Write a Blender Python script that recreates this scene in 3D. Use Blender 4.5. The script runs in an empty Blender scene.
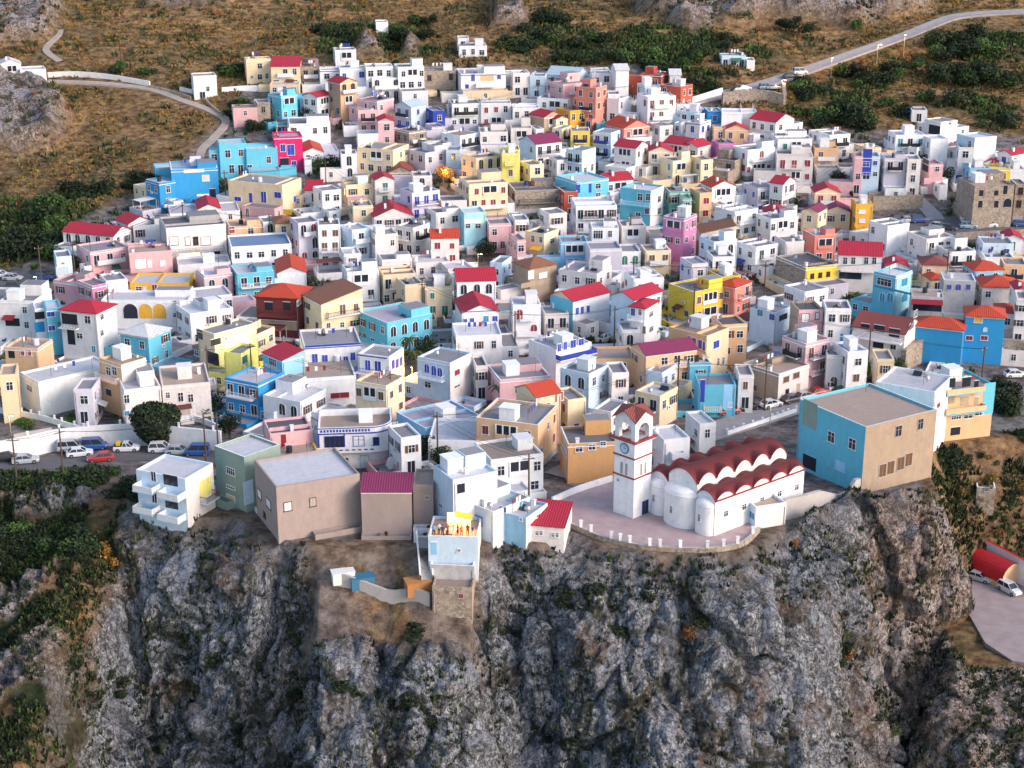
import bpy, math, random
import numpy as np
from mathutils import Vector, Matrix

sc = bpy.context.scene
COL = sc.collection
R = math.radians

# ------------------------------------------------------------------ camera
FPX, PITCH = 1600.0, 19.0
cam_d = bpy.data.cameras.new('camera')
cam_d.sensor_width = 36.0
cam_d.lens = 36.0 * FPX / 1024.0
cam_d.clip_start = 1.0
cam_d.clip_end = 6000.0
cam = bpy.data.objects.new('camera', cam_d)
COL.objects.link(cam)
CAMZ = 150.0
cam.location = (0, 0, CAMZ)
cam.rotation_euler = (R(90 - PITCH), 0, 0)
sc.camera = cam

# ------------------------------------------------------------------ light
SUN_AZ, SUN_EL = 118.0, 26.0        # azimuth clockwise from the view direction (+Y)
world = bpy.data.worlds.new('World')
sc.world = world
world.use_nodes = True
wn = world.node_tree
for n in list(wn.nodes): wn.nodes.remove(n)
wo = wn.nodes.new('ShaderNodeOutputWorld'); wb = wn.nodes.new('ShaderNodeBackground'); ws = wn.nodes.new('ShaderNodeTexSky')
ws.sky_type = 'NISHITA'; ws.sun_disc = False
ws.sun_elevation = R(SUN_EL); ws.sun_rotation = R(SUN_AZ)
ws.air_density = 1.2; ws.dust_density = 2.0; ws.ozone_density = 1.5
wb.inputs['Strength'].default_value = 0.145
wn.links.new(ws.outputs[0], wb.inputs[0]); wn.links.new(wb.outputs[0], wo.inputs[0])
sun_d = bpy.data.lights.new('sun', 'SUN')
sun_d.energy = 1.08; sun_d.angle = R(22); sun_d.color = (1.0, 0.83, 0.80)
sun = bpy.data.objects.new('sun', sun_d); COL.objects.link(sun)
sd = Vector((math.sin(R(SUN_AZ)) * math.cos(R(SUN_EL)), math.cos(R(SUN_AZ)) * math.cos(R(SUN_EL)), math.sin(R(SUN_EL))))
sun.rotation_euler = sd.to_track_quat('Z', 'Y').to_euler()
sc.view_settings.view_transform = 'Standard'
sc.view_settings.look = 'None'
sc.view_settings.exposure = 1.08
sc.view_settings.gamma = 1.0

# ------------------------------------------------------------------ noise
def _h(ix, iy, iz, s):
    h = (ix.astype(np.int64) * 374761393 + iy.astype(np.int64) * 668265263 + iz.astype(np.int64) * 2147483647 + s * 974634777) & 0xffffffff
    h = ((h ^ (h >> 13)) * 1274126177) & 0xffffffff
    h = ((h ^ (h >> 16)) * 2246822519) & 0xffffffff
    return ((h ^ (h >> 15)) & 0xffffff) / float(0xffffff)
def vn(x, y, z=None, s=0):
    x = np.asarray(x, float); y = np.asarray(y, float)
    z = np.zeros_like(x) if z is None else np.asarray(z, float)
    xi, yi, zi = np.floor(x), np.floor(y), np.floor(z)
    fx, fy, fz = x - xi, y - yi, z - zi
    fx, fy, fz = [t * t * (3 - 2 * t) for t in (fx, fy, fz)]
    r = 0
    for a in (0, 1):
        for b in (0, 1):
            for c in (0, 1):
                w = (fx if a else 1 - fx) * (fy if b else 1 - fy) * (fz if c else 1 - fz)
                r = r + w * _h(xi + a, yi + b, zi + c, s)
    return r
def fbm(x, y, z=None, s=0, o=4):
    r, a, t = 0, 1.0, 0
    for k in range(o):
        r = r + a * vn(np.asarray(x) * 2 ** k, np.asarray(y) * 2 ** k, None if z is None else np.asarray(z) * 2 ** k, s + k); t += a; a *= .5
    return r / t
def ridge(x, y, z, s=0): return 1 - np.abs(2 * vn(x, y, z, s) - 1)
def worley(x, y, z, s=0):
    xi, yi, zi = np.floor(x), np.floor(y), np.floor(z)
    d1 = np.full(x.shape, 9.0); d2 = np.full(x.shape, 9.0); idv = np.zeros(x.shape)
    for a in (-1, 0, 1):
        for b in (-1, 0, 1):
            for c in (-1, 0, 1):
                cx, cy, cz = xi + a, yi + b, zi + c
                px = cx + _h(cx, cy, cz, s); py = cy + _h(cx, cy, cz, s + 1); pz = cz + _h(cx, cy, cz, s + 2)
                d = np.sqrt((px - x) ** 2 + (py - y) ** 2 + (pz - z) ** 2)
                near = d < d1
                d2 = np.where(near, d1, np.minimum(d2, d)); idv = np.where(near, _h(cx, cy, cz, s + 3), idv); d1 = np.where(near, d, d1)
    return d1, d2, idv
def sst(a, b, x):
    t = np.clip((np.asarray(x, float) - a) / (b - a), 0, 1)
    return t * t * (3 - 2 * t)

# ------------------------------------------------------------------ land form
def ray(u, v):
    """direction of view through a picture point: used to survey where things of the photograph stand on the land"""
    a, b = (u - 512.0) / FPX, (v - 384.0) / FPX
    c, s = math.cos(R(PITCH)), math.sin(R(PITCH))
    return np.array([a, c - b * s, -s - b * c])
def at_depth(u, v, d):
    p = ray(u, v) * d
    return np.array([p[0], p[1], p[2] + CAMZ])
_prof = [(-260, 760), (-120, 620), (-60, 560), (0, 500), (60, 455), (90, 440), (170, 402), (250, 360), (350, 305), (430, 268), (475, 247), (517, 229)]
_PY = []; _PZ = []
for v_, d_ in _prof:
    p_ = at_depth(512, v_, d_); _PY.append(p_[1]); _PZ.append(p_[2])
_PY = np.array(_PY[::-1]); _PZ = np.array(_PZ[::-1])
_PY = np.concatenate([[-500.], _PY, [_PY[-1] + 500, 6000]]); _PZ = np.concatenate([[_PZ[0]], _PZ, [_PZ[-1] + 260, _PZ[-1] + 300]])
_fy = np.arange(-500, 6000, 4.0); _fz = np.interp(_fy, _PY, _PZ)
for _ in range(3): _fz[2:-2] = (_fz[:-4] + _fz[1:-3] + _fz[2:-2] + _fz[3:-1] + _fz[4:]) / 5
def G(x, y):
    return np.interp(y, _fy, _fz)
def on_G(u, v):
    d = ray(u, v); t = np.arange(150., 900., 1.0)
    z = CAMZ + t * d[2]; g = G(t * d[0], t * d[1])
    k = int(np.argmax(z <= g))
    if z[k] > g[k]: k = len(t) - 1
    t0, t1 = t[k] - 1, t[k]
    for _ in range(12):
        m = (t0 + t1) / 2
        if CAMZ + m * d[2] <= G(0, m * d[1]): t1 = m
        else: t0 = m
    return np.array([t1 * d[0], t1 * d[1], CAMZ + t1 * d[2]])
ZV = float(G(0, 206.0))                     # height of the church terrace
_edge_px = [(-300, 474), (0, 476), (120, 480), (140, 512), (188, 520), (232, 516), (262, 535), (300, 545), (345, 548), (400, 545), (432, 552), (482, 548), (500, 538), (540, 545), (572, 533), (600, 546), (650, 556), (705, 558), (750, 548), (785, 528), (815, 512), (840, 500), (885, 500), (938, 492)]
EDGE = [tuple(on_G(u, v)[:2]) for u, v in _edge_px]
EDGE += [(64.5, 231.0), (69.0, 243.0), (84.0, 247.0), (130.0, 250.0), (300.0, 252.0)]
EDGE = np.array(EDGE)
def edge_s(x, y):
    """signed distance outside (+) the plateau edge"""
    x = np.asarray(x, float); y = np.asarray(y, float)
    best = np.full(x.shape, 1e9)
    for i in range(len(EDGE) - 1):
        a, b = EDGE[i], EDGE[i + 1]; d = b - a; L2 = d @ d
        t = np.clip(((x - a[0]) * d[0] + (y - a[1]) * d[1]) / L2, 0, 1)
        best = np.minimum(best, np.hypot(x - a[0] - t * d[0], y - a[1] - t * d[1]))
    inside = np.zeros(x.shape, bool)
    P = np.vstack([EDGE, [[300, 900], [-400, 900]]]); n = len(P)
    j = n - 1
    for i in range(n):
        xi, yi, xj, yj = P[i][0], P[i][1], P[j][0], P[j][1]
        if yi != yj:
            c = ((yi > y) != (yj > y)) & (x < (xj - xi) * (y - yi) / (yj - yi) + xi)
            inside ^= c
        j = i
    return np.where(inside, -best, best)
def H(x, y, full=False):
    x = np.asarray(x, float); y = np.asarray(y, float)
    s = edge_s(x, y)
    so = np.maximum(s, 0)
    k = 0.5 + 1.7 * sst(-62, -50, x)
    kr = sst(60, 66, x) * sst(232, 245, y)
    k = k * (1 - kr) + 1.15 * kr
    k = k + 1.2 * sst(61, 64, x) * (1 - sst(229, 234, y)) * sst(200, 206, y)
    floor_r = np.where(y > 203, CAMZ - 113.0, CAMZ - 113.0 - .8 * (203 - y))
    fw = sst(50, 64, x); floor = floor_r * fw + (CAMZ - 150.0) * (1 - fw)
    g = G(x, y)
    drop = k * so
    wl = sst(-29, -26, x) * (1 - sst(-6, -3.5, x))            # the ledge with the walled yard and the lower rooms
    drop = drop * (1 - wl) + wl * (np.minimum(1.05 * so, 10) + 2.4 * np.maximum(so - 10.6, 0))
    z = np.maximum(g - drop, np.minimum(floor, g))
    if full: return z, s, k
    return z
def bowl(x, y):
    """far hills: the valley sides rise to the left and right of the village"""
    return 0
def H1(x, y): return float(H(np.array([x]), np.array([y]))[0])
def hit(u, v, h=0.0):
    """the place on the land where a point h above the ground is seen at picture point (u, v)"""
    d = ray(u, v); t = np.arange(150., 900., .5)
    z = CAMZ + t * d[2] - h; g = H(t * d[0], t * d[1])
    k = int(np.argmax(z <= g))
    t0, t1 = t[k] - .5, t[k]
    for _ in range(8):
        m = (t0 + t1) / 2
        if CAMZ + m * d[2] - h <= H1(m * d[0], m * d[1]): t1 = m
        else: t0 = m
    return np.array([t1 * d[0], t1 * d[1], CAMZ + t1 * d[2] - h]), t1
def px(p):
    x, y, z = p[0], p[1], p[2] - CAMZ
    c, s = math.cos(R(PITCH)), math.sin(R(PITCH))
    d = y * c - z * s
    up = y * s + z * c
    return 512 + FPX * x / d, 384 - FPX * up / d, d

# ------------------------------------------------------------------ materials
MATS = {}
def nodes_mat(name):
    m = bpy.data.materials.new(name); m.use_nodes = True
    nt = m.node_tree; b = nt.nodes['Principled BSDF']
    return m, nt, b
def N(nt, t, **kw):
    n = nt.nodes.new(t)
    for k, v in kw.items():
        if k in n.inputs: n.inputs[k].default_value = v
        else: setattr(n, k, v)
    return n
def ramp(nt, fac, stops):
    r = nt.nodes.new('ShaderNodeValToRGB'); cr = r.color_ramp
    while len(cr.elements) < len(stops): cr.elements.new(0.5)
    for e, (p, c) in zip(cr.elements, stops):
        e.position = p; e.color = (c, c, c, 1) if isinstance(c, (int, float)) else (*c, 1)
    nt.links.new(fac, r.inputs[0]); return r.outputs[0]
def mixc(nt, fac, a, b, mode='MIX'):
    m = nt.nodes.new('ShaderNodeMix'); m.data_type = 'RGBA'; m.blend_type = mode
    for sck, v in ((m.inputs[0], fac), (m.inputs[6], a), (m.inputs[7], b)):
        if hasattr(v, 'is_output'): nt.links.new(v, sck)
        else: sck.default_value = v if isinstance(v, (int, float)) else (*v, 1)
    return m.outputs[2]
def noise(nt, scale, detail=4, rough=.6, vec=None, dist=0.0):
    n = N(nt, 'ShaderNodeTexNoise', Scale=scale, Detail=detail, Roughness=rough, Distortion=dist)
    if vec is not None: nt.links.new(vec, n.inputs['Vector'])
    return n.outputs['Fac']
def pos(nt, scale=(1, 1, 1)):
    g = nt.nodes.new('ShaderNodeNewGeometry'); mp = nt.nodes.new('ShaderNodeMapping'); mp.inputs['Scale'].default_value = scale
    nt.links.new(g.outputs['Position'], mp.inputs['Vector']); return mp.outputs[0]
def bump(nt, b, h, strength=.4, dist=.1):
    n = N(nt, 'ShaderNodeBump', Strength=strength, Distance=dist)
    nt.links.new(h, n.inputs['Height']); nt.links.new(n.outputs[0], b.inputs['Normal'])
def plaster(name, c, dirt=.35, rough=.85):
    if name in MATS: return MATS[name]
    m, nt, b = nodes_mat(name)
    p = pos(nt); ps = pos(nt, (1.1, 1.1, .4))
    st = ramp(nt, noise(nt, 1.0, 4, .7, ps), [(.35, 0), (.75, 1)])
    bl = ramp(nt, noise(nt, .35, 5, .65, p), [(.35, 0), (.7, 1)])
    dark = tuple(x * .66 + .035 for x in c)
    lite = tuple(min(.86, x * 1.08) for x in c)
    col = mixc(nt, bl, lite, c)
    mu = N(nt, 'ShaderNodeMath', operation='MULTIPLY'); mu.inputs[1].default_value = dirt
    nt.links.new(st, mu.inputs[0])
    col = mixc(nt, mu.outputs[0], col, dark)
    pt_ = ramp(nt, noise(nt, .8, 6, .75, p, .4), [(.51 if dirt > .6 else .56, 0), (.60 if dirt > .6 else .63, .6 if dirt > .6 else .5)])
    col = mixc(nt, pt_, col, tuple(x * .55 + .09 for x in c))
    ft = ramp(nt, noise(nt, 2.2, 5, .8, ps), [(.62, 0), (.74, .4)])
    col = mixc(nt, ft, col, tuple(x * .4 + .03 for x in c))
    oi = nt.nodes.new('ShaderNodeObjectInfo')
    v = N(nt, 'ShaderNodeMapRange'); nt.links.new(oi.outputs['Random'], v.inputs[0]); v.inputs[3].default_value = .78 if 'screed' in name else .84; v.inputs[4].default_value = 1.12 if 'screed' in name else 1.06
    hs = nt.nodes.new('ShaderNodeHueSaturation'); nt.links.new(v.outputs[0], hs.inputs['Value']); nt.links.new(col, hs.inputs['Color'])
    nt.links.new(hs.outputs[0], b.inputs['Base Color'])
    b.inputs['Roughness'].default_value = rough
    b.inputs['Specular IOR Level'].default_value = .25
    bump(nt, b, noise(nt, 6, 3, .6, p), .25, .03)
    MATS[name] = m; return m
def plain(name, c, rough=.6, metal=0, emit=0, var=.15):
    if name in MATS: return MATS[name]
    m, nt, b = nodes_mat(name)
    f = ramp(nt, noise(nt, 2.5, 3, .6, pos(nt)), [(.3, 0), (.7, 1)])
    col = mixc(nt, f, c, tuple(x * (1 - var) for x in c))
    nt.links.new(col, b.inputs['Base Color'])
    b.inputs['Roughness'].default_value = rough; b.inputs['Metallic'].default_value = metal
    if emit:
        b.inputs['Emission Color'].default_value = (*c, 1); b.inputs['Emission Strength'].default_value = emit
    MATS[name] = m; return m
WALL = dict(
 w=(.82, .81, .83), W=(.77, .71, .68), l=(.60, .57, .66), i=(.56, .69, .82), c=(.80, .63, .42), y=(.80, .55, .06),
 o=(.78, .42, .05), p=(.76, .47, .27), k=(.70, .42, .44), v=(.60, .22, .42), g=(.46, .45, .45), s=(.36, .32, .28),  # ochre orange stands for lamp glow on the left edge house
 n=(.44, .33, .24), b=(.28, .55, .78), t=(.14, .52, .68), B=(.03, .30, .62), R=(.03, .06, .40), m=(.72, .02, .16),
 O=(.60, .33, .14), r=(.48, .09, .05), e=(.18, .42, .34), u=(.78, .26, .20), a=(.36, .66, .74), q=(.25, .33, .28), z=(.34, .27, .25), Y=(.80, .74, .20), D=(.17, .035, .035))  # lemon yellow carries the lamp light on the lamp lit house
CNAME = dict(w='white', W='off white', l='pale lilac', i='pale blue white', c='cream', y='yellow', o='ochre orange', O='tan orange', p='peach', k='pale pink', v='mauve pink',
 g='grey', s='grey stone', n='tan', b='light blue', t='turquoise', B='azure blue', R='royal blue', m='magenta', r='brick red', e='green', u='salmon red',
 a='pale aqua', q='grey green', z='brown', D='dark red', Y='lemon yellow')
def WM(c): return plaster('plaster_' + CNAME[c].replace(' ', '_'), WALL[c], .7 if c in 'sgzn' else .5)
def tile_mat(name, c):
    if name in MATS: return MATS[name]
    m, nt, b = nodes_mat(name)
    tc = nt.nodes.new('ShaderNodeUVMap')
    w1 = N(nt, 'ShaderNodeTexWave', Scale=.95, Distortion=.3); w1.bands_direction = 'X'; nt.links.new(tc.outputs[0], w1.inputs[0])
    w2 = N(nt, 'ShaderNodeTexWave', Scale=.8, Distortion=.3); w2.bands_direction = 'Y'; w2.wave_profile = 'SAW'; nt.links.new(tc.outputs[0], w2.inputs[0])
    ad = N(nt, 'ShaderNodeMath', operation='ADD'); nt.links.new(w1.outputs['Fac'], ad.inputs[0]); nt.links.new(w2.outputs['Fac'], ad.inputs[1])
    p = pos(nt)
    f = ramp(nt, noise(nt, 1.4, 5, .7, p), [(.3, 0), (.72, 1)])
    f2 = ramp(nt, noise(nt, 7, 2, .5, p), [(.35, 0), (.65, 1)])
    col = mixc(nt, f, c, tuple(x * .55 + .02 for x in c))
    col = mixc(nt, f2, col, tuple(min(1, x * 1.25) for x in c))
    col = mixc(nt, w1.outputs['Fac'], mixc(nt, .75, col, tuple(x * .35 for x in c)), col)
    nt.links.new(col, b.inputs['Base Color']); b.inputs['Roughness'].default_value = .75
    bump(nt, b, ad.outputs[0], .6, .06)
    MATS[name] = m; return m
ROOFC = dict(c=((.50, .014, .045), 'crimson'), r=((.58, .06, .02), 'orange red'), b=((.27, .06, .05), 'brown red'), w=((.74, .73, .75), 'white'), i=((.5, .62, .72), 'pale blue'), n=((.30, .12, .06), 'brown'), d=((.26, .025, .10), 'plum'))
def RM(c): return tile_mat('roof_tiles_' + ROOFC[c][1].replace(' ', '_'), ROOFC[c][0])
FLATC = dict(f=((.25, .235, .25), 'grey flat roof'), w=((.56, .54, .57), 'white flat roof'), t=((.36, .27, .22), 'tan flat roof'), b=((.18, .27, .44), 'blue flat roof'), k=((.13, .12, .13), 'dark flat roof'), l=((.38, .35, .41), 'pale lilac roof'))
def FM(c): return plaster('screed_' + FLATC[c][1].replace(' ', '_'), FLATC[c][0], .55)
M = dict(
 glass=plain('dark_glass_and_recess_shade', (.025, .03, .045), .15), white=plain('white_paint', (.78, .78, .80), .6), blue=plain('blue_shutter_paint', (.02, .05, .36), .5),
 teal=plain('teal_shutter_paint', (.02, .25, .42), .5), red=plain('dark_red_shutter_paint', (.26, .02, .03), .5), brown=plain('brown_wood', (.13, .06, .03), .6),
 green=plain('green_shutter_paint', (.03, .16, .10), .5), iron=plain('dark_iron', (.03, .03, .035), .5, .5), steel=plain('dull_steel', (.42, .43, .46), .4, .7),
 wood=plain('pole_wood', (.10, .065, .045), .9), conc=plaster('bare_concrete', (.42, .39, .38), .5), rubber=plain('black_rubber', (.015, .015, .015), .8),
 tank=plain('black_tank_plastic', (.02, .02, .03), .5), dwood=plain('dark_stained_wood', (.09, .02, .02), .6), pane_lit=plain('lit_window_and_porch', (1.0, .72, .35), .4, 0, 1.6),  # lit pane emission also stands in for lamp light inside porches
 lamp=plain('lamp_glow', (1.0, .66, .25), .4, 0, 14.0), trunk=plain('bark', (.09, .07, .05), .95), cloth=plain('white_cloth', (.75, .74, .72), .9))
SHUT = dict(k='glass', R='blue', r='red', b='brown', e='green', t='teal', y='glass')
def stone_mat():
    m, nt, b = nodes_mat('rubble_stone')
    p = pos(nt)
    v = N(nt, 'ShaderNodeTexVoronoi', Scale=2.6); nt.links.new(p, v.inputs['Vector'])
    ve = N(nt, 'ShaderNodeTexVoronoi', Scale=2.6, feature='DISTANCE_TO_EDGE'); nt.links.new(p, ve.inputs['Vector'])
    sp = nt.nodes.new('ShaderNodeSeparateColor'); nt.links.new(v.outputs['Color'], sp.inputs[0])
    c = ramp(nt, sp.outputs[0], [(0, (.20, .15, .12)), (.5, (.33, .27, .22)), (1, (.44, .38, .33))])
    e = ramp(nt, ve.outputs['Distance'], [(0, 0), (.08, 1)])
    c = mixc(nt, e, (.16, .13, .11), c)
    c = mixc(nt, ramp(nt, noise(nt, .4, 4, .6, p), [(.4, 0), (.65, 1)]), c, mixc(nt, .5, c, (.42, .33, .24)))
    nt.links.new(c, b.inputs['Base Color']); b.inputs['Roughness'].default_value = .95
    bump(nt, b, e, .5, .1)
    return m
M['stone'] = stone_mat(); MATS['plaster_grey_stone'] = M['stone']

# ------------------------------------------------------------------ mesh collector
class MB:
    def __init__(s): s.v = []; s.f = []; s.m = []; s.mats = []; s.uv = {}
    def mi(s, mat):
        if mat not in s.mats: s.mats.append(mat)
        return s.mats.index(mat)
    def face(s, pts, mat, uv=None):
        i = len(s.v); s.v += [tuple(p) for p in pts]; s.f.append(tuple(range(i, i + len(pts)))); s.m.append(s.mi(mat))
        if uv: s.uv[len(s.f) - 1] = uv
        return s
    def box(s, x0, x1, y0, y1, z0, z1, mat, bottom=True):
        i = len(s.v)
        s.v += [(x0, y0, z0), (x1, y0, z0), (x1, y1, z0), (x0, y1, z0), (x0, y0, z1), (x1, y0, z1), (x1, y1, z1), (x0, y1, z1)]
        fs = [(4, 5, 6, 7), (0, 1, 5, 4), (1, 2, 6, 5), (2, 3, 7, 6), (3, 0, 4, 7)] + ([(0, 3, 2, 1)] if bottom else [])
        k = s.mi(mat)
        for f in fs: s.f.append(tuple(i + a for a in f)); s.m.append(k)
        return s
    def cyl(s, c0, c1, r0, r1, mat, n=8, caps=True):
        c0, c1 = Vector(c0), Vector(c1); ax = (c1 - c0).normalized()
        t = Vector((0, 0, 1)) if abs(ax.z) < .9 else Vector((1, 0, 0))
        a = ax.cross(t).normalized(); b = ax.cross(a)
        i = len(s.v); k = s.mi(mat)
        for c, r in ((c0, r0), (c1, r1)):
            for j in range(n):
                w = 2 * math.pi * j / n; s.v.append(tuple(c + (a * math.cos(w) + b * math.sin(w)) * r))
        for j in range(n):
            j2 = (j + 1) % n; s.f.append((i + j2, i + j, i + n + j, i + n + j2)); s.m.append(k)
        if caps:
            s.f.append(tuple(i + j for j in range(n))); s.m.append(k)
            s.f.append(tuple(i + n + n - 1 - j for j in range(n))); s.m.append(k)
        return s
    def prism(s, pts, z0, z1, mat, top=True, topmat=None, bottom=False):
        i = len(s.v); n = len(pts); k = s.mi(mat)
        s.v += [(p[0], p[1], z0) for p in pts] + [(p[0], p[1], z1) for p in pts]
        for j in range(n):
            j2 = (j + 1) % n; s.f.append((i + j, i + j2, i + n + j2, i + n + j)); s.m.append(k)
        if top: s.f.append(tuple(i + n + j for j in range(n))); s.m.append(s.mi(topmat or mat))
        if bottom: s.f.append(tuple(i + n - 1 - j for j in range(n))); s.m.append(k)
        return s
    def mesh(s, name):
        me = bpy.data.meshes.new(name)
        me.from_pydata(s.v, [], s.f)
        for m in s.mats: me.materials.append(m)
        me.polygons.foreach_set('material_index', s.m)
        if s.uv:
            uvl = me.uv_layers.new(name='UVMap')
            for fi, uv in s.uv.items():
                ls = me.polygons[fi].loop_start
                for j, q in enumerate(uv): uvl.data[ls + j].uv = q
        me.update(); return me
    def build(s, name, parent=None, loc=None, rz=None):
        return link(s.mesh(name), name, parent, loc, rz)
def link(me, name, parent=None, loc=None, rz=None):
    o = bpy.data.objects.new(name, me); COL.objects.link(o)
    if parent is not None: o.parent = parent
    if loc is not None: o.location = loc
    if rz is not None: o.rotation_euler = (0, 0, rz)
    return o
def empty(name, loc, rz=0): return link(None, name, None, loc, rz)
THINGS = []
def tag(o, label, cat, group=None, kind=None, u=None, v=None, look=None):
    if label: o['label'] = label
    if cat: o['category'] = cat
    if group: o['group'] = group
    if kind: o['kind'] = kind
    return o
def copy_tree(o, parent=None):
    c = o.copy(); COL.objects.link(c)
    if parent is not None: c.parent = parent
    for ch in [k for k in KIDS.get(o.name, [])]: copy_tree(ch, c)
    return c
KIDS = {}
def kids(root):
    """note the children of a prototype once, for copy_tree"""
    for o in COL.objects:
        if o.parent is not None: KIDS.setdefault(o.parent.name, [])
    for o in COL.objects:
        if o.parent is not None and o not in KIDS[o.parent.name]: KIDS[o.parent.name].append(o)

ROADS = dict(
 street=([(-40, 470), (60, 463), (130, 455), (215, 457), (262, 452)], 6.0, 'asphalt'),
 upper_road=([(640, 118), (700, 100), (745, 90), (800, 73), (860, 52), (905, 36), (935, 24), (957, 17), (1000, 13), (1060, 11)], 4.2, 'pale'),
 village_street=([(560, 478), (600, 462), (660, 450), (700, 436), (745, 422), (800, 404), (860, 388), (900, 374)], 6.5, 'pale'),
 footpath=([(48, 82), (100, 84), (150, 90), (185, 102), (212, 112), (226, 122), (214, 138), (202, 150), (199, 165)], 2.2, 'earth'),
 ramp=([(896, 184), (912, 196), (930, 212), (938, 222)], 4.0, 'pale'),
 upper_track=([(60, 62), (46, 50), (58, 36), (60, 30)], 2.0, 'earth'),
 car_park=([(880, 230), (940, 230), (1000, 227), (1060, 228)], 11.0, 'asphalt'),
 parking_lane=([(-40, 284), (10, 284), (60, 288)], 12.0, 'asphalt'))
def smooth_line(P, n=8):
    P = [np.array(p, float) for p in P]; out = []
    for i in range(len(P) - 1):
        p0, p1, p2, p3 = P[max(i - 1, 0)], P[i], P[i + 1], P[min(i + 2, len(P) - 1)]
        for j in range(n):
            t = j / n; out.append(.5 * (2 * p1 + (p2 - p0) * t + (2 * p0 - 5 * p1 + 4 * p2 - p3) * t * t + (3 * p1 - p0 - 3 * p2 + p3) * t ** 3))
    out.append(P[-1]); return out
ROADXY = {k: (smooth_line([on_G(*q)[:2] for q in v[0]]), v[1], v[2]) for k, v in ROADS.items()}
def near_road(x, y):
    best = np.full(x.shape, 1e9)
    for k, (L, w, m) in ROADXY.items():
        for a, b in zip(L[:-1:2], L[2::2]):
            d = b - a; L2 = d @ d + 1e-9
            t = np.clip(((x - a[0]) * d[0] + (y - a[1]) * d[1]) / L2, 0, 1)
            best = np.minimum(best, np.hypot(x - a[0] - t * d[0], y - a[1] - t * d[1]) - w / 2)
    return best
# ------------------------------------------------------------------ land meshes
def grid_mesh(name, X, Y, Z, attrs, mat, smooth=True):
    ny, nx = X.shape
    me = bpy.data.meshes.new(name)
    co = np.stack([X, Y, Z], -1).reshape(-1, 3)
    idx = np.arange(ny * nx).reshape(ny, nx)
    q = np.stack([idx[:-1, :-1], idx[:-1, 1:], idx[1:, 1:], idx[1:, :-1]], -1).reshape(-1, 4)
    return faces_mesh(me, co, q, attrs, mat, smooth)
def faces_mesh(me, co, q, attrs, mat, smooth=True):
    nv, nf, k = len(co), len(q), q.shape[1]
    me.vertices.add(nv); me.vertices.foreach_set('co', co.astype(np.float32).ravel())
    me.loops.add(nf * k); me.loops.foreach_set('vertex_index', q.astype(np.int32).ravel())
    me.polygons.add(nf); me.polygons.foreach_set('loop_start', np.arange(0, nf * k, k, dtype=np.int32))
    if smooth: me.polygons.foreach_set('use_smooth', np.ones(nf, bool))
    for a, val in (attrs or {}).items():
        at = me.attributes.new(a, 'FLOAT', 'POINT'); at.data.foreach_set('value', val.astype(np.float32).ravel())
    me.materials.append(mat); me.update(); me.validate()
    return me
def attr(nt, n):
    a = nt.nodes.new('ShaderNodeAttribute'); a.attribute_name = n; return a.outputs['Fac']

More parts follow.
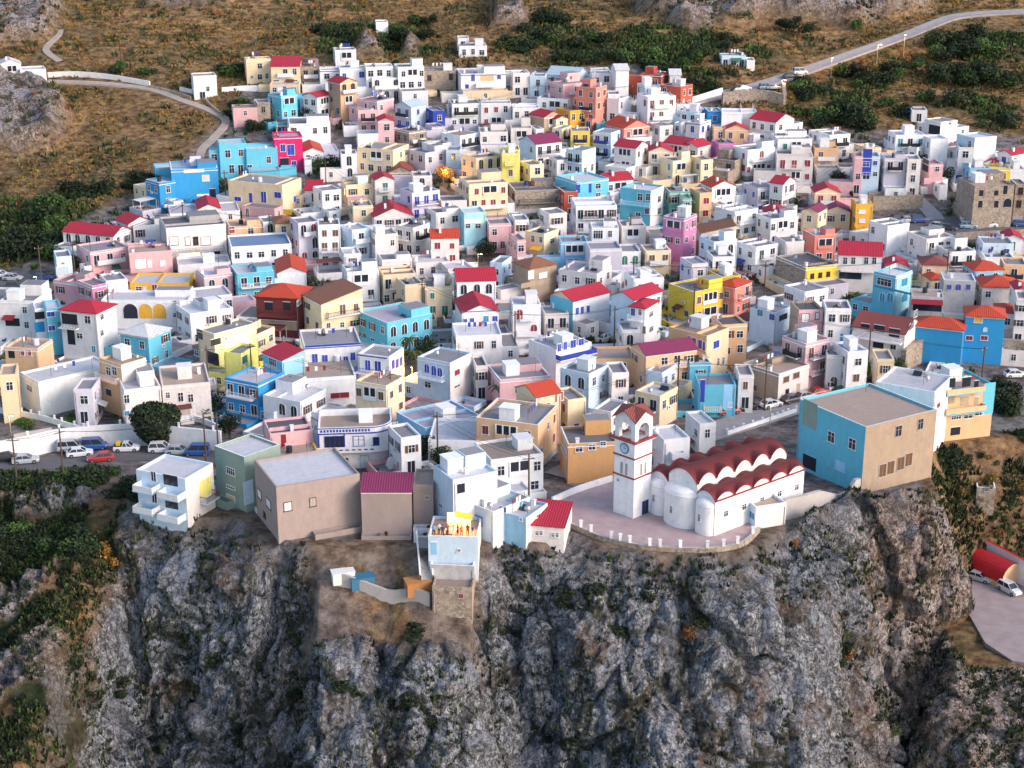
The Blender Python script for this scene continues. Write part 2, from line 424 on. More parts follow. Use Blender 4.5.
def land_mat():
    m, nt, b = nodes_mat('hillside_and_rock')
    p = pos(nt); pz = pos(nt, (1, 1, .62)); ph = pos(nt, (.75, .9, 1))
    # dry grass and soil
    n1 = noise(nt, .05, 6, .65, p); n2 = noise(nt, .6, 6, .7, ph); n3 = noise(nt, 2.8, 4, .7, p)
    g = ramp(nt, n2, [(.34, (.09, .05, .035)), (.45, (.27, .15, .075)), (.56, (.46, .28, .13)), (.70, (.66, .46, .24))])
    g2 = ramp(nt, n2, [(.34, (.05, .04, .028)), (.48, (.19, .13, .065)), (.66, (.42, .30, .15))])
    soil = mixc(nt, ramp(nt, n1, [(.42, 0), (.58, 1)]), g, g2)
    soil = mixc(nt, ramp(nt, n3, [(.5, 0), (.75, .55)]), soil, (.045, .04, .025))
    soil = mixc(nt, attr(nt, 'green'), soil, ramp(nt, n2, [(.3, (.012, .022, .010)), (.55, (.035, .055, .022)), (.8, (.09, .10, .04))]))
    # rock
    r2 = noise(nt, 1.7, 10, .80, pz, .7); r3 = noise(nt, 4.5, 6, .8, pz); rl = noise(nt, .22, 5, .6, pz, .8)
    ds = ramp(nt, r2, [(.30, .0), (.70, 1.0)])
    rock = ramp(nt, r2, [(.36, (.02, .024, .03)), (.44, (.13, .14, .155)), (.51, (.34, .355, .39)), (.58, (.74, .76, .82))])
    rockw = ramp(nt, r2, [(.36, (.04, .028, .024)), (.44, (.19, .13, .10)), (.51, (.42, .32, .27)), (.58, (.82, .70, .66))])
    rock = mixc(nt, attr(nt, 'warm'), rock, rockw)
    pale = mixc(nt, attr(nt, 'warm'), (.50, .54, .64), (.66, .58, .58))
    rock = mixc(nt, ramp(nt, rl, [(.50, 0), (.57, .8)]), rock, mixc(nt, ramp(nt, r2, [(.38, 0), (.52, 1)]), (.10, .11, .13), pale))
    rock = mixc(nt, ramp(nt, r3, [(.53, 0), (.60, .7)]), rock, (.04, .042, .05))
    vc = N(nt, 'ShaderNodeTexVoronoi', Scale=.9, feature='DISTANCE_TO_EDGE'); nt.links.new(pos(nt, (1.2, 1.2, .5)), vc.inputs['Vector'])
    rock = mixc(nt, ramp(nt, vc.outputs['Distance'], [(.0, .75), (.06, 0)]), rock, (.03, .03, .036))
    rock = mixc(nt, ramp(nt, noise(nt, .16, 5, .7, p, .8), [(.50, 0), (.62, .85)]), rock, ramp(nt, n3, [(.3, (.012, .018, .012)), (.6, (.05, .05, .03)), (.8, (.12, .09, .05))]))
    rock = mixc(nt, ramp(nt, noise(nt, .11, 5, .7, pos(nt, (1.3, .8, 1.1)), .5), [(.54, 0), (.66, .65)]), rock, ramp(nt, r2, [(.35, (.07, .04, .025)), (.6, (.26, .15, .08)), (.75, (.42, .28, .18))]))
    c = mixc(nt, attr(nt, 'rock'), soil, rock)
    # trodden concrete and earth between the houses
    v = ramp(nt, n2, [(.3, (.08, .07, .06)), (.45, (.20, .17, .16)), (.58, (.34, .30, .30)), (.8, (.50, .46, .47))])
    c = mixc(nt, attr(nt, 'town'), c, v)
    nt.links.new(c, b.inputs['Base Color']); b.inputs['Roughness'].default_value = .95; b.inputs['Specular IOR Level'].default_value = .15
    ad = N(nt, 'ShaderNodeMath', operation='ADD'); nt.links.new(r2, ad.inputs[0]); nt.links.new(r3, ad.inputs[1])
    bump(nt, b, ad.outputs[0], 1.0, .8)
    return m
LAND = land_mat()
def poly_mask(x, y, pts, soft):
    """1 inside a surveyed outline on the land, 0 outside"""
    P = np.array(pts); best = np.full(x.shape, 1e9); ins = np.zeros(x.shape, bool); j = len(P) - 1
    for i in range(len(P)):
        a, b = P[j], P[i]; d = b - a; L2 = d @ d + 1e-9
        t = np.clip(((x - a[0]) * d[0] + (y - a[1]) * d[1]) / L2, 0, 1)
        best = np.minimum(best, np.hypot(x - a[0] - t * d[0], y - a[1] - t * d[1]))
        if a[1] != b[1]: ins ^= ((b[1] > y) != (a[1] > y)) & (x < (a[0] - b[0]) * (y - b[1]) / (a[1] - b[1]) + b[0])
        j = i
    sd_ = np.where(ins, best, -best) + (fbm(x / 6, y / 6, None, 91) - .5) * soft * 2
    return sst(-soft, soft, sd_)
def survey(pp): return [tuple(on_G(u, v)[:2]) for u, v in pp]
OUTCROPS = [survey(q) for q in (
 [(-30, 84), (30, 86), (50, 96), (66, 112), (60, 135), (40, 152), (-30, 160)],
 [(-30, -20), (60, -20), (62, 20), (40, 40), (-30, 46)],
 [(125, -12), (230, -12), (225, 6), (150, 4)],
 [(620, -14), (930, -14), (930, 10), (860, 22), (780, 16), (720, 22), (690, 30), (640, 10)],
 [(445, 6), (520, -10), (525, 28), (455, 32)], [(355, 58), (362, 40), (375, 42), (378, 58)], [(405, 58), (412, 36), (424, 40), (424, 60)])]
TOWNP = survey([(60, 250), (90, 215), (150, 190), (205, 142), (245, 88), (330, 68), (500, 66), (640, 66), (700, 100), (800, 128), (1060, 135), (1100, 420), (945, 440), (945, 560), (0, 560), (-60, 470), (-60, 290)])
GREENS = [survey(q) for q in (
 [(-40, 190), (40, 195), (95, 175), (110, 215), (85, 255), (-40, 262)],
 [(785, 92), (850, 70), (900, 62), (905, 74), (870, 92), (880, 120), (850, 130), (790, 120)], [(935, 50), (1060, 22), (1060, 72), (960, 80)], [(925, 88), (985, 95), (1040, 110), (1030, 124), (980, 118), (930, 104)],
 [(640, 60), (700, 50), (740, 100), (700, 100)], [(310, 60), (330, 20), (430, 20), (440, 55)],
 [(500, 50), (510, 15), (600, 30), (680, 20), (790, 60), (700, 70), (560, 66)],
 [(-40, 470), (140, 478), (140, 505), (-40, 500)], [(-60, 500), (130, 505), (135, 600), (110, 790), (-80, 790)])]
def land_attrs(x, y, s, k):
    town = poly_mask(x, y, TOWNP, 3.0)
    rock = np.zeros(x.shape)
    for q in OUTCROPS: rock = np.maximum(rock, poly_mask(x, y, q, 2.5))
    cl = sst(-1.0, 1.2, s + (fbm(x / 3, y / 3, None, 5) - .5) * 3) * sst(.7, 1.4, k + (fbm(x / 8, y / 8, None, 15) - .5) * 1.2)
    left = sst(0, 4, s) * (1 - sst(-66, -54, x)) * sst(.54, .62, fbm(x / 7, y / 7, None, 8))
    rock = np.maximum(rock, np.maximum(cl, left * .9))
    town = town * (1 - sst(-2.5, -1, s))
    z_, _, _ = H(x, y, True)
    yard = (x > 65) * sst(CAMZ - 112.0, CAMZ - 112.9, z_) * (y > 203)
    side = sst(60, 64, x) * sst(222, 234, y + (fbm(x / 5, y / 5, None, 55) - .5) * 6) * sst(-1, 0, s)
    ledge = sst(-29.5, -26.5, x) * (1 - sst(-7, -3.5, x)) * (1 - sst(9.6, 11, s)); rock = rock * (1 - ledge)
    town = np.maximum(town, .75 * ledge * sst(-1, 1, s) * sst(.25, .6, fbm(x / 3, y / 3, None, 203)))
    town = np.maximum(town, .5 * sst(-3, 0, s) * (1 - sst(1, 3, s)) * (x < 60))
    rock = rock * (1 - yard) * (1 - side * .85)
    green = np.zeros(x.shape)
    for q in GREENS: green = np.maximum(green, poly_mask(x, y, q, 5.0) * sst(.30, .55, fbm(x / 9, y / 9, None, 33)))
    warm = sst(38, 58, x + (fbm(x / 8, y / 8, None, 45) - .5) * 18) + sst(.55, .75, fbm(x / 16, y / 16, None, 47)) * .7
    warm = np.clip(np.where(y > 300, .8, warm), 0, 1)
    return dict(rock=rock, town=town, green=green * (1 - rock), warm=warm)

RX0, RX1, RY0, RY1 = -92., 98., 172., 254.
def build_land():
    # the wide land, left out where the finer cliff sheet lies
    xs = np.concatenate([np.linspace(-1600, -300, 40), np.arange(-296, RX0, 1.6), [RX0], np.arange(RX0 + 1.6, RX1, 1.6), [RX1], np.arange(RX1 + 1.6, 300, 1.6), np.linspace(306, 1600, 40)])
    ys = np.concatenate([np.linspace(-400, 120, 30), np.arange(124, RY0, 3), [RY0], np.arange(RY0 + 2, RY1, 2.), [RY1], np.arange(RY1 + 1.3, 560, 1.3), np.linspace(562, 2600, 110)])
    X, Y = np.meshgrid(xs, ys)
    Z, s, k = H(X, Y, True)
    at = land_attrs(X, Y, s, k)
    hill = (1 - at['town']) * sst(RY1, RY1 + 10, Y) * sst(1.0, 7, near_road(X, Y))
    # terraces on the dry slope above the village
    tz = Z / 1.9; Z = Z + hill * sst(430, 470, Y) * (np.floor(tz) + sst(.72, 1, tz - np.floor(tz)) - tz) * 1.0
    Z = Z + hill * (fbm(X / 30, Y / 30, None, 3, 5) - .5) * 5 * sst(260, 330, Y) + hill * (fbm(X / 4, Y / 4, None, 4, 3) - .5) * .9
    rk = at['rock'] * sst(RY1, RY1 + 8, Y)
    d1, d2, idv = worley(X / 6, Y / 6, Z / 9, 2)
    Z = Z + rk * (1.5 + 3.5 * ridge(X / 9, Y / 9, Z / 12, 6) + 2.4 * idv + 1.2 * ridge(X / 2.6, Y / 2.6, Z / 3, 7))
    # far sides
    Z = Z + sst(300, 1500, np.abs(X)) * 180 + sst(560, 1500, Y) * (fbm(X / 160, Y / 160, None, 21, 5)) * 160
    nx = len(xs); ny = len(ys)
    idx = np.arange(ny * nx).reshape(ny, nx)
    q = np.stack([idx[:-1, :-1], idx[:-1, 1:], idx[1:, 1:], idx[1:, :-1]], -1).reshape(-1, 4)
    cx = ((X[:-1, :-1] + X[1:, 1:]) / 2).ravel(); cy = ((Y[:-1, :-1] + Y[1:, 1:]) / 2).ravel()
    keep = ~((cx > RX0) & (cx < RX1) & (cy > RY0) & (cy < RY1))
    me = faces_mesh(bpy.data.meshes.new('hillside'), np.stack([X, Y, Z], -1).reshape(-1, 3), q[keep], at, LAND)
    tag(link(me, 'hillside'), None, None, kind='structure')
    # the cliff sheet
    xs = np.linspace(RX0 - .01, RX1 + .01, 640); ys = np.linspace(RY0 - .01, RY1 + .01, 640)
    X, Y = np.meshgrid(xs, ys)
    Z, s, k = H(X, Y, True)
    at = land_attrs(X, Y, s, k)
    gy, gx = np.gradient(Z, ys, xs)
    # smooth normal
    nx_, ny_, nz_ = -gx, -gy, np.ones_like(Z); L = np.sqrt(nx_ ** 2 + ny_ ** 2 + nz_ ** 2)
    nx_, ny_, nz_ = nx_ / L, ny_ / L, nz_ / L
    edgef = sst(RX0, RX0 + 4, X) * (1 - sst(RX1 - 4, RX1, X)) * sst(RY0, RY0 + 3, Y) * (1 - sst(RY1 - 3, RY1, Y))
    zz = Z * .6
    wx = X + 3 * (fbm(X / 7, Y / 7, zz / 7, 61) - .5); wy = Y + 3 * (fbm(X / 7, Y / 7, zz / 7, 62) - .5)
    d1, d2, i1 = worley(wx / 7.5, wy / 7.5, zz / 7.5, 11)
    e1, e2, i2 = worley(wx / 2.7, wy / 2.7, zz / 2.9, 12)
    f1, f2, i3 = worley(wx / 1.1, wy / 1.1, zz / 1.3, 13)
    D = 6.5 * (ridge(wx / 19, wy / 19, zz / 22, 71) - .55) + 3.6 * (i1 - .5) + 3.0 * np.minimum(d2 - d1, .45) + 1.9 * (i2 - .5) + 1.6 * np.minimum(e2 - e1, .4) + .75 * (i3 - .5) + .35 * (fbm(X / .8, Y / .8, zz / .8, 66, 2) - .5)
    ins = sst(-.5, 4.0, s)
    amp = at['rock'] * ins * edgef * (1 - .6 * sst(60, 66, X))
    road = (X > 60) * sst(CAMZ - 112.9, CAMZ - 113.1, Z)
    D = D * amp + (1 - at['rock']) * ins * edgef * (1 - road) * (1 - at['town']) * ((fbm(X / 5, Y / 5, None, 9, 4) - .5) * 2.2 + (fbm(X / 1.3, Y / 1.3, None, 19, 2) - .5) * .6)
    X2, Y2, Z2 = X + nx_ * D, Y + ny_ * D, Z + nz_ * D * .9
    # crest humps of bare rock along the edge
    hump = at['rock'] * sst(-1, 2, s) * (1 - sst(3, 9, s)) * edgef * sst(-48, -40, X)
    Z2 = Z2 + hump * (ridge(X / 6, Y / 6, zz, 81) - .3) * 2.0
    crag = at['rock'] * sst(36, 44, X) * (1 - sst(60, 64, X)) * sst(-.5, 1.2, s) * (1 - sst(3.5, 8, s))
    Z2 = Z2 + crag * (1.2 + 3.2 * ridge(X / 5, Y / 5, zz / 6, 83)) ; Y2 = Y2 - crag * 1.0
    me = grid_mesh('cliff', X2, Y2, Z2, at, LAND, False)
    tag(link(me, 'cliff'), None, None, kind='structure')
    return X2, Y2, Z2, at, s
CL = build_land()
_cx = np.linspace(RX0 - .01, RX1 + .01, 640)
def land_z(x, y):
    return H1(x, y)
# ------------------------------------------------------------------ openings (shared meshes)
_open = {}
def open_mesh(kind, w, h, frame, fill, sh):
    """opening in its own plane: x along the wall, z up, -y outwards, origin at the centre of its foot"""
    key = (kind, round(w * 5), round(h * 5), frame, fill, sh)
    if key in _open: return _open[key]
    w, h = key[1] / 5, key[2] / 5
    f = MB(); p = MB(); t = .09; fm = M.get(frame) or WM(frame); pm = M.get(fill) or WM(fill)
    if kind == 'arch':
        n = 10; r = w / 2; pts = [(r * math.cos(math.pi * j / n), h - r + r * math.sin(math.pi * j / n)) for j in range(n + 1)]
        P = [(-r, 0)] + pts[::-1] + [(r, 0)]
        p.face([(a, -.02, b) for a, b in P], pm)
        Q = [(a * (1 + 2 * t / w), b + (t if b > h - r else 0)) for a, b in P]
        for (a, b), (c, d), (e, g_), (i, j) in zip(P[:-1], P[1:], Q[:-1], Q[1:]):
            f.face([(e, -.08, g_), (i, -.08, j), (c, -.08, d), (a, -.08, b)], fm)
            f.face([(i, -.08, j), (e, -.08, g_), (e, 0, g_), (i, 0, j)], fm)
            f.face([(a, -.08, b), (c, -.08, d), (c, -.02, d), (a, -.02, b)], fm)
        if w < 1.6: f.box(-.03, .03, -.05, -.02, 0, h - .02, fm)
    elif kind == 'void':  # flat panel on the wall; its dark fill stands in for shade inside
        p.box(-w / 2, w / 2, -.03, .01, 0, h, pm)
        f.box(-w / 2 - .06, w / 2 + .06, -.07, 0, h, h + .1, fm)
    else:
        f.box(-w / 2 - t, -w / 2, -.07, 0, 0, h, fm); f.box(w / 2, w / 2 + t, -.07, 0, 0, h, fm)
        f.box(-w / 2 - t, w / 2 + t, -.075, 0, h, h + t, fm)
        if kind == 'window':
            f.box(-w / 2 - t - .06, w / 2 + t + .06, -.16, 0, -t, 0, fm)
        nb = 1 if w < 1.7 else 3
        for j in range(nb):
            x = -w / 2 + w * (j + 1) / (nb + 1); f.box(x - .03, x + .03, -.05, -.02, 0, h, fm)
        if kind == 'window': f.box(-w / 2, w / 2, -.045, -.02, h * .62, h * .62 + .05, fm)
        p.face([(-w / 2, -.02, 0), (w / 2, -.02, 0), (w / 2, -.02, h), (-w / 2, -.02, h)], pm)
    s = None
    if sh == 'closed':
        s = MB(); sm = pm
        s.box(-w / 2 + .02, -.02, -.06, -.025, .02, h - .02, sm); s.box(.02, w / 2 - .02, -.06, -.025, .02, h - .02, sm)
    elif sh:
        s = MB(); sm = M[sh]
        s.box(-w / 2 - t - w * .45, -w / 2 - t, -.09, -.03, .02, h, sm); s.box(w / 2 + t, w / 2 + t + w * .45, -.09, -.03, .02, h, sm)
    r = (f.mesh(kind), p.mesh('pane'), s.mesh('shutter') if s else None)
    _open[key] = r; return r
def put_open(parent, side, a, z, kind, w, h, frame, fill, sh=None, fine=True, La=0):
    """side L: wall in the plane y=0 (a = x, negative), side R: wall in the plane x=0 (a = y); B and K: the two walls behind"""
    fm, pm, smm = open_mesh(kind, w, h, frame, fill, sh)
    nm = {'void': 'recess', 'arch': 'arch', 'garage': 'garage_door'}.get(kind, kind)
    if side == 'L': loc, rz = (a, -.002, z), 0
    elif side == 'R': loc, rz = (.002, a, z), math.pi / 2
    elif side == 'K': loc, rz = (-La - .002, a, z), -math.pi / 2
    o = link(fm, nm, parent, loc, rz)
    link(pm, 'pane' if kind == 'window' else 'door_leaf' if kind in ('door', 'garage') else 'inner_face', o)
    if smm: link(smm, 'shutter', o)
    return o
def rail_mesh(w, d, mat, kind, rng):
    m = MB()
    if kind == 'solid':
        m.box(-w / 2, w / 2, -d, -d + .12, .12, .95, mat); m.box(-w / 2, -w / 2 + .12, -d + .12, -.02, .12, .95, mat); m.box(w / 2 - .12, w / 2, -d + .12, -.02, .12, .95, mat)
    else:
        m.box(-w / 2, w / 2, -d, -d + .05, .95, 1.02, mat)
        m.box(-w / 2, -w / 2 + .05, -d + .05, -.02, .95, 1.02, mat); m.box(w / 2 - .05, w / 2, -d + .05, -.02, .95, 1.02, mat)
        n = max(4, int(w / .3)); t = .025 if kind == 'bars' else .06
        for j in range(n + 1):
            x = -w / 2 + .03 + (w - .06) * j / n; m.box(x - t, x + t, -d + .005, -d + .045, .1, .95, mat)
        for x in (-w / 2 + .03, w / 2 - .03):
            for j in range(4): m.box(x - .02, x + .02, -d * (j + .3) / 4 - .02, -d * (j + .3) / 4 + .02, .1, .95, mat)
    return m
def balcony(parent, side, a, z, w, d, slab, rail, kind, rng):
    m = MB().box(-w / 2 - .05, w / 2 + .05, -d - .05, 0, -.08, .1, slab)
    loc, rz = ((a, 0, z), 0) if side == 'L' else ((0, a, z), math.pi / 2)
    o = m.build('balcony', parent, loc, rz)
    rail_mesh(w, d, rail, kind, rng).build('railing', o)
    return o

HOUSES = []
def frame_of(x0, xm, x1, y, h, La=None, Lb=None, alpha=None):
    P, t = hit(xm, y, h)
    s = FPX / px((P[0], P[1], P[2] + h))[2]
    wl, wr = (xm - x0) / s, (x1 - xm) / s
    main, side = max(wl, wr), min(wl, wr)
    D = min(max(main * 1.0, 6.0), 11.0)
    if alpha is None:
        if side < .2: th = R(4); m_ = main / math.cos(th); sd_ = D
        else:
            q = side / D
            if q < .62: th = math.asin(q); m_ = main / math.cos(th); sd_ = D
            else: th = math.atan2(side, main); m_ = main / math.cos(th); sd_ = side / math.sin(th)
        al = th if wl >= wr else math.pi / 2 - th
        la, lb = (m_, sd_) if wl >= wr else (sd_, m_)
    else:
        al = R(alpha); la, lb = wl / max(.2, math.cos(al)), wr / max(.2, math.sin(al))
    la, lb = La or la, Lb or lb
    psi = math.atan2(P[0], P[1])
    return P, s, al, psi, la, lb

def roof_gable(root, la, lb, h, c, axis, rng, over=.25, rise=None):
    """axis 'x': the ridge runs along the left wall; 'y': along the right wall"""
    m = MB(); rm = RM(c); o_ = over
    if axis == 'x':
        r = rise or lb * .5 * .42; e = h - r / (lb / 2) * o_
        A = [(-la - o_, -o_, e), (o_, -o_, e), (o_, lb / 2, h + r), (-la - o_, lb / 2, h + r)]
        B = [(o_, lb + o_, e), (-la - o_, lb + o_, e), (-la - o_, lb / 2, h + r), (o_, lb / 2, h + r)]
        W = la + 2 * o_; S = lb / 2 + o_
        ends = [[(-.0, 0, h), (0, lb, h), (0, lb / 2, h + r - .06)], [(-la, lb, h), (-la, 0, h), (-la, lb / 2, h + r - .06)]]
    else:
        r = rise or la * .5 * .42; e = h - r / (la / 2) * o_
        A = [(o_, -o_, e), (o_, lb + o_, e), (-la / 2, lb + o_, h + r), (-la / 2, -o_, h + r)]
        B = [(-la - o_, lb + o_, e), (-la - o_, -o_, e), (-la / 2, -o_, h + r), (-la / 2, lb + o_, h + r)]
        W = lb + 2 * o_; S = la / 2 + o_
        ends = [[(-la, 0, h), (0, 0, h), (-la / 2, 0, h + r - .06)], [(0, lb, h), (-la, lb, h), (-la / 2, lb, h + r - .06)]]
    uv = [(0, 0), (W, 0), (W, S), (0, S)]
    for F in (A, B):
        m.face([(p[0], p[1], p[2] + .06) for p in F], rm, uv)
        m.face([(p[0], p[1], p[2] - .06) for p in F][::-1], rm, uv)
        for j in range(4):
            a, b = F[j], F[(j + 1) % 4]; m.face([(a[0], a[1], a[2] - .06), (b[0], b[1], b[2] - .06), (b[0], b[1], b[2] + .06), (a[0], a[1], a[2] + .06)], rm, uv)
    m.build('roof', root)
    return ends, r
def roof_hip(root, la, lb, h, c):
    m = MB(); rm = RM(c); o = .35; r = min(la, lb) * .5 * .42
    x0, x1, y0, y1 = -la - o, o, -o, lb + o; i = min(x1 - x0, y1 - y0) / 2
    if la >= lb: a, b = (x0 + i, (y0 + y1) / 2, h + r), (x1 - i, (y0 + y1) / 2, h + r)
    else: a, b = ((x0 + x1) / 2, y0 + i, h + r), ((x0 + x1) / 2, y1 - i, h + r)
    z = h - .03
    c0, c1, c2, c3 = (x0, y0, z), (x1, y0, z), (x1, y1, z), (x0, y1, z)
    if la >= lb: fs = [[c0, c1, b, a], [c1, c2, b], [c2, c3, a, b], [c3, c0, a]]
    else: fs = [[c0, c1, a], [c1, c2, b, a], [c2, c3, b], [c3, c0, a, b]]
    for F in fs:
        L = (Vector(F[1]) - Vector(F[0])).length; S = i * 1.08
        m.face(F, rm, [(0, 0), (L, 0), (L - i, S), (i, S)][:len(F)] if len(F) == 4 else [(0, 0), (L, 0), (L / 2, S)])
    m.face([c3, c2, c1, c0], rm)
    for a_, b_ in ((c0, c1), (c1, c2), (c2, c3), (c3, c0)):
        m.face([(a_[0], a_[1], z - .14), (b_[0], b_[1], z - .14), b_, a_], rm)
    m.build('roof', root)
def house(spec, feats=(), idx=0):
    p = spec.split(); fl = {}
    x0, xm, x1, y = map(float, p[:4]); n = float(p[4]); cols = p[5]; roof = p[6]; wc = 'k'; nick = None; opts = {}
    for q in p[7:]:
        if q.startswith('#'): nick = q[1:].replace('_', ' ')
        elif '=' in q: a, b = q.split('='); opts[a] = b
        elif q in ('k', 'R', 'r', 'b', 'e', 't', 'y'): wc = q
        else: fl[q] = 1
    rng = random.Random(int(x0 * 7 + y * 131))
    if roof[0] == 'S' and xm - x0 < 3 and x1 - xm > 6: xm = x1 - .5
    if n > 1.2 and not feats: n += .1
    h = n * 3.05 + .35
    P, s, al, psi, la, lb = frame_of(x0, xm, x1, y, h, float(opts['La']) if 'La' in opts else None, float(opts['Lb']) if 'Lb' in opts else None, float(opts['al']) if 'al' in opts else None)
    rz = -(al + psi)
    root = empty(opts.get('nm', 'house'), Vector(P), rz)
    cl = cols[0]; cr = cols[1] if len(cols) > 1 else cl  # pale blue left walls of white houses hold painted-in shade
    ml, mr = WM(cl), WM(cr)
    fine = s > 3
    # ---- walls, carried down to the ground under every corner
    ca, sa = math.cos(rz), math.sin(rz)
    zs = [H1(P[0] + ca * a - sa * b, P[1] + sa * a + ca * b) for a, b in ((0, 0), (-la, 0), (0, lb), (-la, lb))]
    zb = min(zs) - P[2] - .8 if not 'down' in opts else -float(opts['down'])
    zb = max(zb, -8.0 if not 'down' in opts else -40)
    kindr = roof[0]; th = .22
    flat = kindr in 'fwtbkl'
    pw = .4 if flat and s > 4 else .3
    wb = MB()
    top = h if flat else h
    wb.face([(-la, 0, zb), (0, 0, zb), (0, 0, top), (-la, 0, top)], ml)
    wb.face([(0, 0, zb), (0, lb, zb), (0, lb, top), (0, 0, top)], mr)
    wb.face([(0, lb, zb), (-la, lb, zb), (-la, lb, top), (0, lb, top)], ml)
    wb.face([(-la, lb, zb), (-la, 0, zb), (-la, 0, top), (-la, lb, top)], ml)
    if flat:
        zi = top - pw
        I = [(-la + th, th), (-th, th), (-th, lb - th), (-la + th, lb - th)]; O = [(-la, 0), (0, 0), (0, lb), (-la, lb)]
        cap = ml if cl in 'wWl' else (WM('w') if 'cap' in fl or rng.random() < .45 else ml)
        for j in range(4):
            a, b, c, d = O[j], O[(j + 1) % 4], I[(j + 1) % 4], I[j]
            wb.face([(*a, top), (*b, top), (*c, top), (*d, top)], cap)
            wb.face([(*d, top), (*c, top), (*c, zi), (*d, zi)], ml)
        wb.face([(*I[0], zi - .01), (*I[1], zi - .01), (*I[2], zi - .01), (*I[3], zi - .01)], ml)
    wb.build('wall', root)
    if flat:
        MB().box(-la + th, -th, th, lb - th, top - pw - .2, top - pw, FM(kindr), False).build('roof', root)
        if 'nocor' not in fl and rng.random() < .6 and n > 1.2:
            cm = WM('w') if (cl not in 'wW' and rng.random() < .8) else (M['blue'] if wc == 'R' and rng.random() < .6 else ml)
            zc = h - pw - .05; c = MB(); g = .07
            c.box(-la - g, g, -g, -.003, zc - .16, zc, cm); c.box(.003, g, -.003, lb + g, zc - .16, zc, cm)
            c.build('cornice', root)
        # things on the roof
        if la > 3.6 and lb > 3.6 and s > 3.3 and 'empty' not in fl and 'N' not in fl:
            k = rng.random(); zr = top - pw
            hx = lambda m_: -rng.uniform(m_, la - m_); hy = lambda m_: rng.uniform(m_, lb - m_)
            if k < .22:
                w_, d_, hh = min(2.6, la * .4), min(2.4, lb * .4), rng.uniform(1.6, 2.2); ax, ay = hx(w_ / 2 + .5), hy(d_ / 2 + .5)
                o = MB().box(ax - w_ / 2, ax + w_ / 2, ay - d_ / 2, ay + d_ / 2, zr, zr + hh, ml if cl in 'wW' else WM('w')).box(ax - w_ / 2 - .1, ax + w_ / 2 + .1, ay - d_ / 2 - .1, ay + d_ / 2 + .1, zr + hh, zr + hh + .12, WM('w')).build('stair_head', root)
            elif k < .40:
                ax, ay = hx(1), hy(1)
                MB().cyl((ax - .6, ay, zr + .75), (ax + .6, ay, zr + .75), .3, .3, M['steel'], 10).box(ax - .5, ax - .42, ay - .3, ay + .3, zr, zr + .5, M['iron']).box(ax + .42, ax + .5, ay - .3, ay + .3, zr, zr + .5, M['iron']).face([(ax - .7, ay - 1.1, zr + .1), (ax + .7, ay - 1.1, zr + .1), (ax + .7, ay - .25, zr + .75), (ax - .7, ay - .25, zr + .75)], M['glass']).build('solar_heater', root)
            elif k < .50:
                ax, ay = hx(.9), hy(.9)
                MB().cyl((ax, ay, zr + .1), (ax, ay, zr + 1.1), .5, .48, M['tank' if rng.random() < .5 else 'white'], 12).cyl((ax, ay, zr), (ax, ay, zr + .1), .6, .6, M['conc'], 12).build('water_tank', root)
            if rng.random() < .55:
                ax, ay = hx(.5), hy(.5); hh = rng.uniform(.7, 1.1)
                MB().box(ax - .25, ax + .25, ay - .25, ay + .25, zr, zr + hh, WM('w')).box(ax - .33, ax + .33, ay - .33, ay + .33, zr + hh, zr + hh + .1, WM('W')).build('chimney', root)
            if rng.random() < .35:
                ax, ay = hx(.6), hy(.6); MB().cyl((ax, ay, zr), (ax, ay, zr + .7), .03, .03, M['iron'], 5).cyl((ax, ay - .1, zr + .85), (ax + .08, ay - .22, zr + .93), .42, .12, M['steel'], 12).build('satellite_dish', root)
            if la > 6 and lb > 5 and rng.random() < .45:
                ax = hx(2); MB().box(ax - .1, ax + .1, th + .01, lb - th - .01, zr, zr + rng.uniform(.25, .6), ml).build('roof_kerb', root)
            if la > 5 and lb > 5 and rng.random() < .3:
                ax = hx(1.6); m_ = MB()
                for q_ in (lb * .25, lb * .8): m_.cyl((ax, q_, zr), (ax, q_, zr + 1.9), .03, .03, M['iron'], 5)
                m_.cyl((ax, lb * .25, zr + 1.85), (ax, lb * .8, zr + 1.85), .012, .012, M['iron'], 4).build('washing_line', root)
                for q_ in range(rng.randint(2, 4)):
                    b_ = lb * (.3 + .12 * q_); MB().box(ax - .015, ax + .015, b_, b_ + .5, zr + 1.0, zr + 1.84, M[rng.choice(('cloth', 'cloth', 'blue', 'red'))]).build('laundry', root)
            if rng.random() < .3:
                ax, ay = hx(.5), hy(.5); m_ = MB().cyl((ax, ay, zr), (ax, ay, zr + 2.2), .03, .03, M['iron'], 5)
                for q in range(3): m_.box(ax - .5 + q * .1, ax + .5 - q * .1, ay - .02, ay + .02, zr + 1.5 + q * .3, zr + 1.54 + q * .3, M['iron'])
                m_.build('aerial', root)
            if rng.random() < .42 and n > 1.5 and la * lb > 30:
                ax = rng.choice((-la + .22, )); w_, d_ = la * rng.uniform(.35, .5), lb * rng.uniform(.4, .55)
                x_ = rng.choice((-la + .25, -.25 - w_)); hh = rng.uniform(1.0, 2.4)
                o = MB().box(x_, x_ + w_, lb - .25 - d_, lb - .25, zr, zr + hh, ml).box(x_ + .15, x_ + w_ - .15, lb - .1 - d_, lb - .4, zr + hh, zr + hh + .02, FM('f')).build('upper_room', root)
    else:
        # a light fascia and the roof itself
        rc = roof[1] if len(roof) > 1 else 'c'
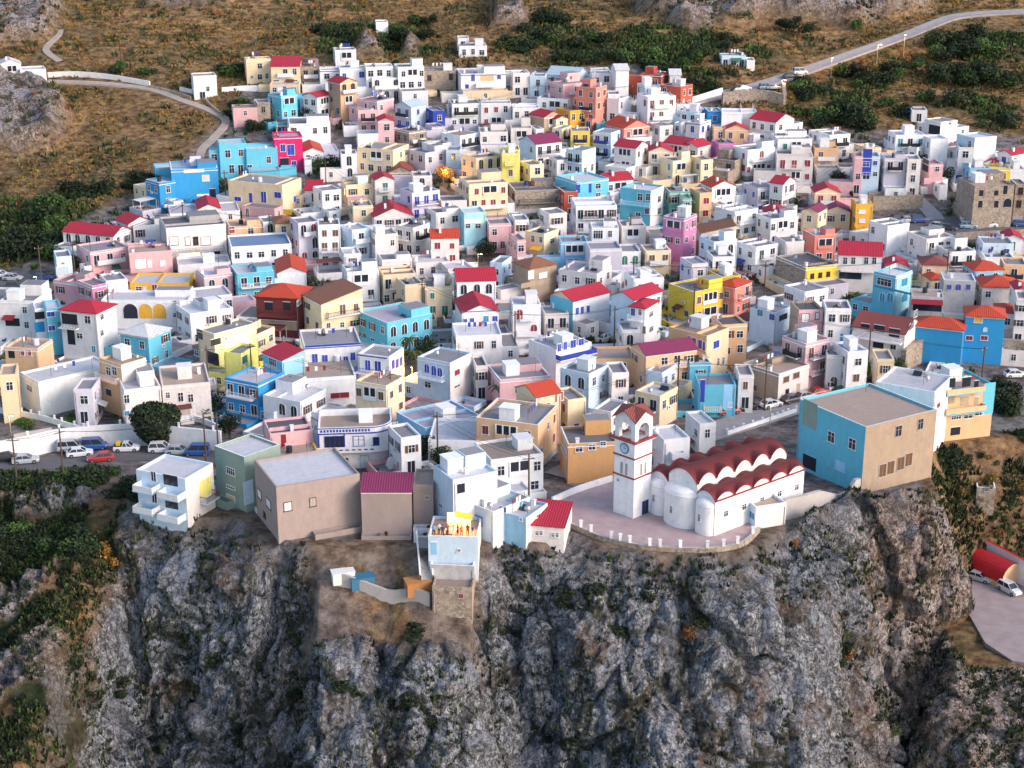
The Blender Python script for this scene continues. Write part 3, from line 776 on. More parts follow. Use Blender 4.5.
        if kindr == 'H': roof_hip(root, la, lb, h, rc)
        elif kindr in 'GX':
            # G: ridge along the wider wall; X: gable end on the wider wall
            ax = 'x' if (la >= lb) == (kindr == 'G') else 'y'
            if 'ax' in opts: ax = opts['ax']
            ends, r = roof_gable(root, la, lb, h, rc, ax, rng)
            g = MB(); gc = WM(opts['gc']) if 'gc' in opts else None
            for e, mm in zip(ends, (mr, ml) if ax == 'x' else (ml, ml)): g.face(e, gc or mm)
            g.build('gable', root)
            if la > 4 and rng.random() < .35:
                MB().box(-la * .3 - .3, -la * .3 + .3, lb * .3, lb * .3 + .5, h, h + r + .5, WM('w')).build('chimney', root)
        elif kindr == 'S':
            rm = RM(rc); rr = lb * .22; o = .2; m = MB()
            F = [(-la - o, -o, h - .02), (o, -o, h - .02), (o, lb, h + rr), (-la - o, lb, h + rr)]; uv = [(0, 0), (la, 0), (la, lb), (0, lb)]
            m.face(F, rm, uv)
            for j in range(4):
                a, b = F[j], F[(j + 1) % 4]; m.face([(a[0], a[1], a[2] - .12), (b[0], b[1], b[2] - .12), b, a], rm, uv)
            m.face([(q[0], q[1], q[2] - .12) for q in F[::-1]], rm, uv)
            m.build('roof', root)
            g = MB(); g.face([(0, 0, h), (0, lb, h), (0, lb, h + rr - .1)], mr); g.face([(-la, lb, h), (-la, 0, h), (-la, lb, h + rr - .1)], ml); g.face([(0, lb, h), (-la, lb, h), (-la, lb, h + rr - .1), (0, lb, h + rr - .1)], ml); g.build('gable', root)
        if la > 2 and rng.random() < .7:
            c = MB(); g = .06; cm = WM('w'); c.box(-la, 0, -g, -.003, h - .42, h - .27, cm); c.box(.003, g, 0, lb, h - .42, h - .27, cm); c.build('cornice', root)
    # ---- openings
    def wallpt(u, v):
        d = Vector(ray(u, v)); o = Vector((0, 0, CAMZ)); X = Vector((ca, sa, 0)); Y = Vector((-sa, ca, 0)); Pw = Vector(P)
        if u < xm or xm >= x1 - .5: nrm = Y; side = 'L'
        else: nrm = X; side = 'R'
        if xm <= x0 + .5: nrm = X; side = 'R'
        t = (Pw - o).dot(nrm) / d.dot(nrm); q = o + d * t - Pw
        return side, (q.dot(X) if side == 'L' else q.dot(Y)), q.z
    frame_c = 'white' if cl not in 'w' else ('white' if rng.random() < .5 else 'w')
    if cl in 'gsnz': frame_c = 'conc' if rng.random() < .5 else 'brown'
    if 'fc' in opts: frame_c = opts['fc']
    def scale(side): return s * (math.cos(al) if side == 'L' else math.sin(al))
    kk = {'w': 'window', 'd': 'door', 'a': 'arch', 'v': 'void', 'g': 'garage'}
    for f in feats:
        q = f.split(); u, v, w_, h_ = map(float, q[1:5]); fill = q[5] if len(q) > 5 else 'glass'
        side, a, z = wallpt(u, v + h_ / 2)       # foot of the opening
        sw = w_ / max(scale(side), .5); shh = h_ / (s * .95); k = q[0]
        fc = q[6] if len(q) > 6 else frame_c
        if k == 'B':
            balcony(root, side, a, z, sw, float(q[6]) if len(q) > 6 else 1.1, ml, M.get(fill) or WM(fill), q[7] if len(q) > 7 else 'bars', rng)
        elif k == 'P':   # paint patch or canopy
            loc, r_ = ((a, 0, z), 0) if side == 'L' else ((0, a, z), math.pi / 2)
            MB().box(-sw / 2, sw / 2, -.035, -.004, 0, shh, M.get(fill) or WM(fill)).build('painted_panel', root, loc, r_)
        elif k == 'A':
            loc, r_ = ((a, 0, z), 0) if side == 'L' else ((0, a, z), math.pi / 2)
            mt = M.get(fill) or (RM(fill[2]) if fill.startswith('rf') else WM(fill))
            MB().face([(-sw / 2, -1.5, 0), (sw / 2, -1.5, 0), (sw / 2, -.01, .6), (-sw / 2, -.01, .6)], mt).face([(-sw / 2, -.01, .55), (sw / 2, -.01, .55), (sw / 2, -1.5, -.05), (-sw / 2, -1.5, -.05)], mt).build('awning', root, loc, r_)
        else:
            put_open(root, side, a, z, kk[k], max(.4, sw), max(.4, shh), fc, fill, None if k in 'va' or fill == 'glass' else ('closed' if k in 'w' else None))
    if not feats or 'auto' in fl:
        big = 1.1 if s > 4.6 else 1.22
        ns = int(math.ceil(n - .25)); style = rng.random(); ar = 'ar' in fl or (style < .13 and n > 1.3)
        for side, L in (('L', la), ('R', lb)):
            if L < 1.6 or 'N' + side in fl or 'N' in fl: continue
            vis = scale(side) > 1.0
            main = (L * scale(side)) >= max(la * scale('L'), lb * scale('R')) * .98
            cnt = max(1, min(6, int((L - .3) / (2.15 if main else 2.7))))
            fl_top = h - (.45 if flat else .3)
            for k in range(ns):
                zt = fl_top - 3.05 * k
                if zt - 2.2 < zb + 1.2: break
                ground = (k == ns - 1)
                hasb = main and not ground and L > 4 and ('ba' in fl or rng.random() < .36)
                porch = main and not hasb and L > 5 and rng.random() < (.3 if not ground else .25)
                if porch:
                    w_ = min(L - 1.6, rng.uniform(2.4, 4.2)); a = -L / 2 if side == 'L' else L / 2; a += rng.uniform(-.2, .2) * (L - w_ - 1)
                    put_open(root, side, a, zt - 2.55, 'void', w_, 2.2, 'white', 'glass')  # dark panel stands for the shade behind the loggia front
                    loc, r_ = ((a, 0, zt - 2.55), 0) if side == 'L' else ((0, a, zt - 2.55), math.pi / 2)
                    m_ = MB()
                    for j in range(int(w_ / 1.2) + 1): xx = -w_ / 2 + .1 + j * (w_ - .2) / int(w_ / 1.2); m_.box(xx - .1, xx + .1, -.16, -.06, 0, 2.2, WM('w'))
                    m_.box(-w_ / 2, w_ / 2, -.2, -.06, 0, .75, ml if rng.random() < .6 else WM('w'))
                    m_.build('loggia_front', root, loc, r_)
                    for xx in (-1, 1):
                        if L - w_ > 3.4: put_open(root, side, a + xx * (w_ / 2 + (L - w_) / 4), zt - 2.15, 'window', .9 * big, 1.2 * big, frame_c, SHUT[wc], 'closed' if wc not in 'ky' else None)
                    continue
                if hasb:
                    a = -L / 2 if side == 'L' else L / 2; w_ = L * rng.uniform(.5, .9)
                    balcony(root, side, a, zt - 2.5, w_, 1.0, WM('w') if rng.random() < .6 else ml, M['iron'] if rng.random() < .4 else (M['white'] if wc != 'R' else M['blue']), rng.choice(('bars', 'posts', 'solid')) if s > 4 else 'solid', rng)
                for j in range(cnt):
                    u_ = (j + .5) / cnt + rng.uniform(-.05, .05) / cnt; a = -L + L * u_ if side == 'L' else L * u_
                    if rng.random() < (.12 if main else .3) and not ground: continue
                    fill = SHUT[wc] if rng.random() < .8 else 'glass'
                    if 'y' == wc and rng.random() < .5: fill = 'pane_lit'
                    shut = 'closed' if fill not in ('glass', 'pane_lit') else (rng.choice((None, None, 'blue' if wc == 'R' else 'brown')) if s > 4.2 else None)
                    door = (hasb and j in (cnt // 2, 0)) or (ground and main and j == rng.randrange(cnt))
                    if ar and main: put_open(root, side, a, zt - 2.45, 'arch', 1.0 * big, 1.9 * big, frame_c, fill)
                    elif door: put_open(root, side, a, zt - 2.5, 'door', 1.0 * big, 2.05, frame_c, fill if fill != 'pane_lit' else 'glass')
                    else:
                        wv = rng.choice((.8, .9, 1.1)) * big; put_open(root, side, a, zt - 2.15 + rng.choice((0, 0, .15)), 'window', wv, rng.choice((1.1, 1.3)) * big, frame_c, fill, shut)
        if n > 1.4 and rng.random() < .3:
            c = MB(); pm_ = rng.choice((M['conc'], WM('s') if False else M['conc'], WM('g'), M['blue'] if wc == 'R' else WM('W'))); c.box(-la, .05, -.05, -.004, zb, zb + 1.9, pm_); c.box(.004, .05, .0, lb, zb, zb + 1.9, pm_); c.build('plinth', root)
        if rng.random() < .28 and max(la, lb) > 4:
            side = 'L' if la >= lb else 'R'; L = max(la, lb); a = (-1 if side == 'L' else 1) * L * rng.uniform(.3, .7); w_ = rng.uniform(1.6, 3.0); zt = h - .5 - 3.05 * (ns - 1)
            loc, r_ = ((a, 0, zt - .5), 0) if side == 'L' else ((0, a, zt - .5), math.pi / 2); mt = rng.choice((M['cloth'], RM('b'), RM('n'), M['blue'], M['green']))
            MB().face([(-w_ / 2, -1.3, 0), (w_ / 2, -1.3, 0), (w_ / 2, -.01, .5), (-w_ / 2, -.01, .5)], mt).face([(-w_ / 2, -.01, .45), (w_ / 2, -.01, .45), (w_ / 2, -1.3, -.05), (-w_ / 2, -1.3, -.05)], mt).face([(-w_ / 2, -1.3, -.2), (w_ / 2, -1.3, -.2), (w_ / 2, -1.3, 0), (-w_ / 2, -1.3, 0)], mt).build('awning', root, loc, r_)
        # the flank that a step to the side would show
        if la * lb > 25 and 'N' not in fl:
            for k in range(max(1, ns - 1)):
                for j in range(max(1, int(lb / 3.2))):
                    put_open(root, 'K', lb * (j + .5) / max(1, int(lb / 3.2)), h - .5 - 3.05 * k - 2.1, 'window', .9, 1.2, frame_c, SHUT[wc] if wc != 'y' else 'glass', 'closed' if wc not in 'ky' else None, La=la)
        if n > 1.5 and rng.random() < .22 and s > 3.6 and la > 4 and 'N' not in fl:
            m_ = MB(); mt = ml; w_ = .95
            for j in range(9): m_.box(-la + .3 + j * .28, -la + .3 + (j + 1) * .28, -w_, -.004, zb, zb + 1.2 + j * .3, mt)
            m_.build('outside_stair', root)
        if rng.random() < .3 and s > 4.2 and 'N' not in fl:
            side = 'L' if la >= lb else 'R'; L = max(la, lb); a = -L * rng.uniform(.3, .7) if side == 'L' else L * rng.uniform(.3, .7)
            loc, r_ = ((a, 0, h - 2.4 - .6), 0) if side == 'L' else ((0, a, h - 3.0), math.pi / 2)
            MB().box(-.4, .4, -.3, -.01, 0, .55, M['white']).cyl((0, -.31, .28), (0, -.3, .28), .2, .2, M['iron'], 10).build('air_conditioner', root, loc, r_)
    if s > 4.4 and 'empty' not in fl:
        for _ in range(rng.choice((1, 1, 2))):
            side = rng.choice('LR'); L = la if side == 'L' else lb
            if L < 3: continue
            a = rng.choice((.25, L - .25)) if side == 'R' else -rng.choice((.25, L - .25))
            loc, r_ = ((a, 0, zb + .3), 0) if side == 'L' else ((0, a, zb + .3), math.pi / 2)
            MB().cyl((0, -.07, 0), (0, -.07, h - zb - .9), .045, .045, M['conc' if rng.random() < .5 else 'steel'], 6).build('drain_pipe', root, loc, r_)
    HOUSES.append(dict(root=root, x0=x0, xm=xm, x1=x1, y=y, n=n, cols=cols, roof=roof, wc=wc, nick=nick, s=s, la=la, lb=lb, P=P, h=h, al=al, rz=rz, nm=opts.get('nm', 'house'), px=((x0 + x1) / 2, y + h * s * .3)))
    return root, la, lb, h
# ------------------------------------------------------------------ plants
def leaf_mat(name, c, c2):
    m, nt, b = nodes_mat(name)
    oi = nt.nodes.new('ShaderNodeObjectInfo'); p = pos(nt)
    col = mixc(nt, ramp(nt, noise(nt, 1.1, 3, .6, p), [(.35, 0), (.65, 1)]), c, c2)
    hs = nt.nodes.new('ShaderNodeHueSaturation'); v = N(nt, 'ShaderNodeMapRange'); nt.links.new(oi.outputs['Random'], v.inputs[0]); v.inputs[3].default_value = .7; v.inputs[4].default_value = 1.3
    nt.links.new(v.outputs[0], hs.inputs['Value']); nt.links.new(col, hs.inputs['Color']); nt.links.new(hs.outputs[0], b.inputs['Base Color'])
    b.inputs['Roughness'].default_value = .8; b.inputs['Specular IOR Level'].default_value = .2
    return m
LM = dict(d=leaf_mat('dark_leaves', (.016, .034, .014), (.045, .065, .025)), g=leaf_mat('green_leaves', (.03, .075, .018), (.08, .13, .03)), o=leaf_mat('olive_leaves', (.06, .07, .03), (.13, .12, .05)),
 l=leaf_mat('light_green_leaves', (.10, .24, .02), (.25, .38, .04)), y=leaf_mat('dry_yellow_leaves', (.22, .13, .03), (.38, .22, .05)), a=leaf_mat('orange_and_lamp_lit_leaves', (.42, .18, .03), (.55, .30, .06)),  # orange here holds the lamp light on the upper village tree
 r=leaf_mat('dry_red_brown_leaves', (.16, .06, .03), (.26, .11, .05)), w=leaf_mat('white_blossom', (.75, .73, .76), (.6, .6, .66)), k=leaf_mat('near_black_leaves', (.008, .014, .010), (.022, .030, .018)))
def leaves(seed, rx, ry, rz, nleaf, size, mats, nl=7, cz=None, squash=0.0):
    rng = np.random.RandomState(seed); cz = rz if cz is None else cz
    # several lobes of unequal size make the uneven outline
    lobes = [(rng.uniform(-.55, .55) * rx, rng.uniform(-.55, .55) * ry, cz + rng.uniform(-.45, .5) * rz, rng.uniform(.38, .66)) for _ in range(nl)] + [(0, 0, cz, .72)]
    w = np.array([l[3] ** 2 for l in lobes]); w /= w.sum()
    k = rng.choice(len(lobes), nleaf, p=w); L = np.array(lobes)[k]
    d = rng.normal(size=(nleaf, 3)); d /= np.linalg.norm(d, axis=1)[:, None]
    rad = rng.uniform(.55, 1.05, nleaf) ** .5
    c = L[:, :3] + d * (rad * L[:, 3])[:, None] * np.array([rx, ry, rz])
    c[:, 2] = np.maximum(c[:, 2], -.1)
    n = d + rng.normal(size=(nleaf, 3)) * .7; n /= np.linalg.norm(n, axis=1)[:, None]
    t = np.cross(n, rng.normal(size=(nleaf, 3))); t /= np.linalg.norm(t, axis=1)[:, None]; b = np.cross(n, t)
    s = size * rng.uniform(.6, 1.4, nleaf)[:, None]
    V = np.stack([c - t * s, c - b * s * .6, c + t * s, c + b * s * .6], 1).reshape(-1, 3)
    q = np.arange(nleaf * 4).reshape(-1, 4)
    me = bpy.data.meshes.new('crown'); me.vertices.add(len(V)); me.vertices.foreach_set('co', V.astype(np.float32).ravel())
    me.loops.add(nleaf * 4); me.loops.foreach_set('vertex_index', q.astype(np.int32).ravel()); me.polygons.add(nleaf); me.polygons.foreach_set('loop_start', np.arange(0, nleaf * 4, 4, dtype=np.int32))
    for m_ in mats: me.materials.append(LM[m_])
    me.polygons.foreach_set('material_index', (rng.rand(nleaf) ** 1.6 * len(mats)).astype(np.int32))
    me.update(); return me
_bs = {}
def bush_small(k):
    if k not in _bs: _bs[k] = leaves(900 + k, .6, .6, .55, 90, .16, 'gd', nl=3, cz=.5)
    return _bs[k]
# ------------------------------------------------------------------ the village, house by house
# left, corner and right of the walls as surveyed on the photograph, eaves height, storeys, wall colour, roof, shutters
CAT = '''
0 0 20 64 1.9 w Gw bare empty #white_hut_at_the_far_left_hilltop nm=chapel
20 20 45 70 1.5 w w bare empty NR
191 193 216 76 2 w t bare empty nm=chapel #little_white_chapel_beside_the_walled_path
+ w 208 89 3 4
+ d 203 97 5 9
246 246 271 60 2.2 c t bare #cream_house_with_two_gable_parapets
+ w 260 66 4 5
+ w 252 77 2 3
+ w 260 77 4 5
+ w 267 76 3 5
271 271 300 66 2 c Sc
300 301 320 67 1.5 s f
320 320 344 70 1.7 w f R
257 257 270 103 1.7 s f
268 281 297 96 2.3 t f #narrow_turquoise_house_with_a_blank_recess
303 317 331 97 2 w Gc
288 289 330 124 1.7 w f R
274 274 302 137 2.8 m l #magenta_house
+ w 283 148 5 7 R
+ w 291 150 7 10 R
+ v 285 167 9 17
+ w 294 163 5 4 R
+ w 294 171 5 4 R
209 219 221 150 2.2 t w
219 219 246 144 2.9 t w #turquoise_house_beside_the_magenta_one
+ w 228 154 5 7
+ w 241 153 4 6
+ w 232 169 5 8
+ d 241 170 5 9
+ d 250 170 5 9
246 246 277 149 2.4 t w
+ w 269 160 4 6
+ w 269 171 4 4
+ d 250 170 5 9
146 159 175 183 2.2 B w
155 155 174 168 1.5 t w N
170 171 217 170 2.9 B w #azure_house_with_outside_stairs
+ P 194 171 20 3 w
+ w 206 178 7 6 W
+ P 203 195 12 2 w
+ v 213 193 6 8
340 340 366 69 2.2 w b R
366 366 393 67 2.6 w w
357 357 371 77 1.3 i w t
372 372 400 78 1.8 w w
394 398 424 67 2.7 w f
424 424 456 71 1.7 s f
456 461 506 74 2.3 w l R bare #wide_white_house_with_three_blue_windows_at_the_village_top
+ w 473 78 4 6 R
+ w 499 77 4 4 R
+ v 487 78 13 6 p
+ B 485 84 19 5 white 1.3 solid
+ v 467 88 4 6 R
328 340 357 83 3.2 np Gc #tall_tan_house_with_a_small_crimson_roof
357 377 394 101 2.5 k f
358 358 378 110 2 k f b ba
378 378 394 121 2.3 k Gc #pink_house_with_tiny_crimson_roof
395 411 426 107 2.2 i Xi R ax=y #pale_blue_house_with_a_pointed_gable
426 433 445 111 1.8 R f #royal_blue_house
448 452 481 104 2 w f
480 481 511 103 2 w f r
395 409 426 132 1.6 s f
425 432 445 127 1.4 l f R
441 460 480 136 1.7 w t
480 480 508 132 1.6 W f
340 341 357 154 2 w f
303 303 357 152 1.2 w Gr bare Lb=5 #long_low_house_with_orange_red_roof_beside_the_magenta_one
357 393 409 150 2.3 c f
408 425 446 153 1.7 l f
446 460 462 150 1.7 i f
388 389 424 172 1.1 s Gb Lb=6
461 476 504 158 2.3 c f
504 505 520 150 3 Y f y
510 513 530 73 2 W w
530 545 547 76 1.8 i f
546 577 588 76 1.6 i Gi
590 592 612 73 1.8 w f
611 616 629 70 2.8 w Xw ax=y N
546 563 590 84 2.6 k f
576 596 607 88 3.4 u f b #tall_salmon_red_house
607 608 620 94 2.2 w f r
607 619 629 99 2.2 w f
510 513 540 108 2 w w
537 568 577 99 1.5 w f
640 661 669 75 2 r f
637 645 662 86 1.6 i f
637 648 676 97 2.9 w w ba b #white_block_with_balconies_by_the_brick_red_houses
668 670 681 75 2 w Xw
660 681 693 87 2.5 r f ar #brick_red_house_with_arched_windows
672 677 691 104 1.4 w f
529 544 562 117 2 n Gc b #tan_house_under_crimson_roof
556 570 585 111 1.6 o f
545 556 568 119 1.8 c Gc
552 562 572 129 2 c f
570 571 590 131 2.4 y f b ba #golden_yellow_house_with_balconies
594 597 607 124 .9 t w N
593 611 621 133 2.2 i f R
605 624 650 128 2 u Gr b #salmon_red_house_with_a_bright_red_roof
618 627 652 138 1.5 W f
648 660 673 126 1.8 W f
510 511 532 128 1.6 W f
529 536 544 129 1.5 w f
519 536 562 144 2.3 iw Xd ax=y #white_house_with_two_plum_gables
500 502 519 153 3.1 Y f b
519 530 544 165 2 c f
549 557 568 160 2.2 w f
566 582 596 151 3.1 i f
614 636 648 148 2.4 W Gc b
648 649 673 151 1.9 c Gc
664 688 701 145 1.8 W Gc
660 673 691 161 2 c f t
596 607 633 181 1.6 w Gc #white_house_with_crimson_roof_behind_the_bright_turquoise_one
680 698 706 112 1.8 i w
704 708 722 111 2.2 B f R ba #blue_balcony_house_by_the_upper_road
721 722 742 112 2.6 w w N
740 742 757 112 1.5 w w N
750 776 794 122 2.2 w Gc ax=x #white_gabled_house_with_long_crimson_roof_below_the_road_wall
686 700 711 123 2.4 w f R
711 714 726 128 1.8 p w
723 725 748 129 1.8 p Gc b
680 698 711 147 1.8 W Gc
711 719 736 144 1.7 v f
735 755 773 143 1.2 W w
770 778 812 139 2.4 w f e
732 748 775 150 2.3 w f r ar
690 701 713 160 2.2 c f
712 735 746 161 1.6 s k
775 777 813 156 2.2 W f r
811 815 838 148 2 p f b
818 830 850 135 2 w f
854 866 881 148 2 c w
888 896 925 135 2.2 w w t
922 931 948 139 2.4 w w NR empty bare
908 917 926 148 1.6 w f
925 941 957 122 2.2 Ww f bare #white_box_house_on_the_brown_slope_above_the_others
+ v 934 130 11 9
+ w 950 123 2 3
909 912 927 110 .9 w f bare
957 975 996 138 3.2 iw w NR empty bare #tall_plain_white_block_at_the_upper_right
956 959 974 147 2.4 w f R
982 984 999 162 1.2 w Gc
998 1012 1026 155 2 w Gc R
853 855 863 156 3 k f
860 863 880 156 3.1 i f R
+ P 866 163 9 26 R
+ w 866 164 7 5
+ w 866 176 7 6
+ w 875 163 4 4 R
+ w 875 174 4 4
880 885 906 158 2.9 l f
904 908 921 159 3 W f
921 930 943 164 2.3 k f #pink_house_at_the_foot_of_the_brown_slope
+ v 925 165 6 12
+ w 937 169 4 5
+ P 933 181 18 6 k
963 970 990 168 1.7 b f t
981 985 1010 168 1.6 y f
1004 1010 1026 169 1.6 w f
957 975 1013 186 3.3 s t al=66 nocor bare #unfinished_grey_stone_block
+ v 981 193 4 6
+ v 996 193 4 5
+ v 980 204 4 7
+ v 996 204 4 7
+ a 1007 203 8 8
+ v 1005 190 4 8
1010 1016 1026 184 2.6 s f
83 113 130 236 1.7 w Gc La=13 Lb=7 #white_house_with_wide_crimson_roof_by_the_thicket
116 128 147 224 1.8 w Gc ax=x Lb=6
130 133 171 226 1.7 w f
54 56 71 257 1.9 i f bare
+ w 63 263 3 2
+ g 63 271 11 8 i
77 90 128 252 1.7 k f
128 129 171 253 2 k t #long_pink_house_with_lit_porch
+ v 141 264 9 8 pane_lit
+ w 150 264 4 7 white
+ w 163 264 5 6 white
+ B 148 269 34 4 k 1.0 solid
54 78 97 283 1.5 k f
78 92 108 286 2 kv f
100 106 127 281 2.1 w f
118 188 200 300 1.9 w w NL NR Lb=7 La=17 #white_house_with_three_ochre_arches
+ a 131 311 14 15 glass white
+ a 146 311 13 15 o white
+ a 160 311 13 15 o white
+ w 175 302 3 3
+ w 175 315 3 4
131 188 199 283 1.3 oy w Lb=8 #ochre_house_with_a_red_door
+ w 139 289 6 5
+ w 145 289 3 5 white
+ d 155 289 5 8 red
+ w 164 289 4 6
+ w 172 289 4 6
228 282 306 185 2.5 c f R bare Lb=9 #wide_cream_house_with_blue_shutters
+ w 238 199 7 4 R
+ v 251 198 3 10 R
+ d 264 197 5 11 R
+ w 278 195 7 6 R
+ w 297 198 7 6 R
+ d 252 211 4 5 teal
+ P 267 210 50 5 y
305 306 322 190 1.2 w Sc k
313 322 341 191 2 w f
196 198 241 209 1.4 W Gc Lb=5
160 166 225 228 3 gW k NL NR bare #pale_grey_arcaded_house
+ B 196 248 56 6 g 1.2 posts
+ w 174 241 8 8 white
+ w 188 241 5 8 white
+ w 196 241 5 8
+ w 206 241 9 8 white
+ v 190 255 20 8 pane_lit
+ d 207 256 5 9 red
+ w 216 255 8 6
226 230 262 227 2 p t
+ w 232 230 5 6 red
+ w 251 231 5 8
258 263 276 222 2 w f
273 275 292 223 2.2 yc Hn
228 231 291 247 1.9 w b
290 298 319 223 2.8 l f r ar
317 318 340 225 2.8 w f b
176 178 230 265 1.1 w w NL NR
197 204 232 276 1.9 k w
231 237 274 274 2 t w k #turquoise_house_behind_the_dark_timber_balcony
276 277 341 273 1.3 w Gr NL NR bare Lb=6 #long_white_hall_with_bright_red_roof
187 194 232 298 1.4 w w ar
256 298 312 298 2.6 D Hr NL #dark_red_timber_balcony_house
+ v 269 306 8 8
+ v 287 306 7 8
+ B 278 313 34 4 dwood 1.5 bars
+ w 299 302 4 5
+ v 279 325 36 9 n
341 346 374 185 1.7 c f y
371 375 394 180 2.1 W Gc e
411 413 432 176 1.8 W f r
400 412 440 193 2.4 l f R
438 441 467 201 1.5 W f
459 469 508 184 2.7 c t r
350 353 373 206 1.9 c f
370 374 408 217 1.5 W Gc La=9 Lb=9 rise=2 #low_house_under_a_big_square_crimson_roof
426 436 462 213 2.3 W f
430 431 459 238 2.1 W Gr r #white_house_with_small_orange_red_roof_at_the_village_centre
459 464 486 213 2.7 a w bare #pale_aqua_house
+ P 473 221 17 4 white
+ w 468 226 4 4 glass
+ w 478 226 5 4 glass
485 489 511 224 2 k f
340 352 370 230 2.5 i l
369 375 398 235 2.3 W f
396 413 430 228 2.4 W f y
340 344 361 254 1.6 w w
342 347 379 272 2.3 w f
377 382 412 260 1.5 w f r
378 383 416 275 2 c t
396 405 424 285 2.1 c f
424 425 452 287 1.9 c f e
411 416 450 263 1 W w
440 448 473 269 1.1 W w
454 457 496 281 2.5 w Gc #white_house_with_crimson_roof_in_the_upper_middle
490 502 512 263 2 i f
507 515 560 191 1.6 s k bare
557 564 578 192 1.8 r f #small_brick_red_house_beside_the_stone_ruin
555 577 609 182 2.4 t w #bright_turquoise_house
+ v 578 188 4 10 R
+ w 598 186 5 5
+ w 598 195 5 4
+ v 590 188 3 9 R
620 651 664 191 3.3 tw w bare #turquoise_house_with_white_balconies
+ w 640 197 5 7
+ w 648 197 4 7
+ B 637 203 30 4 white 1.4 bars
+ w 638 217 5 8
+ w 647 210 4 8
+ w 659 199 3 6
+ w 659 211 3 6
664 670 690 192 2.5 e f #green_house_with_tiny_balconies
571 576 617 206 2.4 w w
590 592 619 228 2.3 w w NL bare #white_house_with_large_dark_window_and_blank_base_wall
+ w 598 234 9 9
+ w 610 234 4 6
585 590 622 249 2.2 l f N bare
511 515 529 220 1.7 w f
539 549 567 214 2.2 W f
525 544 559 234 2.3 c f #cream_house_with_an_orange_stair_canopy
+ w 533 239 3 6
+ w 541 240 3 5
+ w 552 241 4 4
+ w 551 255 4 4
+ A 538 246 10 5 o
510 517 526 240 2 k f
558 561 588 242 1.9 b f t
617 622 646 226 2 W f r
645 650 668 234 1.3 W f
604 609 641 252 1.6 w f e ar
640 646 671 251 1.7 c t b
513 530 557 268 2.4 n Hn bare #brown_house_with_a_hipped_roof_and_rounded_balcony
+ w 531 275 6 8 white
+ w 543 275 8 6 white
+ P 538 283 34 5 n
+ w 532 293 8 5
558 597 612 274 2.1 W l
624 634 664 279 2 w w r
550 573 597 301 2.1 tw Xc ax=y gc=c Lb=10 #turquoise_house_with_crimson_roof_and_cream_gable
+ w 577 311 3 7 R
+ w 582 310 3 7 R
+ w 588 309 3 7 R
+ w 577 327 3 5
611 634 653 300 2.5 iw Xc ax=y Lb=9 #white_house_with_crimson_gable_roof_and_a_front_turret
630 645 658 308 3 w Hc bare R
+ w 633 312 4 7 R
+ w 651 314 4 5
+ w 651 329 4 5
+ w 640 312 3 6
+ B 636 318 14 4 white 1.0 bars
+ d 644 330 3 7 red
701 712 736 187 1.9 w Xr
742 758 787 188 1.9 l f R
770 783 795 184 2.5 w Xc
811 815 840 192 2 c Gc r #cream_house_with_square_crimson_roof_in_the_upper_right
802 818 827 212 2.5 c Xd ax=y
822 824 850 211 1.3 c Gd
690 700 712 193 2.6 p f r
678 683 692 198 2.6 e f
663 684 697 219 3.4 v f #three_storey_mauve_pink_house
696 701 736 233 1.8 c Sn
714 735 758 212 2.6 w w
762 767 791 214 1.7 w Gc #white_house_with_crimson_roof_beside_the_terrace_of_potted_trees
756 771 798 219 2.5 w f
699 714 737 242 2.4 iw f
736 756 778 247 2 w f
774 786 804 242 2.1 W f r
803 815 836 236 2.1 u w #salmon_and_yellow_house_below_the_crimson_roofs
784 806 837 268 1.9 sy k La=11 Lb=8 cap #yellow_workshop_with_a_grey_sunken_roof
+ w 812 276 3 5
+ w 820 275 3 5
+ w 828 274 3 5
706 713 735 257 2.1 w f
680 692 708 264 2.5 l f R
707 722 741 277 2 y f b
719 735 751 287 2.1 u Hr #orange_house_with_a_red_hipped_roof
668 694 724 292 2.1 y f b #golden_yellow_house_with_white_trim
784 805 828 292 2.3 w f
851 856 873 204 2.5 o w bare #bright_orange_yellow_box_house
+ w 862 212 6 3 white
+ w 862 221 5 3 white
+ v 854 219 2 6
869 888 909 226 2.5 w f NR bare
907 927 955 239 2.3 W f #off_white_hall_beside_the_car_park
838 839 881 254 2.5 W Gc #pale_house_with_dull_crimson_roof_by_the_trees
+ w 845 261 4 6
+ w 853 261 4 6
+ w 866 261 4 6
+ w 874 261 4 6
+ B 860 269 38 4 white 1.1 bars
+ v 850 275 22 8
883 886 908 266 1.1 w Gc
874 896 912 276 3.3 ta w #turquoise_three_storey_house_with_teal_windows
+ w 884 282 14 7 glass
+ w 904 282 6 8 teal
+ P 893 290 38 2 teal
+ a 882 297 5 9 teal
+ a 890 297 6 9 teal
+ a 904 297 6 9 teal
918 923 948 264 1.6 c Hb
920 931 944 279 1.1 c Hr
937 950 975 252 1.9 w f
977 983 1013 243 1.6 i f R
1000 1004 1022 238 1.2 w Gc
963 975 1002 270 1.8 b Hr #light_blue_house_with_a_red_hipped_roof
1000 1004 1026 264 2 p f
940 944 975 280 2.1 g w bare #grey_house_with_three_blue_windows
+ w 949 287 4 5 R
+ a 958 287 5 6 R
+ w 968 287 4 5 R
976 983 1018 286 1.6 W Hr
1010 1016 1028 290 2.3 W Gc t
979 985 1013 257 1.2 w f
8 34 46 301 2.7 w f La=12 Lb=9 bare
+ w 25 310 4 6
+ w 27 325 4 6
+ v 13 322 14 8
+ A 10 316 11 4 rfc
34 35 47 309 2.7 w w bare
+ v 40 315 10 8
+ P 40 327 10 10 B
46 46 61 309 2.9 t w bare #narrow_turquoise_house_joined_to_white_neighbours
+ w 51 314 7 5 R
+ w 52 328 6 5 R
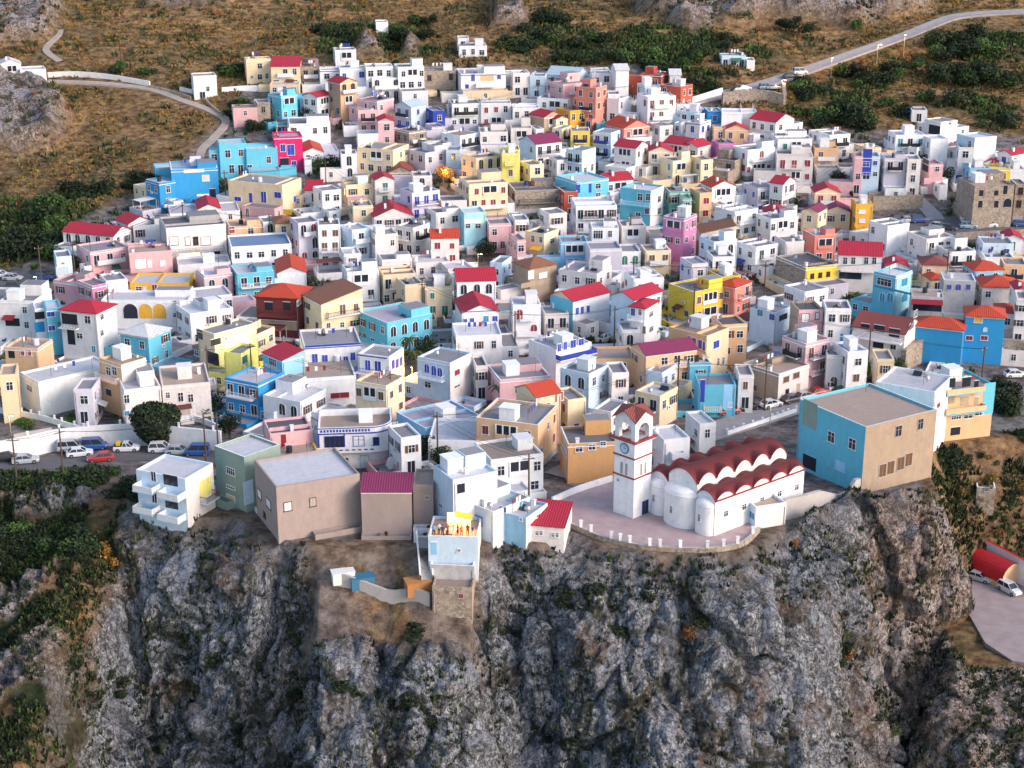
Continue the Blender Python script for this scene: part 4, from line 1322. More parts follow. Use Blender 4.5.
61 96 116 313 3.1 w Hc bare #white_villa_with_crimson_hipped_roof
+ v 70 319 15 10
+ B 70 325 17 5 iron 1.0 bars
+ w 88 320 5 7
+ w 102 317 3 5
+ v 72 337 7 15
+ w 80 336 5 5
+ w 102 333 3 5
+ d 94 349 4 6 teal
0 1 9 312 1.6 o f y
6 37 53 349 2.4 p t bare #peach_house_with_satellite_dish_on_the_terrace
+ w 23 353 3 5 red
+ w 30 353 3 5 red
+ v 12 354 6 8
0 16 19 374 2.7 c t bare
+ w 10 386 6 8
19 38 101 382 2 w w La=7 Lb=14 al=66 bare
+ w 30 388 5 6
74 92 101 389 2 l f
100 121 146 365 3 pW t bare #peach_house_with_red_parapet_and_a_long_side
+ w 109 371 4 8
+ w 115 371 4 8
+ B 110 378 20 4 white 1.0 bars
+ v 109 392 5 7
120 124 160 390 2.1 W l La=9 bare
+ w 127 399 5 8
+ w 127 413 5 5 teal
160 162 236 386 1.9 W t bare Lb=8
+ w 181 397 5 9
+ w 191 398 5 8
+ w 168 395 4 6
121 148 171 337 1.9 t Hw #turquoise_house_with_a_white_hipped_roof
176 190 233 314 1.8 w w
189 214 257 334 2.7 c f bare La=5 #cream_house_with_flat_roof_terraces
+ v 200 334 6 10
+ w 197 353 4 5
+ v 216 342 10 6
+ v 213 358 12 13
+ w 226 341 3 6
231 256 275 335 1.9 c k
224 241 258 354 2.2 Y f bare #lemon_yellow_house_lit_by_a_lamp
+ w 245 359 5 8 green
263 282 304 360 2.6 tb Sc bare #turquoise_house_with_a_curved_crimson_roof
+ w 273 362 7 7
+ P 273 368 16 3 white
+ w 272 380 7 5
303 321 363 304 2.7 c Sn b
303 304 361 346 2.5 w f R bare #long_white_house_with_blue_shutters
+ P 333 345 56 2 blue
+ w 315 358 6 9 R
+ w 325 359 6 9 R
+ d 339 362 5 12 R
+ d 346 362 5 12 R
+ w 353 356 5 8 R
358 389 404 357 2.5 w f R bare
+ P 372 357 30 2 blue
+ d 368 365 5 10 R
+ d 378 366 6 10 R
+ w 393 364 3 9 R
+ w 397 363 3 9 R
+ w 401 361 3 9 R
+ B 372 371 30 4 blue 1.0 bars
283 287 356 380 1.7 w t bare #low_white_house_with_long_dark_shop_windows
+ w 295 389 21 5 red
+ w 318 392 15 5 red
+ w 340 395 19 6 red
355 386 405 386 2.4 c t b #cream_house_below_the_white_one_with_blue_shutters
225 258 284 384 2 B w #azure_house_behind_the_white_flowering_bush
263 300 327 402 1.5 w w
264 270 313 434 1.9 k k bare nocor #pinkish_white_wall_house_with_dark_sunken_roof
+ v 284 441 5 13 red
275 280 319 457 1.2 o t R
388 401 421 438 2 w f
215 244 281 457 2.7 q w cap bare empty down=6 nocor #tall_grey_green_block_on_the_cliff_edge
+ w 231 471 8 7
+ w 231 487 8 3
+ w 231 498 8 5 p
+ P 249 492 10 24 i
255 276 361 487 3.1 z w down=6 bare empty nocor #bare_brown_block_on_the_cliff_edge
+ w 288 506 7 9 white
+ w 313 502 6 8 conc
+ w 260 494 3 8 white
+ w 269 503 4 9 white
+ w 265 515 2 5
361 411 412 491 2 z Sd NL NR down=3 bare Lb=4.5 #windowless_brown_house_with_a_plum_roof
413 433 434 485 2.2 z t down=3 bare nocor N
+ w 427 497 3 3
137 185 214 479 3.0 iW w bare empty down=4 nocor #white_apartment_block_with_stacked_balconies
+ B 151 484 19 8 white 2.0 solid
+ B 176 491 20 8 white 2.0 solid
+ B 151 505 19 8 white 2.0 solid
+ B 176 513 20 8 white 2.0 solid
+ d 154 476 4 10
+ v 171 480 14 11
+ d 155 498 4 9
+ v 172 503 13 11
+ v 206 487 12 17 Y
+ B 206 497 13 5 brown 1.3 posts
+ P 201 515 20 12 W
433 453 498 480 2.9 iw w bare down=3 nocor #white_terraced_block_above_the_cliff
+ v 461 488 8 10
+ w 441 505 3 4
455 493 531 512 1.8 iw w bare down=4 nocor
+ v 462 503 6 8
+ w 478 520 8 8 b blue
428 478 482 537 2.6 iW t bare empty nocor down=14 #pale_blue_party_terrace_block_on_the_cliff
+ v 434 548 6 13 b
+ w 459 550 2 3
430 474 479 566 1.4 g l bare nocor down=14 N
432 472 477 588 2 sn t bare nocor down=12 #lowest_stone_room_under_the_party_terrace
+ w 461 596 4 4 red
474 491 544 460 2 w t
494 526 548 518 1.7 bw w bare down=4 nocor #pale_blue_walled_box_beside_the_small_crimson_roof
+ w 503 509 6 6 R
+ w 521 519 3 3
+ w 538 515 4 3
528 564 572 527 2.2 W Sc bare down=5 La=5.8 #small_grey_house_with_crimson_roof_on_the_cliff_edge
+ w 537 533 3 4
+ w 541 533 3 4
+ w 553 535 3 4
+ w 557 535 3 4
+ w 538 545 6 4
475 538 558 425 2.3 p f r
428 479 483 441 1.2 w w bare N Lb=10
396 425 482 428 1.2 b l bare NL NR
516 536 561 397 2.8 c Xr ax=y r #cream_gabled_house_with_bright_red_roof
+ w 548 407 3 10
+ w 556 398 2 8 red
+ w 562 396 2 8 red
553 568 586 400 2.3 c f r
560 568 618 444 2 O k bare #orange_house_with_a_sunken_purple_roof
+ w 564 450 5 5
+ w 579 449 7 5
+ w 592 447 6 5
+ w 603 444 5 5
593 611 627 412 2.1 w f
635 660 678 396 1.7 c w
528 556 592 350 2.3 w l R bare #white_house_with_bright_blue_balcony
+ w 559 348 4 7 R
+ w 565 346 4 7 R
+ w 573 344 5 7 R
+ w 581 342 5 6 R
+ B 574 353 37 5 blue 1.4 solid
560 589 608 374 2.6 i f ar
605 612 629 373 2.5 W f
590 594 635 359 1.6 p t
629 646 684 355 2.3 p Gd bare ax=y Lb=10 La=6 #peach_house_with_long_plum_roof
646 662 677 373 1.6 i f
668 707 729 336 2.9 pc t bare #apricot_house_with_blue_shutters
+ w 689 340 3 9 blue
+ w 694 342 4 9 blue
+ w 700 344 4 9 blue
+ w 704 346 3 9 blue
+ w 716 344 6 8 blue
+ w 718 362 2 7
+ w 723 361 2 7
+ B 697 352 26 5 c 1.1 posts
711 722 747 325 2.5 p k
750 775 791 313 2.1 i f R bare #small_pale_blue_house_with_teal_windows
+ w 760 313 5 6 teal
+ w 772 317 5 6 blue
+ v 783 317 8 6
790 799 823 310 2.9 nk k bare #brown_pink_three_storey_house
+ w 805 318 7 8 white
+ v 805 332 10 9 red
+ w 817 316 3 6 white
822 826 851 308 3.1 w f
826 843 851 334 1.5 B w
782 806 830 344 2.7 k f b ba
824 827 844 355 2.1 W f b ar #off_white_house_with_arched_windows_on_the_street
742 779 809 374 1.7 nW t bare #cream_block_facing_the_street
+ w 786 379 5 6 brown
+ w 796 375 6 6 brown
+ v 787 392 4 5
+ v 798 388 4 9 n
+ w 755 388 4 5 red
683 690 711 363 1.6 t w
694 699 736 385 1.8 t f bare #turquoise_house_with_open_balcony_on_the_street
+ v 702 391 5 22 R
+ P 727 397 9 26 b
+ B 712 407 17 6 c 1.2 posts
+ w 730 405 3 4
734 739 754 375 2.1 W f b ba
649 664 690 440 2.1 w w bare #plain_white_house_behind_the_bell_tower
685 700 716 424 1.5 w w bare
417 450 472 363 2.5 iW f bare #white_house_with_blue_arched_shutters_and_curved_balcony
+ a 427 368 5 9 R
+ a 434 371 5 11 R
+ a 440 372 5 9 R
+ B 433 376 24 5 white 1.1 posts
+ w 457 372 5 6 red
+ w 428 385 6 5
+ w 457 386 5 2
471 476 488 366 1.9 W k
487 500 551 380 1.7 k f
357 387 433 323 1.9 t l ar #turquoise_house_with_a_domed_corner
455 462 513 313 2.2 w Gc bare Lb=7 #white_house_with_long_crimson_roof_and_blue_trim
+ P 486 311 50 1 teal
+ w 465 322 4 6 blue
+ w 472 321 4 6 blue
+ w 486 319 5 6 teal
+ w 495 319 5 6 blue
452 456 502 336 1.7 w w
510 513 541 305 2.5 w w ar r
540 545 569 314 1.3 W f
617 622 640 330 1.7 w f
832 848 868 352 2.5 w b b
853 905 920 334 2.3 W Gb bare Lb=9 b #white_house_with_rust_red_roof_and_long_balcony
+ v 865 327 8 6
+ v 879 329 10 7
+ v 894 333 10 8
+ B 878 337 48 5 white 1.3 bars
+ w 893 346 5 7
+ v 878 344 10 8
+ w 911 326 4 6
+ w 915 314 3 6
911 912 943 296 2.6 g t bare
+ v 927 307 28 8
+ A 927 300 30 5 rfc
+ w 925 327 5 5
934 963 966 330 2.2 B Hr N Lb=6 La=9
964 966 994 315 2.9 B Hr bare Lb=7 #vivid_blue_house_with_orange_red_roof
+ w 978 320 8 5 o white
+ w 969 338 6 4 red white
+ w 984 338 6 4 red white
+ a 985 330 3 4 white
931 934 966 334 1.3 B t bare
+ v 945 333 6 9
+ v 957 338 7 7 k
994 998 1016 312 1.6 W Hr
1014 1017 1028 298 2.9 W f
871 877 894 359 1.9 c f
876 935 951 392 3.4 w w bare nocor down=4
+ w 938 405 3 5 red
796 866 936 427 3.4 tn t bare nocor down=5 #huge_azure_and_tan_block_beside_the_church
+ v 809 414 15 27 q b
+ w 831 437 7 10 glass white
+ w 852 444 7 10 glass white
+ w 840 466 10 9 b b
+ w 898 431 6 10 glass conc
+ w 920 424 5 10 glass conc
+ w 882 470 7 13 brown conc
+ w 890 467 7 13 brown conc
+ w 900 463 7 13 brown conc
+ w 908 459 7 13 brown conc
+ v 809 462 14 14 glass b
912 941 993 391 2.8 tp t bare down=3 nocor #orange_and_turquoise_apartment_block
+ P 987 398 11 32 t
+ v 951 383 7 9
+ v 966 382 8 9
+ v 976 384 4 7
+ B 962 389 36 5 p 1.3 solid
+ v 951 399 6 9 n
+ v 964 401 8 9 n
+ v 976 401 4 8 n
+ B 962 408 38 5 p 1.3 solid
+ w 956 417 9 4
+ w 968 416 8 4
+ w 979 413 8 4
+ v 955 431 9 8
735 756 786 507 1.0 iW t bare #low_blue_annex_below_the_church_wall
+ d 752 515 5 7 teal
333 335 356 50 1.4 w f
457 459 487 46 1.1 w f bare
457 458 469 38 1 w f
375 376 388 22 .8 w f N
719 722 746 56 1.1 i f
745 747 755 60 1 w f N
973 977 995 487 .9 s k bare empty #tiny_roofless_stone_hut_on_the_slope
+ w 986 489 2 4
+ w 991 487 2 4
'''
_cur = None; _specs = []
for ln in CAT.strip().split('\n'):
    if ln.startswith('+'): _specs[-1][1].append(ln[1:].strip())
    else: _specs.append((ln, []))
for i, (a, b) in enumerate(_specs): house(a, b, i)
print('houses', len(HOUSES), 'objects', len(COL.objects))
TREE_AT = []
# trees with trunk and crown
def tree(name, u, v, r, rz, tone, label, cat='tree', th=None, leafn=2200, size=.17, sub=True):
    """v: crown centre height on the photograph"""
    p, _ = hit(u, v, (th or rz * .6) + rz * .6); root = empty(name, Vector(p)); th = th or rz * .6
    TREE_AT.append((p[0], p[1] - r * .3, r))
    rr = random.Random(int(u)); t = MB().cyl((0, 0, -1), (0, 0, th + rz * .4), .09 * r + .08, .05 * r + .04, M['trunk'], 8)
    for k in range(4):
        a = k * 1.57 + rr.random(); t.cyl((0, 0, th * .8), (math.cos(a) * r * .55, math.sin(a) * r * .55, th + rz * .7), .04 * r + .03, .02, M['trunk'], 6)
    t.build('trunk', root)
    mats = {'d': 'dk', 'g': 'gd', 'o': 'od', 'l': 'lg', 'k': 'kd', 'a': 'ay', 'w': 'wd'}[tone]
    link(leaves(int(u + v), r, r, rz, leafn, size, mats, nl=9, cz=th + rz * .55), 'crown', root)
    return tag(root, label, cat)
tree('round_tree', 153, 424, 4.2, 4.1, 'k', 'big round near black tree at the end of the long white retaining wall', th=1.6, leafn=15000, size=.24)
tree('tree', 229, 423, 2.2, 2.2, 'd', 'dark tree below the azure house with blossom bush', leafn=1600)
tree('flowering_tree', 242, 400, 1.9, 1.9, 'w', 'white flowering bushy tree in front of the azure house', leafn=900, size=.22)
tree('tree', 424, 445, 2.6, 2.2, 'd', 'dark tree right of the rounded white house with blue trim', leafn=2000)
tree('tree', 440, 455, 2.0, 1.8, 'd', 'smaller dark tree beside the pole below the sloping blue wall', leafn=1400)
tree('tree', 427, 348, 2.6, 3.0, 'd', 'dark tree beside the lamp lit palm', leafn=2000)
tree('tree', 503, 383, 2.6, 2.0, 'd', 'dark tree above the cream gabled house', leafn=1800)
tree('tree', 684, 352, 2.4, 1.6, 'k', 'very dark tree in front of the apricot house', leafn=1600)
tree('tree', 871, 368, 2.1, 2.0, 'l', 'bright light green tree on the street behind the azure block', leafn=1800)
tree('tree', 897, 366, 1.9, 2.0, 'g', 'mid green tree beside the stone retaining wall end', leafn=1500)
tree('tree', 922, 336, 2.6, 2.3, 'd', 'spreading dark tree left of the vivid blue house', leafn=2200)
tree('tree', 444, 172, 2.6, 2.2, 'a', 'lamp lit orange tree among the upper village houses', leafn=1600)
tree('tree', 484, 248, 3.0, 1.6, 'k', 'dark tree over the lamp lit ruin in the village middle', leafn=1600)
tree('tree', 552, 103, 2.8, 1.6, 'd', 'dark tree left of the pale pink top row house', leafn=1600)
tree('tree', 765, 196, 2.8, 1.9, 'd', 'dark potted tree on the white terrace in the upper right', leafn=1600)
tree('tree', 776, 203, 2.2, 1.6, 'd', 'second dark tree on the white terrace in the upper right', leafn=1200)
tree('tree', 920, 150, 1.7, 1.8, 'd', 'narrow dark tree between the two upper right white houses', leafn=1000)
tree('tree', 832, 215, 3.4, 1.5, 'd', 'dark hedge like tree left of the orange yellow box house', leafn=1800)
tree('tree', 1000, 165, 2.2, 1.2, 'g', 'green tree before the yellow house at the upper right', leafn=1200)
tree('tree', 838, 176, 2.4, 2, 'd', 'dark tree left of the row of tall upper right houses', leafn=1400)
tree('tree', 335, 162, 3.6, 1.8, 'd', 'dark tree on the terrace of the long orange red roof', leafn=1800)
tree('tree', 320, 163, 2.6, 1.6, 'g', 'green tree below the long orange red roof', leafn=1400)
tree('tree', 310, 110, 3.0, 1.6, 'k', 'dark tree in front of the white house with crimson roof at the top', leafn=1400)
tree('tree', 75, 262, 1.6, 2.0, 'd', 'dark tree between the small white garage and the pink house', leafn=1000)
tree('tree', 66, 290, 2.4, 1.8, 'd', 'dark tree behind the flat white house of the left side', leafn=1400)
tree('tree', 140, 346, 1.9, 1.9, 'd', 'dark tree in front of the azure house with white awning', leafn=1300)
tree('tree', 60, 376, 3.2, 1.2, 'd', 'dark spreading vine tree on the big white roof at the left', leafn=2400)
tree('tree', 200, 402, 3.8, 1.1, 'd', 'dark hedge like trees along the terrace right of the round tree', leafn=2400)
tree('tree', 535, 377, 1.5, 1.0, 'd', 'small dark roof garden tree on the white house with blue balcony', leafn=800)
tree('tree', 790, 165, 2.0, 1.5, 'o', 'olive tree in front of the gabled white house below the road wall', leafn=1000)
tree('tree', 663, 135, 2.0, 1.0, 'g', 'small green tree right of the salmon red house', leafn=800)
tree('tree', 590, 196, 1.6, 1.6, 'd', 'dark tree right of the bright turquoise house', leafn=900)
tree('tree', 945, 175, 2.2, 2.4, 'd', 'dark tree right of the pink house at the brown slope foot', leafn=1400)
tree('tree', 305, 420 - 140, 1.5, 1.0, 'd', 'small dark tree in front of the long white hall', leafn=700)
tree('tree', 190, 218 - 20, 2.0, 1.2, 'd', 'dark tree at the foot of the outside stairs of the azure house', leafn=1000)
def palm(u, v, th, label, lit=False):
    p, _ = hit(u, v, th); root = empty('palm_tree', Vector(p)); TREE_AT.append((p[0], p[1] - 1, 2.5)); m = MB()
    m.cyl((0, 0, -1), (.1, 0, th), .22, .16, M['trunk'], 8).build('trunk', root); rr = random.Random(int(u)); f = MB()
    for k in range(18):
        a = k * 2.4; up = rr.uniform(.1, 1.0); L = rr.uniform(1.6, 2.2); pr = None
        for j in range(6):
            t = j / 5; x = t * L; z = th + up * 1.6 * t - 1.7 * t * t; w = .34 * (1 - t) ** .5 * (t + .25)
            c = (math.cos(a) * x, math.sin(a) * x); nn = (-math.sin(a) * w, math.cos(a) * w)
            q = ((c[0] + nn[0], c[1] + nn[1], z - .12), (c[0], c[1], z), (c[0] - nn[0], c[1] - nn[1], z - .12))
            if pr: f.face([pr[0], pr[1], q[1], q[0]], LM['g']); f.face([pr[1], pr[2], q[2], q[1]], LM['o'])
            pr = q
    f.build('crown', root); return tag(root, label, 'palm tree')
palm(409, 338, 4.2, 'palm tree lit orange by the lamp beside the domed turquoise house'); palm(415, 352, 3.4, 'shorter palm tree below the lamp lit one')
palm(500, 385, 4.0, 'small palm beside the dark tree above the cream gabled house')
# ------------------------------------------------------------------ the rounded white house with blue trim
def rounded_house():
    P, t = hit(318, 431, 6.4); s = FPX / px((P[0], P[1], P[2] + 6.4))[2]; psi = math.atan2(P[0], P[1])
    root = empty('house', Vector(P), -(psi + R(2))); W = 74 / s; D = 8.5; r = 3.2; h = 6.4
    def outline(o=0.0):
        c = [(W - r + (r + o) * math.sin(a), r - (r + o) * math.cos(a)) for a in [R(90) * j / 10 for j in range(11)]]
        return [(-o, -o)] + c + [(W + o, D + o), (-o, D + o)]
    def shell(name, o0, o1, z0, z1, mat, parent, capm=None):
        m = MB(); A, B = outline(o0), outline(o1)
        for j in range(len(B)):
            k = (j + 1) % len(B)
            m.face([(*B[j], z0), (*B[k], z0), (*B[k], z1), (*B[j], z1)], mat); m.face([(*A[j], z0), (*A[j], z1), (*A[k], z1), (*A[k], z0)], mat)
            m.face([(*B[j], z1), (*B[k], z1), (*A[k], z1), (*A[j], z1)], capm or mat); m.face([(*B[k], z0), (*B[j], z0), (*A[j], z0), (*A[k], z0)], mat)
        return m.build(name, parent)
    m = MB(); m.prism(outline(), -3, h - .6, WW_, topmat=FM('t')); w = m.build('wall', root)
    shell('parapet', -.22, .02, h - .6, h + .45, WW_, root)
    shell('cornice', .025, .14, h - .62, h - .46, M['blue'], root); shell('cornice', .025, .10, h + .28, h + .40, M['blue'], root)
    c = MB()
    n = 16
    for j in range(n):
        x = .5 + (W - r - .9) * j / (n - 1); c.box(x - .16, x + .16, -.045, -.022, h - .3, h + .1, M['blue'])
    c.build('blue_ornament', root)
    b = shell('balcony', .0, 1.1, 3.0, 3.15, WW_, root); shell('railing', .95, 1.08, 3.15, 3.95, WW_, b)
    c = MB()
    for j in range(9): x = .6 + (W - r - .6) * j / 8; c.box(x - .28, x + .28, -1.10, -1.083, 3.4, 3.6, M['blue'])
    c.build('blue_ornament', b)
    bl = 'blue'
    def op(x, z, k, w_, hh, fr, fi): 
        fm, pm, sm = open_mesh(k, w_, hh, fr, fi, None); o = link(fm, 'window' if k == 'window' else 'door', root, (x, -.003, z)); link(pm, 'pane', o)
    op(1.0 + 1.5, 3.2, 'door', 3.0, 2.2, bl, 'glass'); op(6.2, 3.7, 'window', 1.5, 1.5, bl, 'cloth'); op(8.9, 3.8, 'window', .8, 1.2, bl, 'glass')
    op(1.6, .1, 'door', 1.2, 2.0, 'a', 'cloth'); op(7.0, .1, 'door', 1.3, 2.1, 't', 'cloth'); op(4.0, .6, 'window', 1.0, 1.1, 'white', 'glass')
    MB().box(-.06, .16, -.05, -.004, 3.2, h - .62, M['blue']).box(3.9, 4.1, -.05, -.004, 3.2, h - .62, M['blue']).build('blue_pilaster', root)
    MB().box(W * .55, W * .55 + 2.2, 4.5, 7, h - .6, h + 1.0, WW_).build('stair_head', root)
    HOUSES.append(dict(root=root, x0=318, xm=318, x1=391, y=431, n=2.6, cols='w', roof='f', wc='R', nick='rounded white house with blue trim', s=s, la=0.1, lb=.1, P=P, h=h, al=0, rz=-(psi + R(2)), nm='house', px=(355, 445), box=(0, W, 0, D)))
WW_ = WM('w')
rounded_house()
# ------------------------------------------------------------------ yards, terraces and side rooms that close the gaps round each house
OG = np.zeros((700, 900), bool); OX, OY, OC = -180.0, 190.0, .4
def rect_pts(P, rz, x0, x1, y0, y1, sp=.35):
    a, b = np.meshgrid(np.arange(x0 + .15, x1 - .1, sp), np.arange(y0 + .15, y1 - .1, sp)); a = a.ravel(); b = b.ravel()
    c, s_ = math.cos(rz), math.sin(rz); return P[0] + c * a - s_ * b, P[1] + s_ * a + c * b
def cells(X, Y): return np.clip(((Y - OY) / OC).astype(int), 0, 699), np.clip(((X - OX) / OC).astype(int), 0, 899)
for h in HOUSES:
    bx = h.get('box', (-h['la'], 0, 0, h['lb'])); X, Y = rect_pts(h['P'], h['rz'], *bx, .3); OG[cells(X, Y)] = True
_gx, _gy = np.meshgrid(OX + (np.arange(900) + .5) * OC, OY + (np.arange(700) + .5) * OC)
TOWNM = poly_mask(_gx, _gy, TOWNP, 2.0) > .6
_block = near_road(_gx, _gy) < .4
_block |= edge_s(_gx, _gy) > -1.6
_block |= ~TOWNM
# the church, its terrace and the street front stay open
_cz = np.array([tuple(at_depth(512, 384, 1)[:2])])
def keep_px(pts):
    global _block
    L = [tuple(on_G(u, v)[:2]) for u, v in pts]; _block |= poly_mask(_gx, _gy, L, .3) > .5
keep_px([(545, 500), (615, 470), (655, 462), (800, 425), (900, 450), (940, 500), (800, 540), (700, 570), (560, 540)])
keep_px([(-40, 440), (215, 440), (215, 490), (-40, 490)]); keep_px([(-60, 408), (60, 412), (160, 425), (215, 432), (215, 445), (-60, 445)])
keep_px([(700, 432), (760, 402), (830, 384), (880, 372), (890, 392), (810, 416), (730, 440)]); keep_px([(870, 205), (960, 200), (1100, 205), (1100, 240), (870, 240)]); keep_px([(690, 425), (800, 395), (880, 378), (880, 400), (800, 430), (690, 450)])
keep_px([(940, 395), (1100, 365), (1100, 420), (940, 440)]); keep_px([(-40, 262), (60, 262), (60, 296), (-40, 296)])
OG |= _block
for (tx, ty, tr_) in TREE_AT: OG |= (_gx - tx) ** 2 + (_gy - ty) ** 2 < (tr_ * .75) ** 2
nann = 0
for h in sorted(HOUSES, key=lambda q: q['P'][1]):
    if h['n'] < 1.0 or h.get('box') or 'chapel' == h['nm']: continue
    P, rz, la, lb, root = h['P'], h['rz'], h['la'], h['lb'], h['root']; rr = random.Random(int(P[0] * 31 + P[1] * 17))
    ca, sa = math.cos(rz), math.sin(rz)
    custom = h['s'] > 5.0
    for side in rr.sample(['F', 'L', 'R', 'K', 'F2', 'R2', 'L2'], 7):
        d = side[0]; best = None
        full = la if d in 'FK' else lb
        for (t0, t1) in ((0, 1), (0, .6), (.4, 1), (0, .35), (.65, 1)):
            u0, u1 = full * t0, full * t1
            if u1 - u0 < 1.6: continue
            D = 0
            while D < 6.5:
                D2 = D + .5; g = .06
                bx = {'F': (-la + u0, -la + u1, -D2, -D - .0), 'K': (-la + u0, -la + u1, lb + D, lb + D2), 'R': (D, D2, u0, u1), 'L': (-la - D2, -la - D, u0, u1)}[d]
                X, Y = rect_pts(P, rz, bx[0] + .0, bx[1], bx[2], bx[3], .3)
                if len(X) == 0: X, Y = rect_pts(P, rz, bx[0] - .1, bx[1] + .1, bx[2] - .1, bx[3] + .1, .25)
                if OG[cells(X, Y)].mean() > .04: break
                D = D2
            if D >= 1.4 and (best is None or D * (u1 - u0) > best[0]): best = (D * (u1 - u0), D, u0, u1)
        if not best: continue
        _, D, u0, u1 = best; D = min(D, rr.uniform(3.2, 6.5))
        bx = {'F': (-la + u0, -la + u1, -D, -.02), 'K': (-la + u0, -la + u1, lb + .02, lb + D), 'R': (.02, D, u0, u1), 'L': (-la - D, -la - .02, u0, u1)}[d]
        cs = [(P[0] + ca * a - sa * b, P[1] + sa * a + ca * b) for a in bx[:2] for b in bx[2:]]
        zg = [H1(*c) for c in cs]; z0 = min(zg) - P[2] - .6; zt = max(zg) - P[2]
        kind = rr.random()
        if d == 'F' and (custom or kind < .55): hh = rr.uniform(.5, 1.3); ter = True
        elif kind < .30: hh = rr.uniform(.5, 1.6); ter = True
        else: hh = rr.uniform(2.5, 3.1); ter = False
        if hh + zt > h['h'] - .4: hh = max(.5, h['h'] - .8 - zt)
        def hides(top):
            uv = [px((c[0], c[1], P[2] + top)) for c in cs]; ua, ub = min(q[0] for q in uv), max(q[0] for q in uv); vt = min(q[1] for q in uv); yc = sum(c[1] for c in cs) / 4
            for g in HOUSES:
                if g is h or g['P'][1] + (g['la'] + g['lb']) * .25 < yc: continue
                if min(ub, g['x1']) - max(ua, g['x0']) > 3 and g['y'] + min(24, g['h'] * g['s'] * .45) > vt > g['y'] - 12: return True
            return False
        if not ter and hides(zt + hh): hh = rr.uniform(.4, 1.0); ter = True
        if hides(zt + hh): hh = .15
        X, Y = rect_pts(P, rz, *bx, .3); OG[cells(X, Y)] = True
        z1 = zt + hh; cc = h['cols'][0] if rr.random() < .45 else rr.choice('wwwwWWlck'); mt = WM(cc); fm = FM(rr.choice('ffwwtll')); pw = min(.75, hh * .8) if ter else .3; th = .2
        m = MB(); x0, x1, y0, y1 = bx; O = [(x0, y0), (x1, y0), (x1, y1), (x0, y1)]; I = [(x0 + th, y0 + th), (x1 - th, y0 + th), (x1 - th, y1 - th), (x0 + th, y1 - th)]
        for j in range(4):
            k = (j + 1) % 4; m.face([(*O[j], z0), (*O[k], z0), (*O[k], z1), (*O[j], z1)], mt); m.face([(*O[j], z1), (*O[k], z1), (*I[k], z1), (*I[j], z1)], mt); m.face([(*I[j], z1), (*I[k], z1), (*I[k], z1 - pw), (*I[j], z1 - pw)], mt)
        m.face([(*q, z1 - pw) for q in I], fm)
        o = m.build('terrace' if ter else 'annex', root); nann += 1
        if not ter:
            W_ = (x1 - x0)
            nw = max(1, int(W_ / 2.4))
            for q in range(nw):
                if rr.random() < .85:
                    kd_ = 'door' if rr.random() < .25 else 'window'
                    ob = put_open(o, 'L', x0 + W_ * (q + .5) / nw, z1 - (2.0 if kd_ == 'window' else 2.5), kd_, rr.choice((.8, 1.0, 1.2)), 1.15 if kd_ == 'window' else 2.0, 'white', SHUT[h['wc']] if rr.random() < .5 else 'glass'); ob.location.y = y0 - .002
            if y1 - y0 > 2.4 and rr.random() < .6:
                ob = put_open(o, 'R', (y0 + y1) / 2, z1 - 2.0, 'window', .9, 1.1, 'white', 'glass'); ob.location.x = x1 + .002
        elif rr.random() < .25 and D > 2 and hh > .5 and not hides(z1 + 2.0):
            pg = MB(); px_ = (x0 + x1) / 2; w_ = min(1.8, (x1 - x0) / 2 - .2)
            if rr.random() < .5: pg.face([(px_ - w_, y0 + .3, z1 + 1.9), (px_ + w_, y0 + .3, z1 + 1.9), (px_ + w_, y1 - .2, z1 + 2.1), (px_ - w_, y1 - .2, z1 + 2.1)], M['cloth'] if rr.random() < .5 else RM('b')); pg.face([(px_ - w_, y1 - .2, z1 + 2.06), (px_ + w_, y1 - .2, z1 + 2.06), (px_ + w_, y0 + .3, z1 + 1.86), (px_ - w_, y0 + .3, z1 + 1.86)], M['cloth'])
            for a in (-w_ + .1, w_ - .1):
                for b in (y0 + .35, y1 - .3): pg.box(px_ + a - .05, px_ + a + .05, b - .05, b + .05, z1 - pw, z1 + 1.88, M['white'])
            pg.build('canopy', root)
        if ter and rr.random() < .5:
            for q in range(rr.randint(1, 3)):
                a, b = rr.uniform(x0 + .5, x1 - .5), y0 + .5
                pt = MB().cyl((a, b, z1 - pw), (a, b, z1 - pw + .5), .16, .22, M['red'], 8).build('plant_pot', root); link(bush_small(rr.randrange(3)), 'plant', pt, (a, b, z1 - pw + .4)).scale = (.55, .55, .7)
print('annexes', nann, 'free left', float((~OG & TOWNM).mean() / TOWNM.mean()))
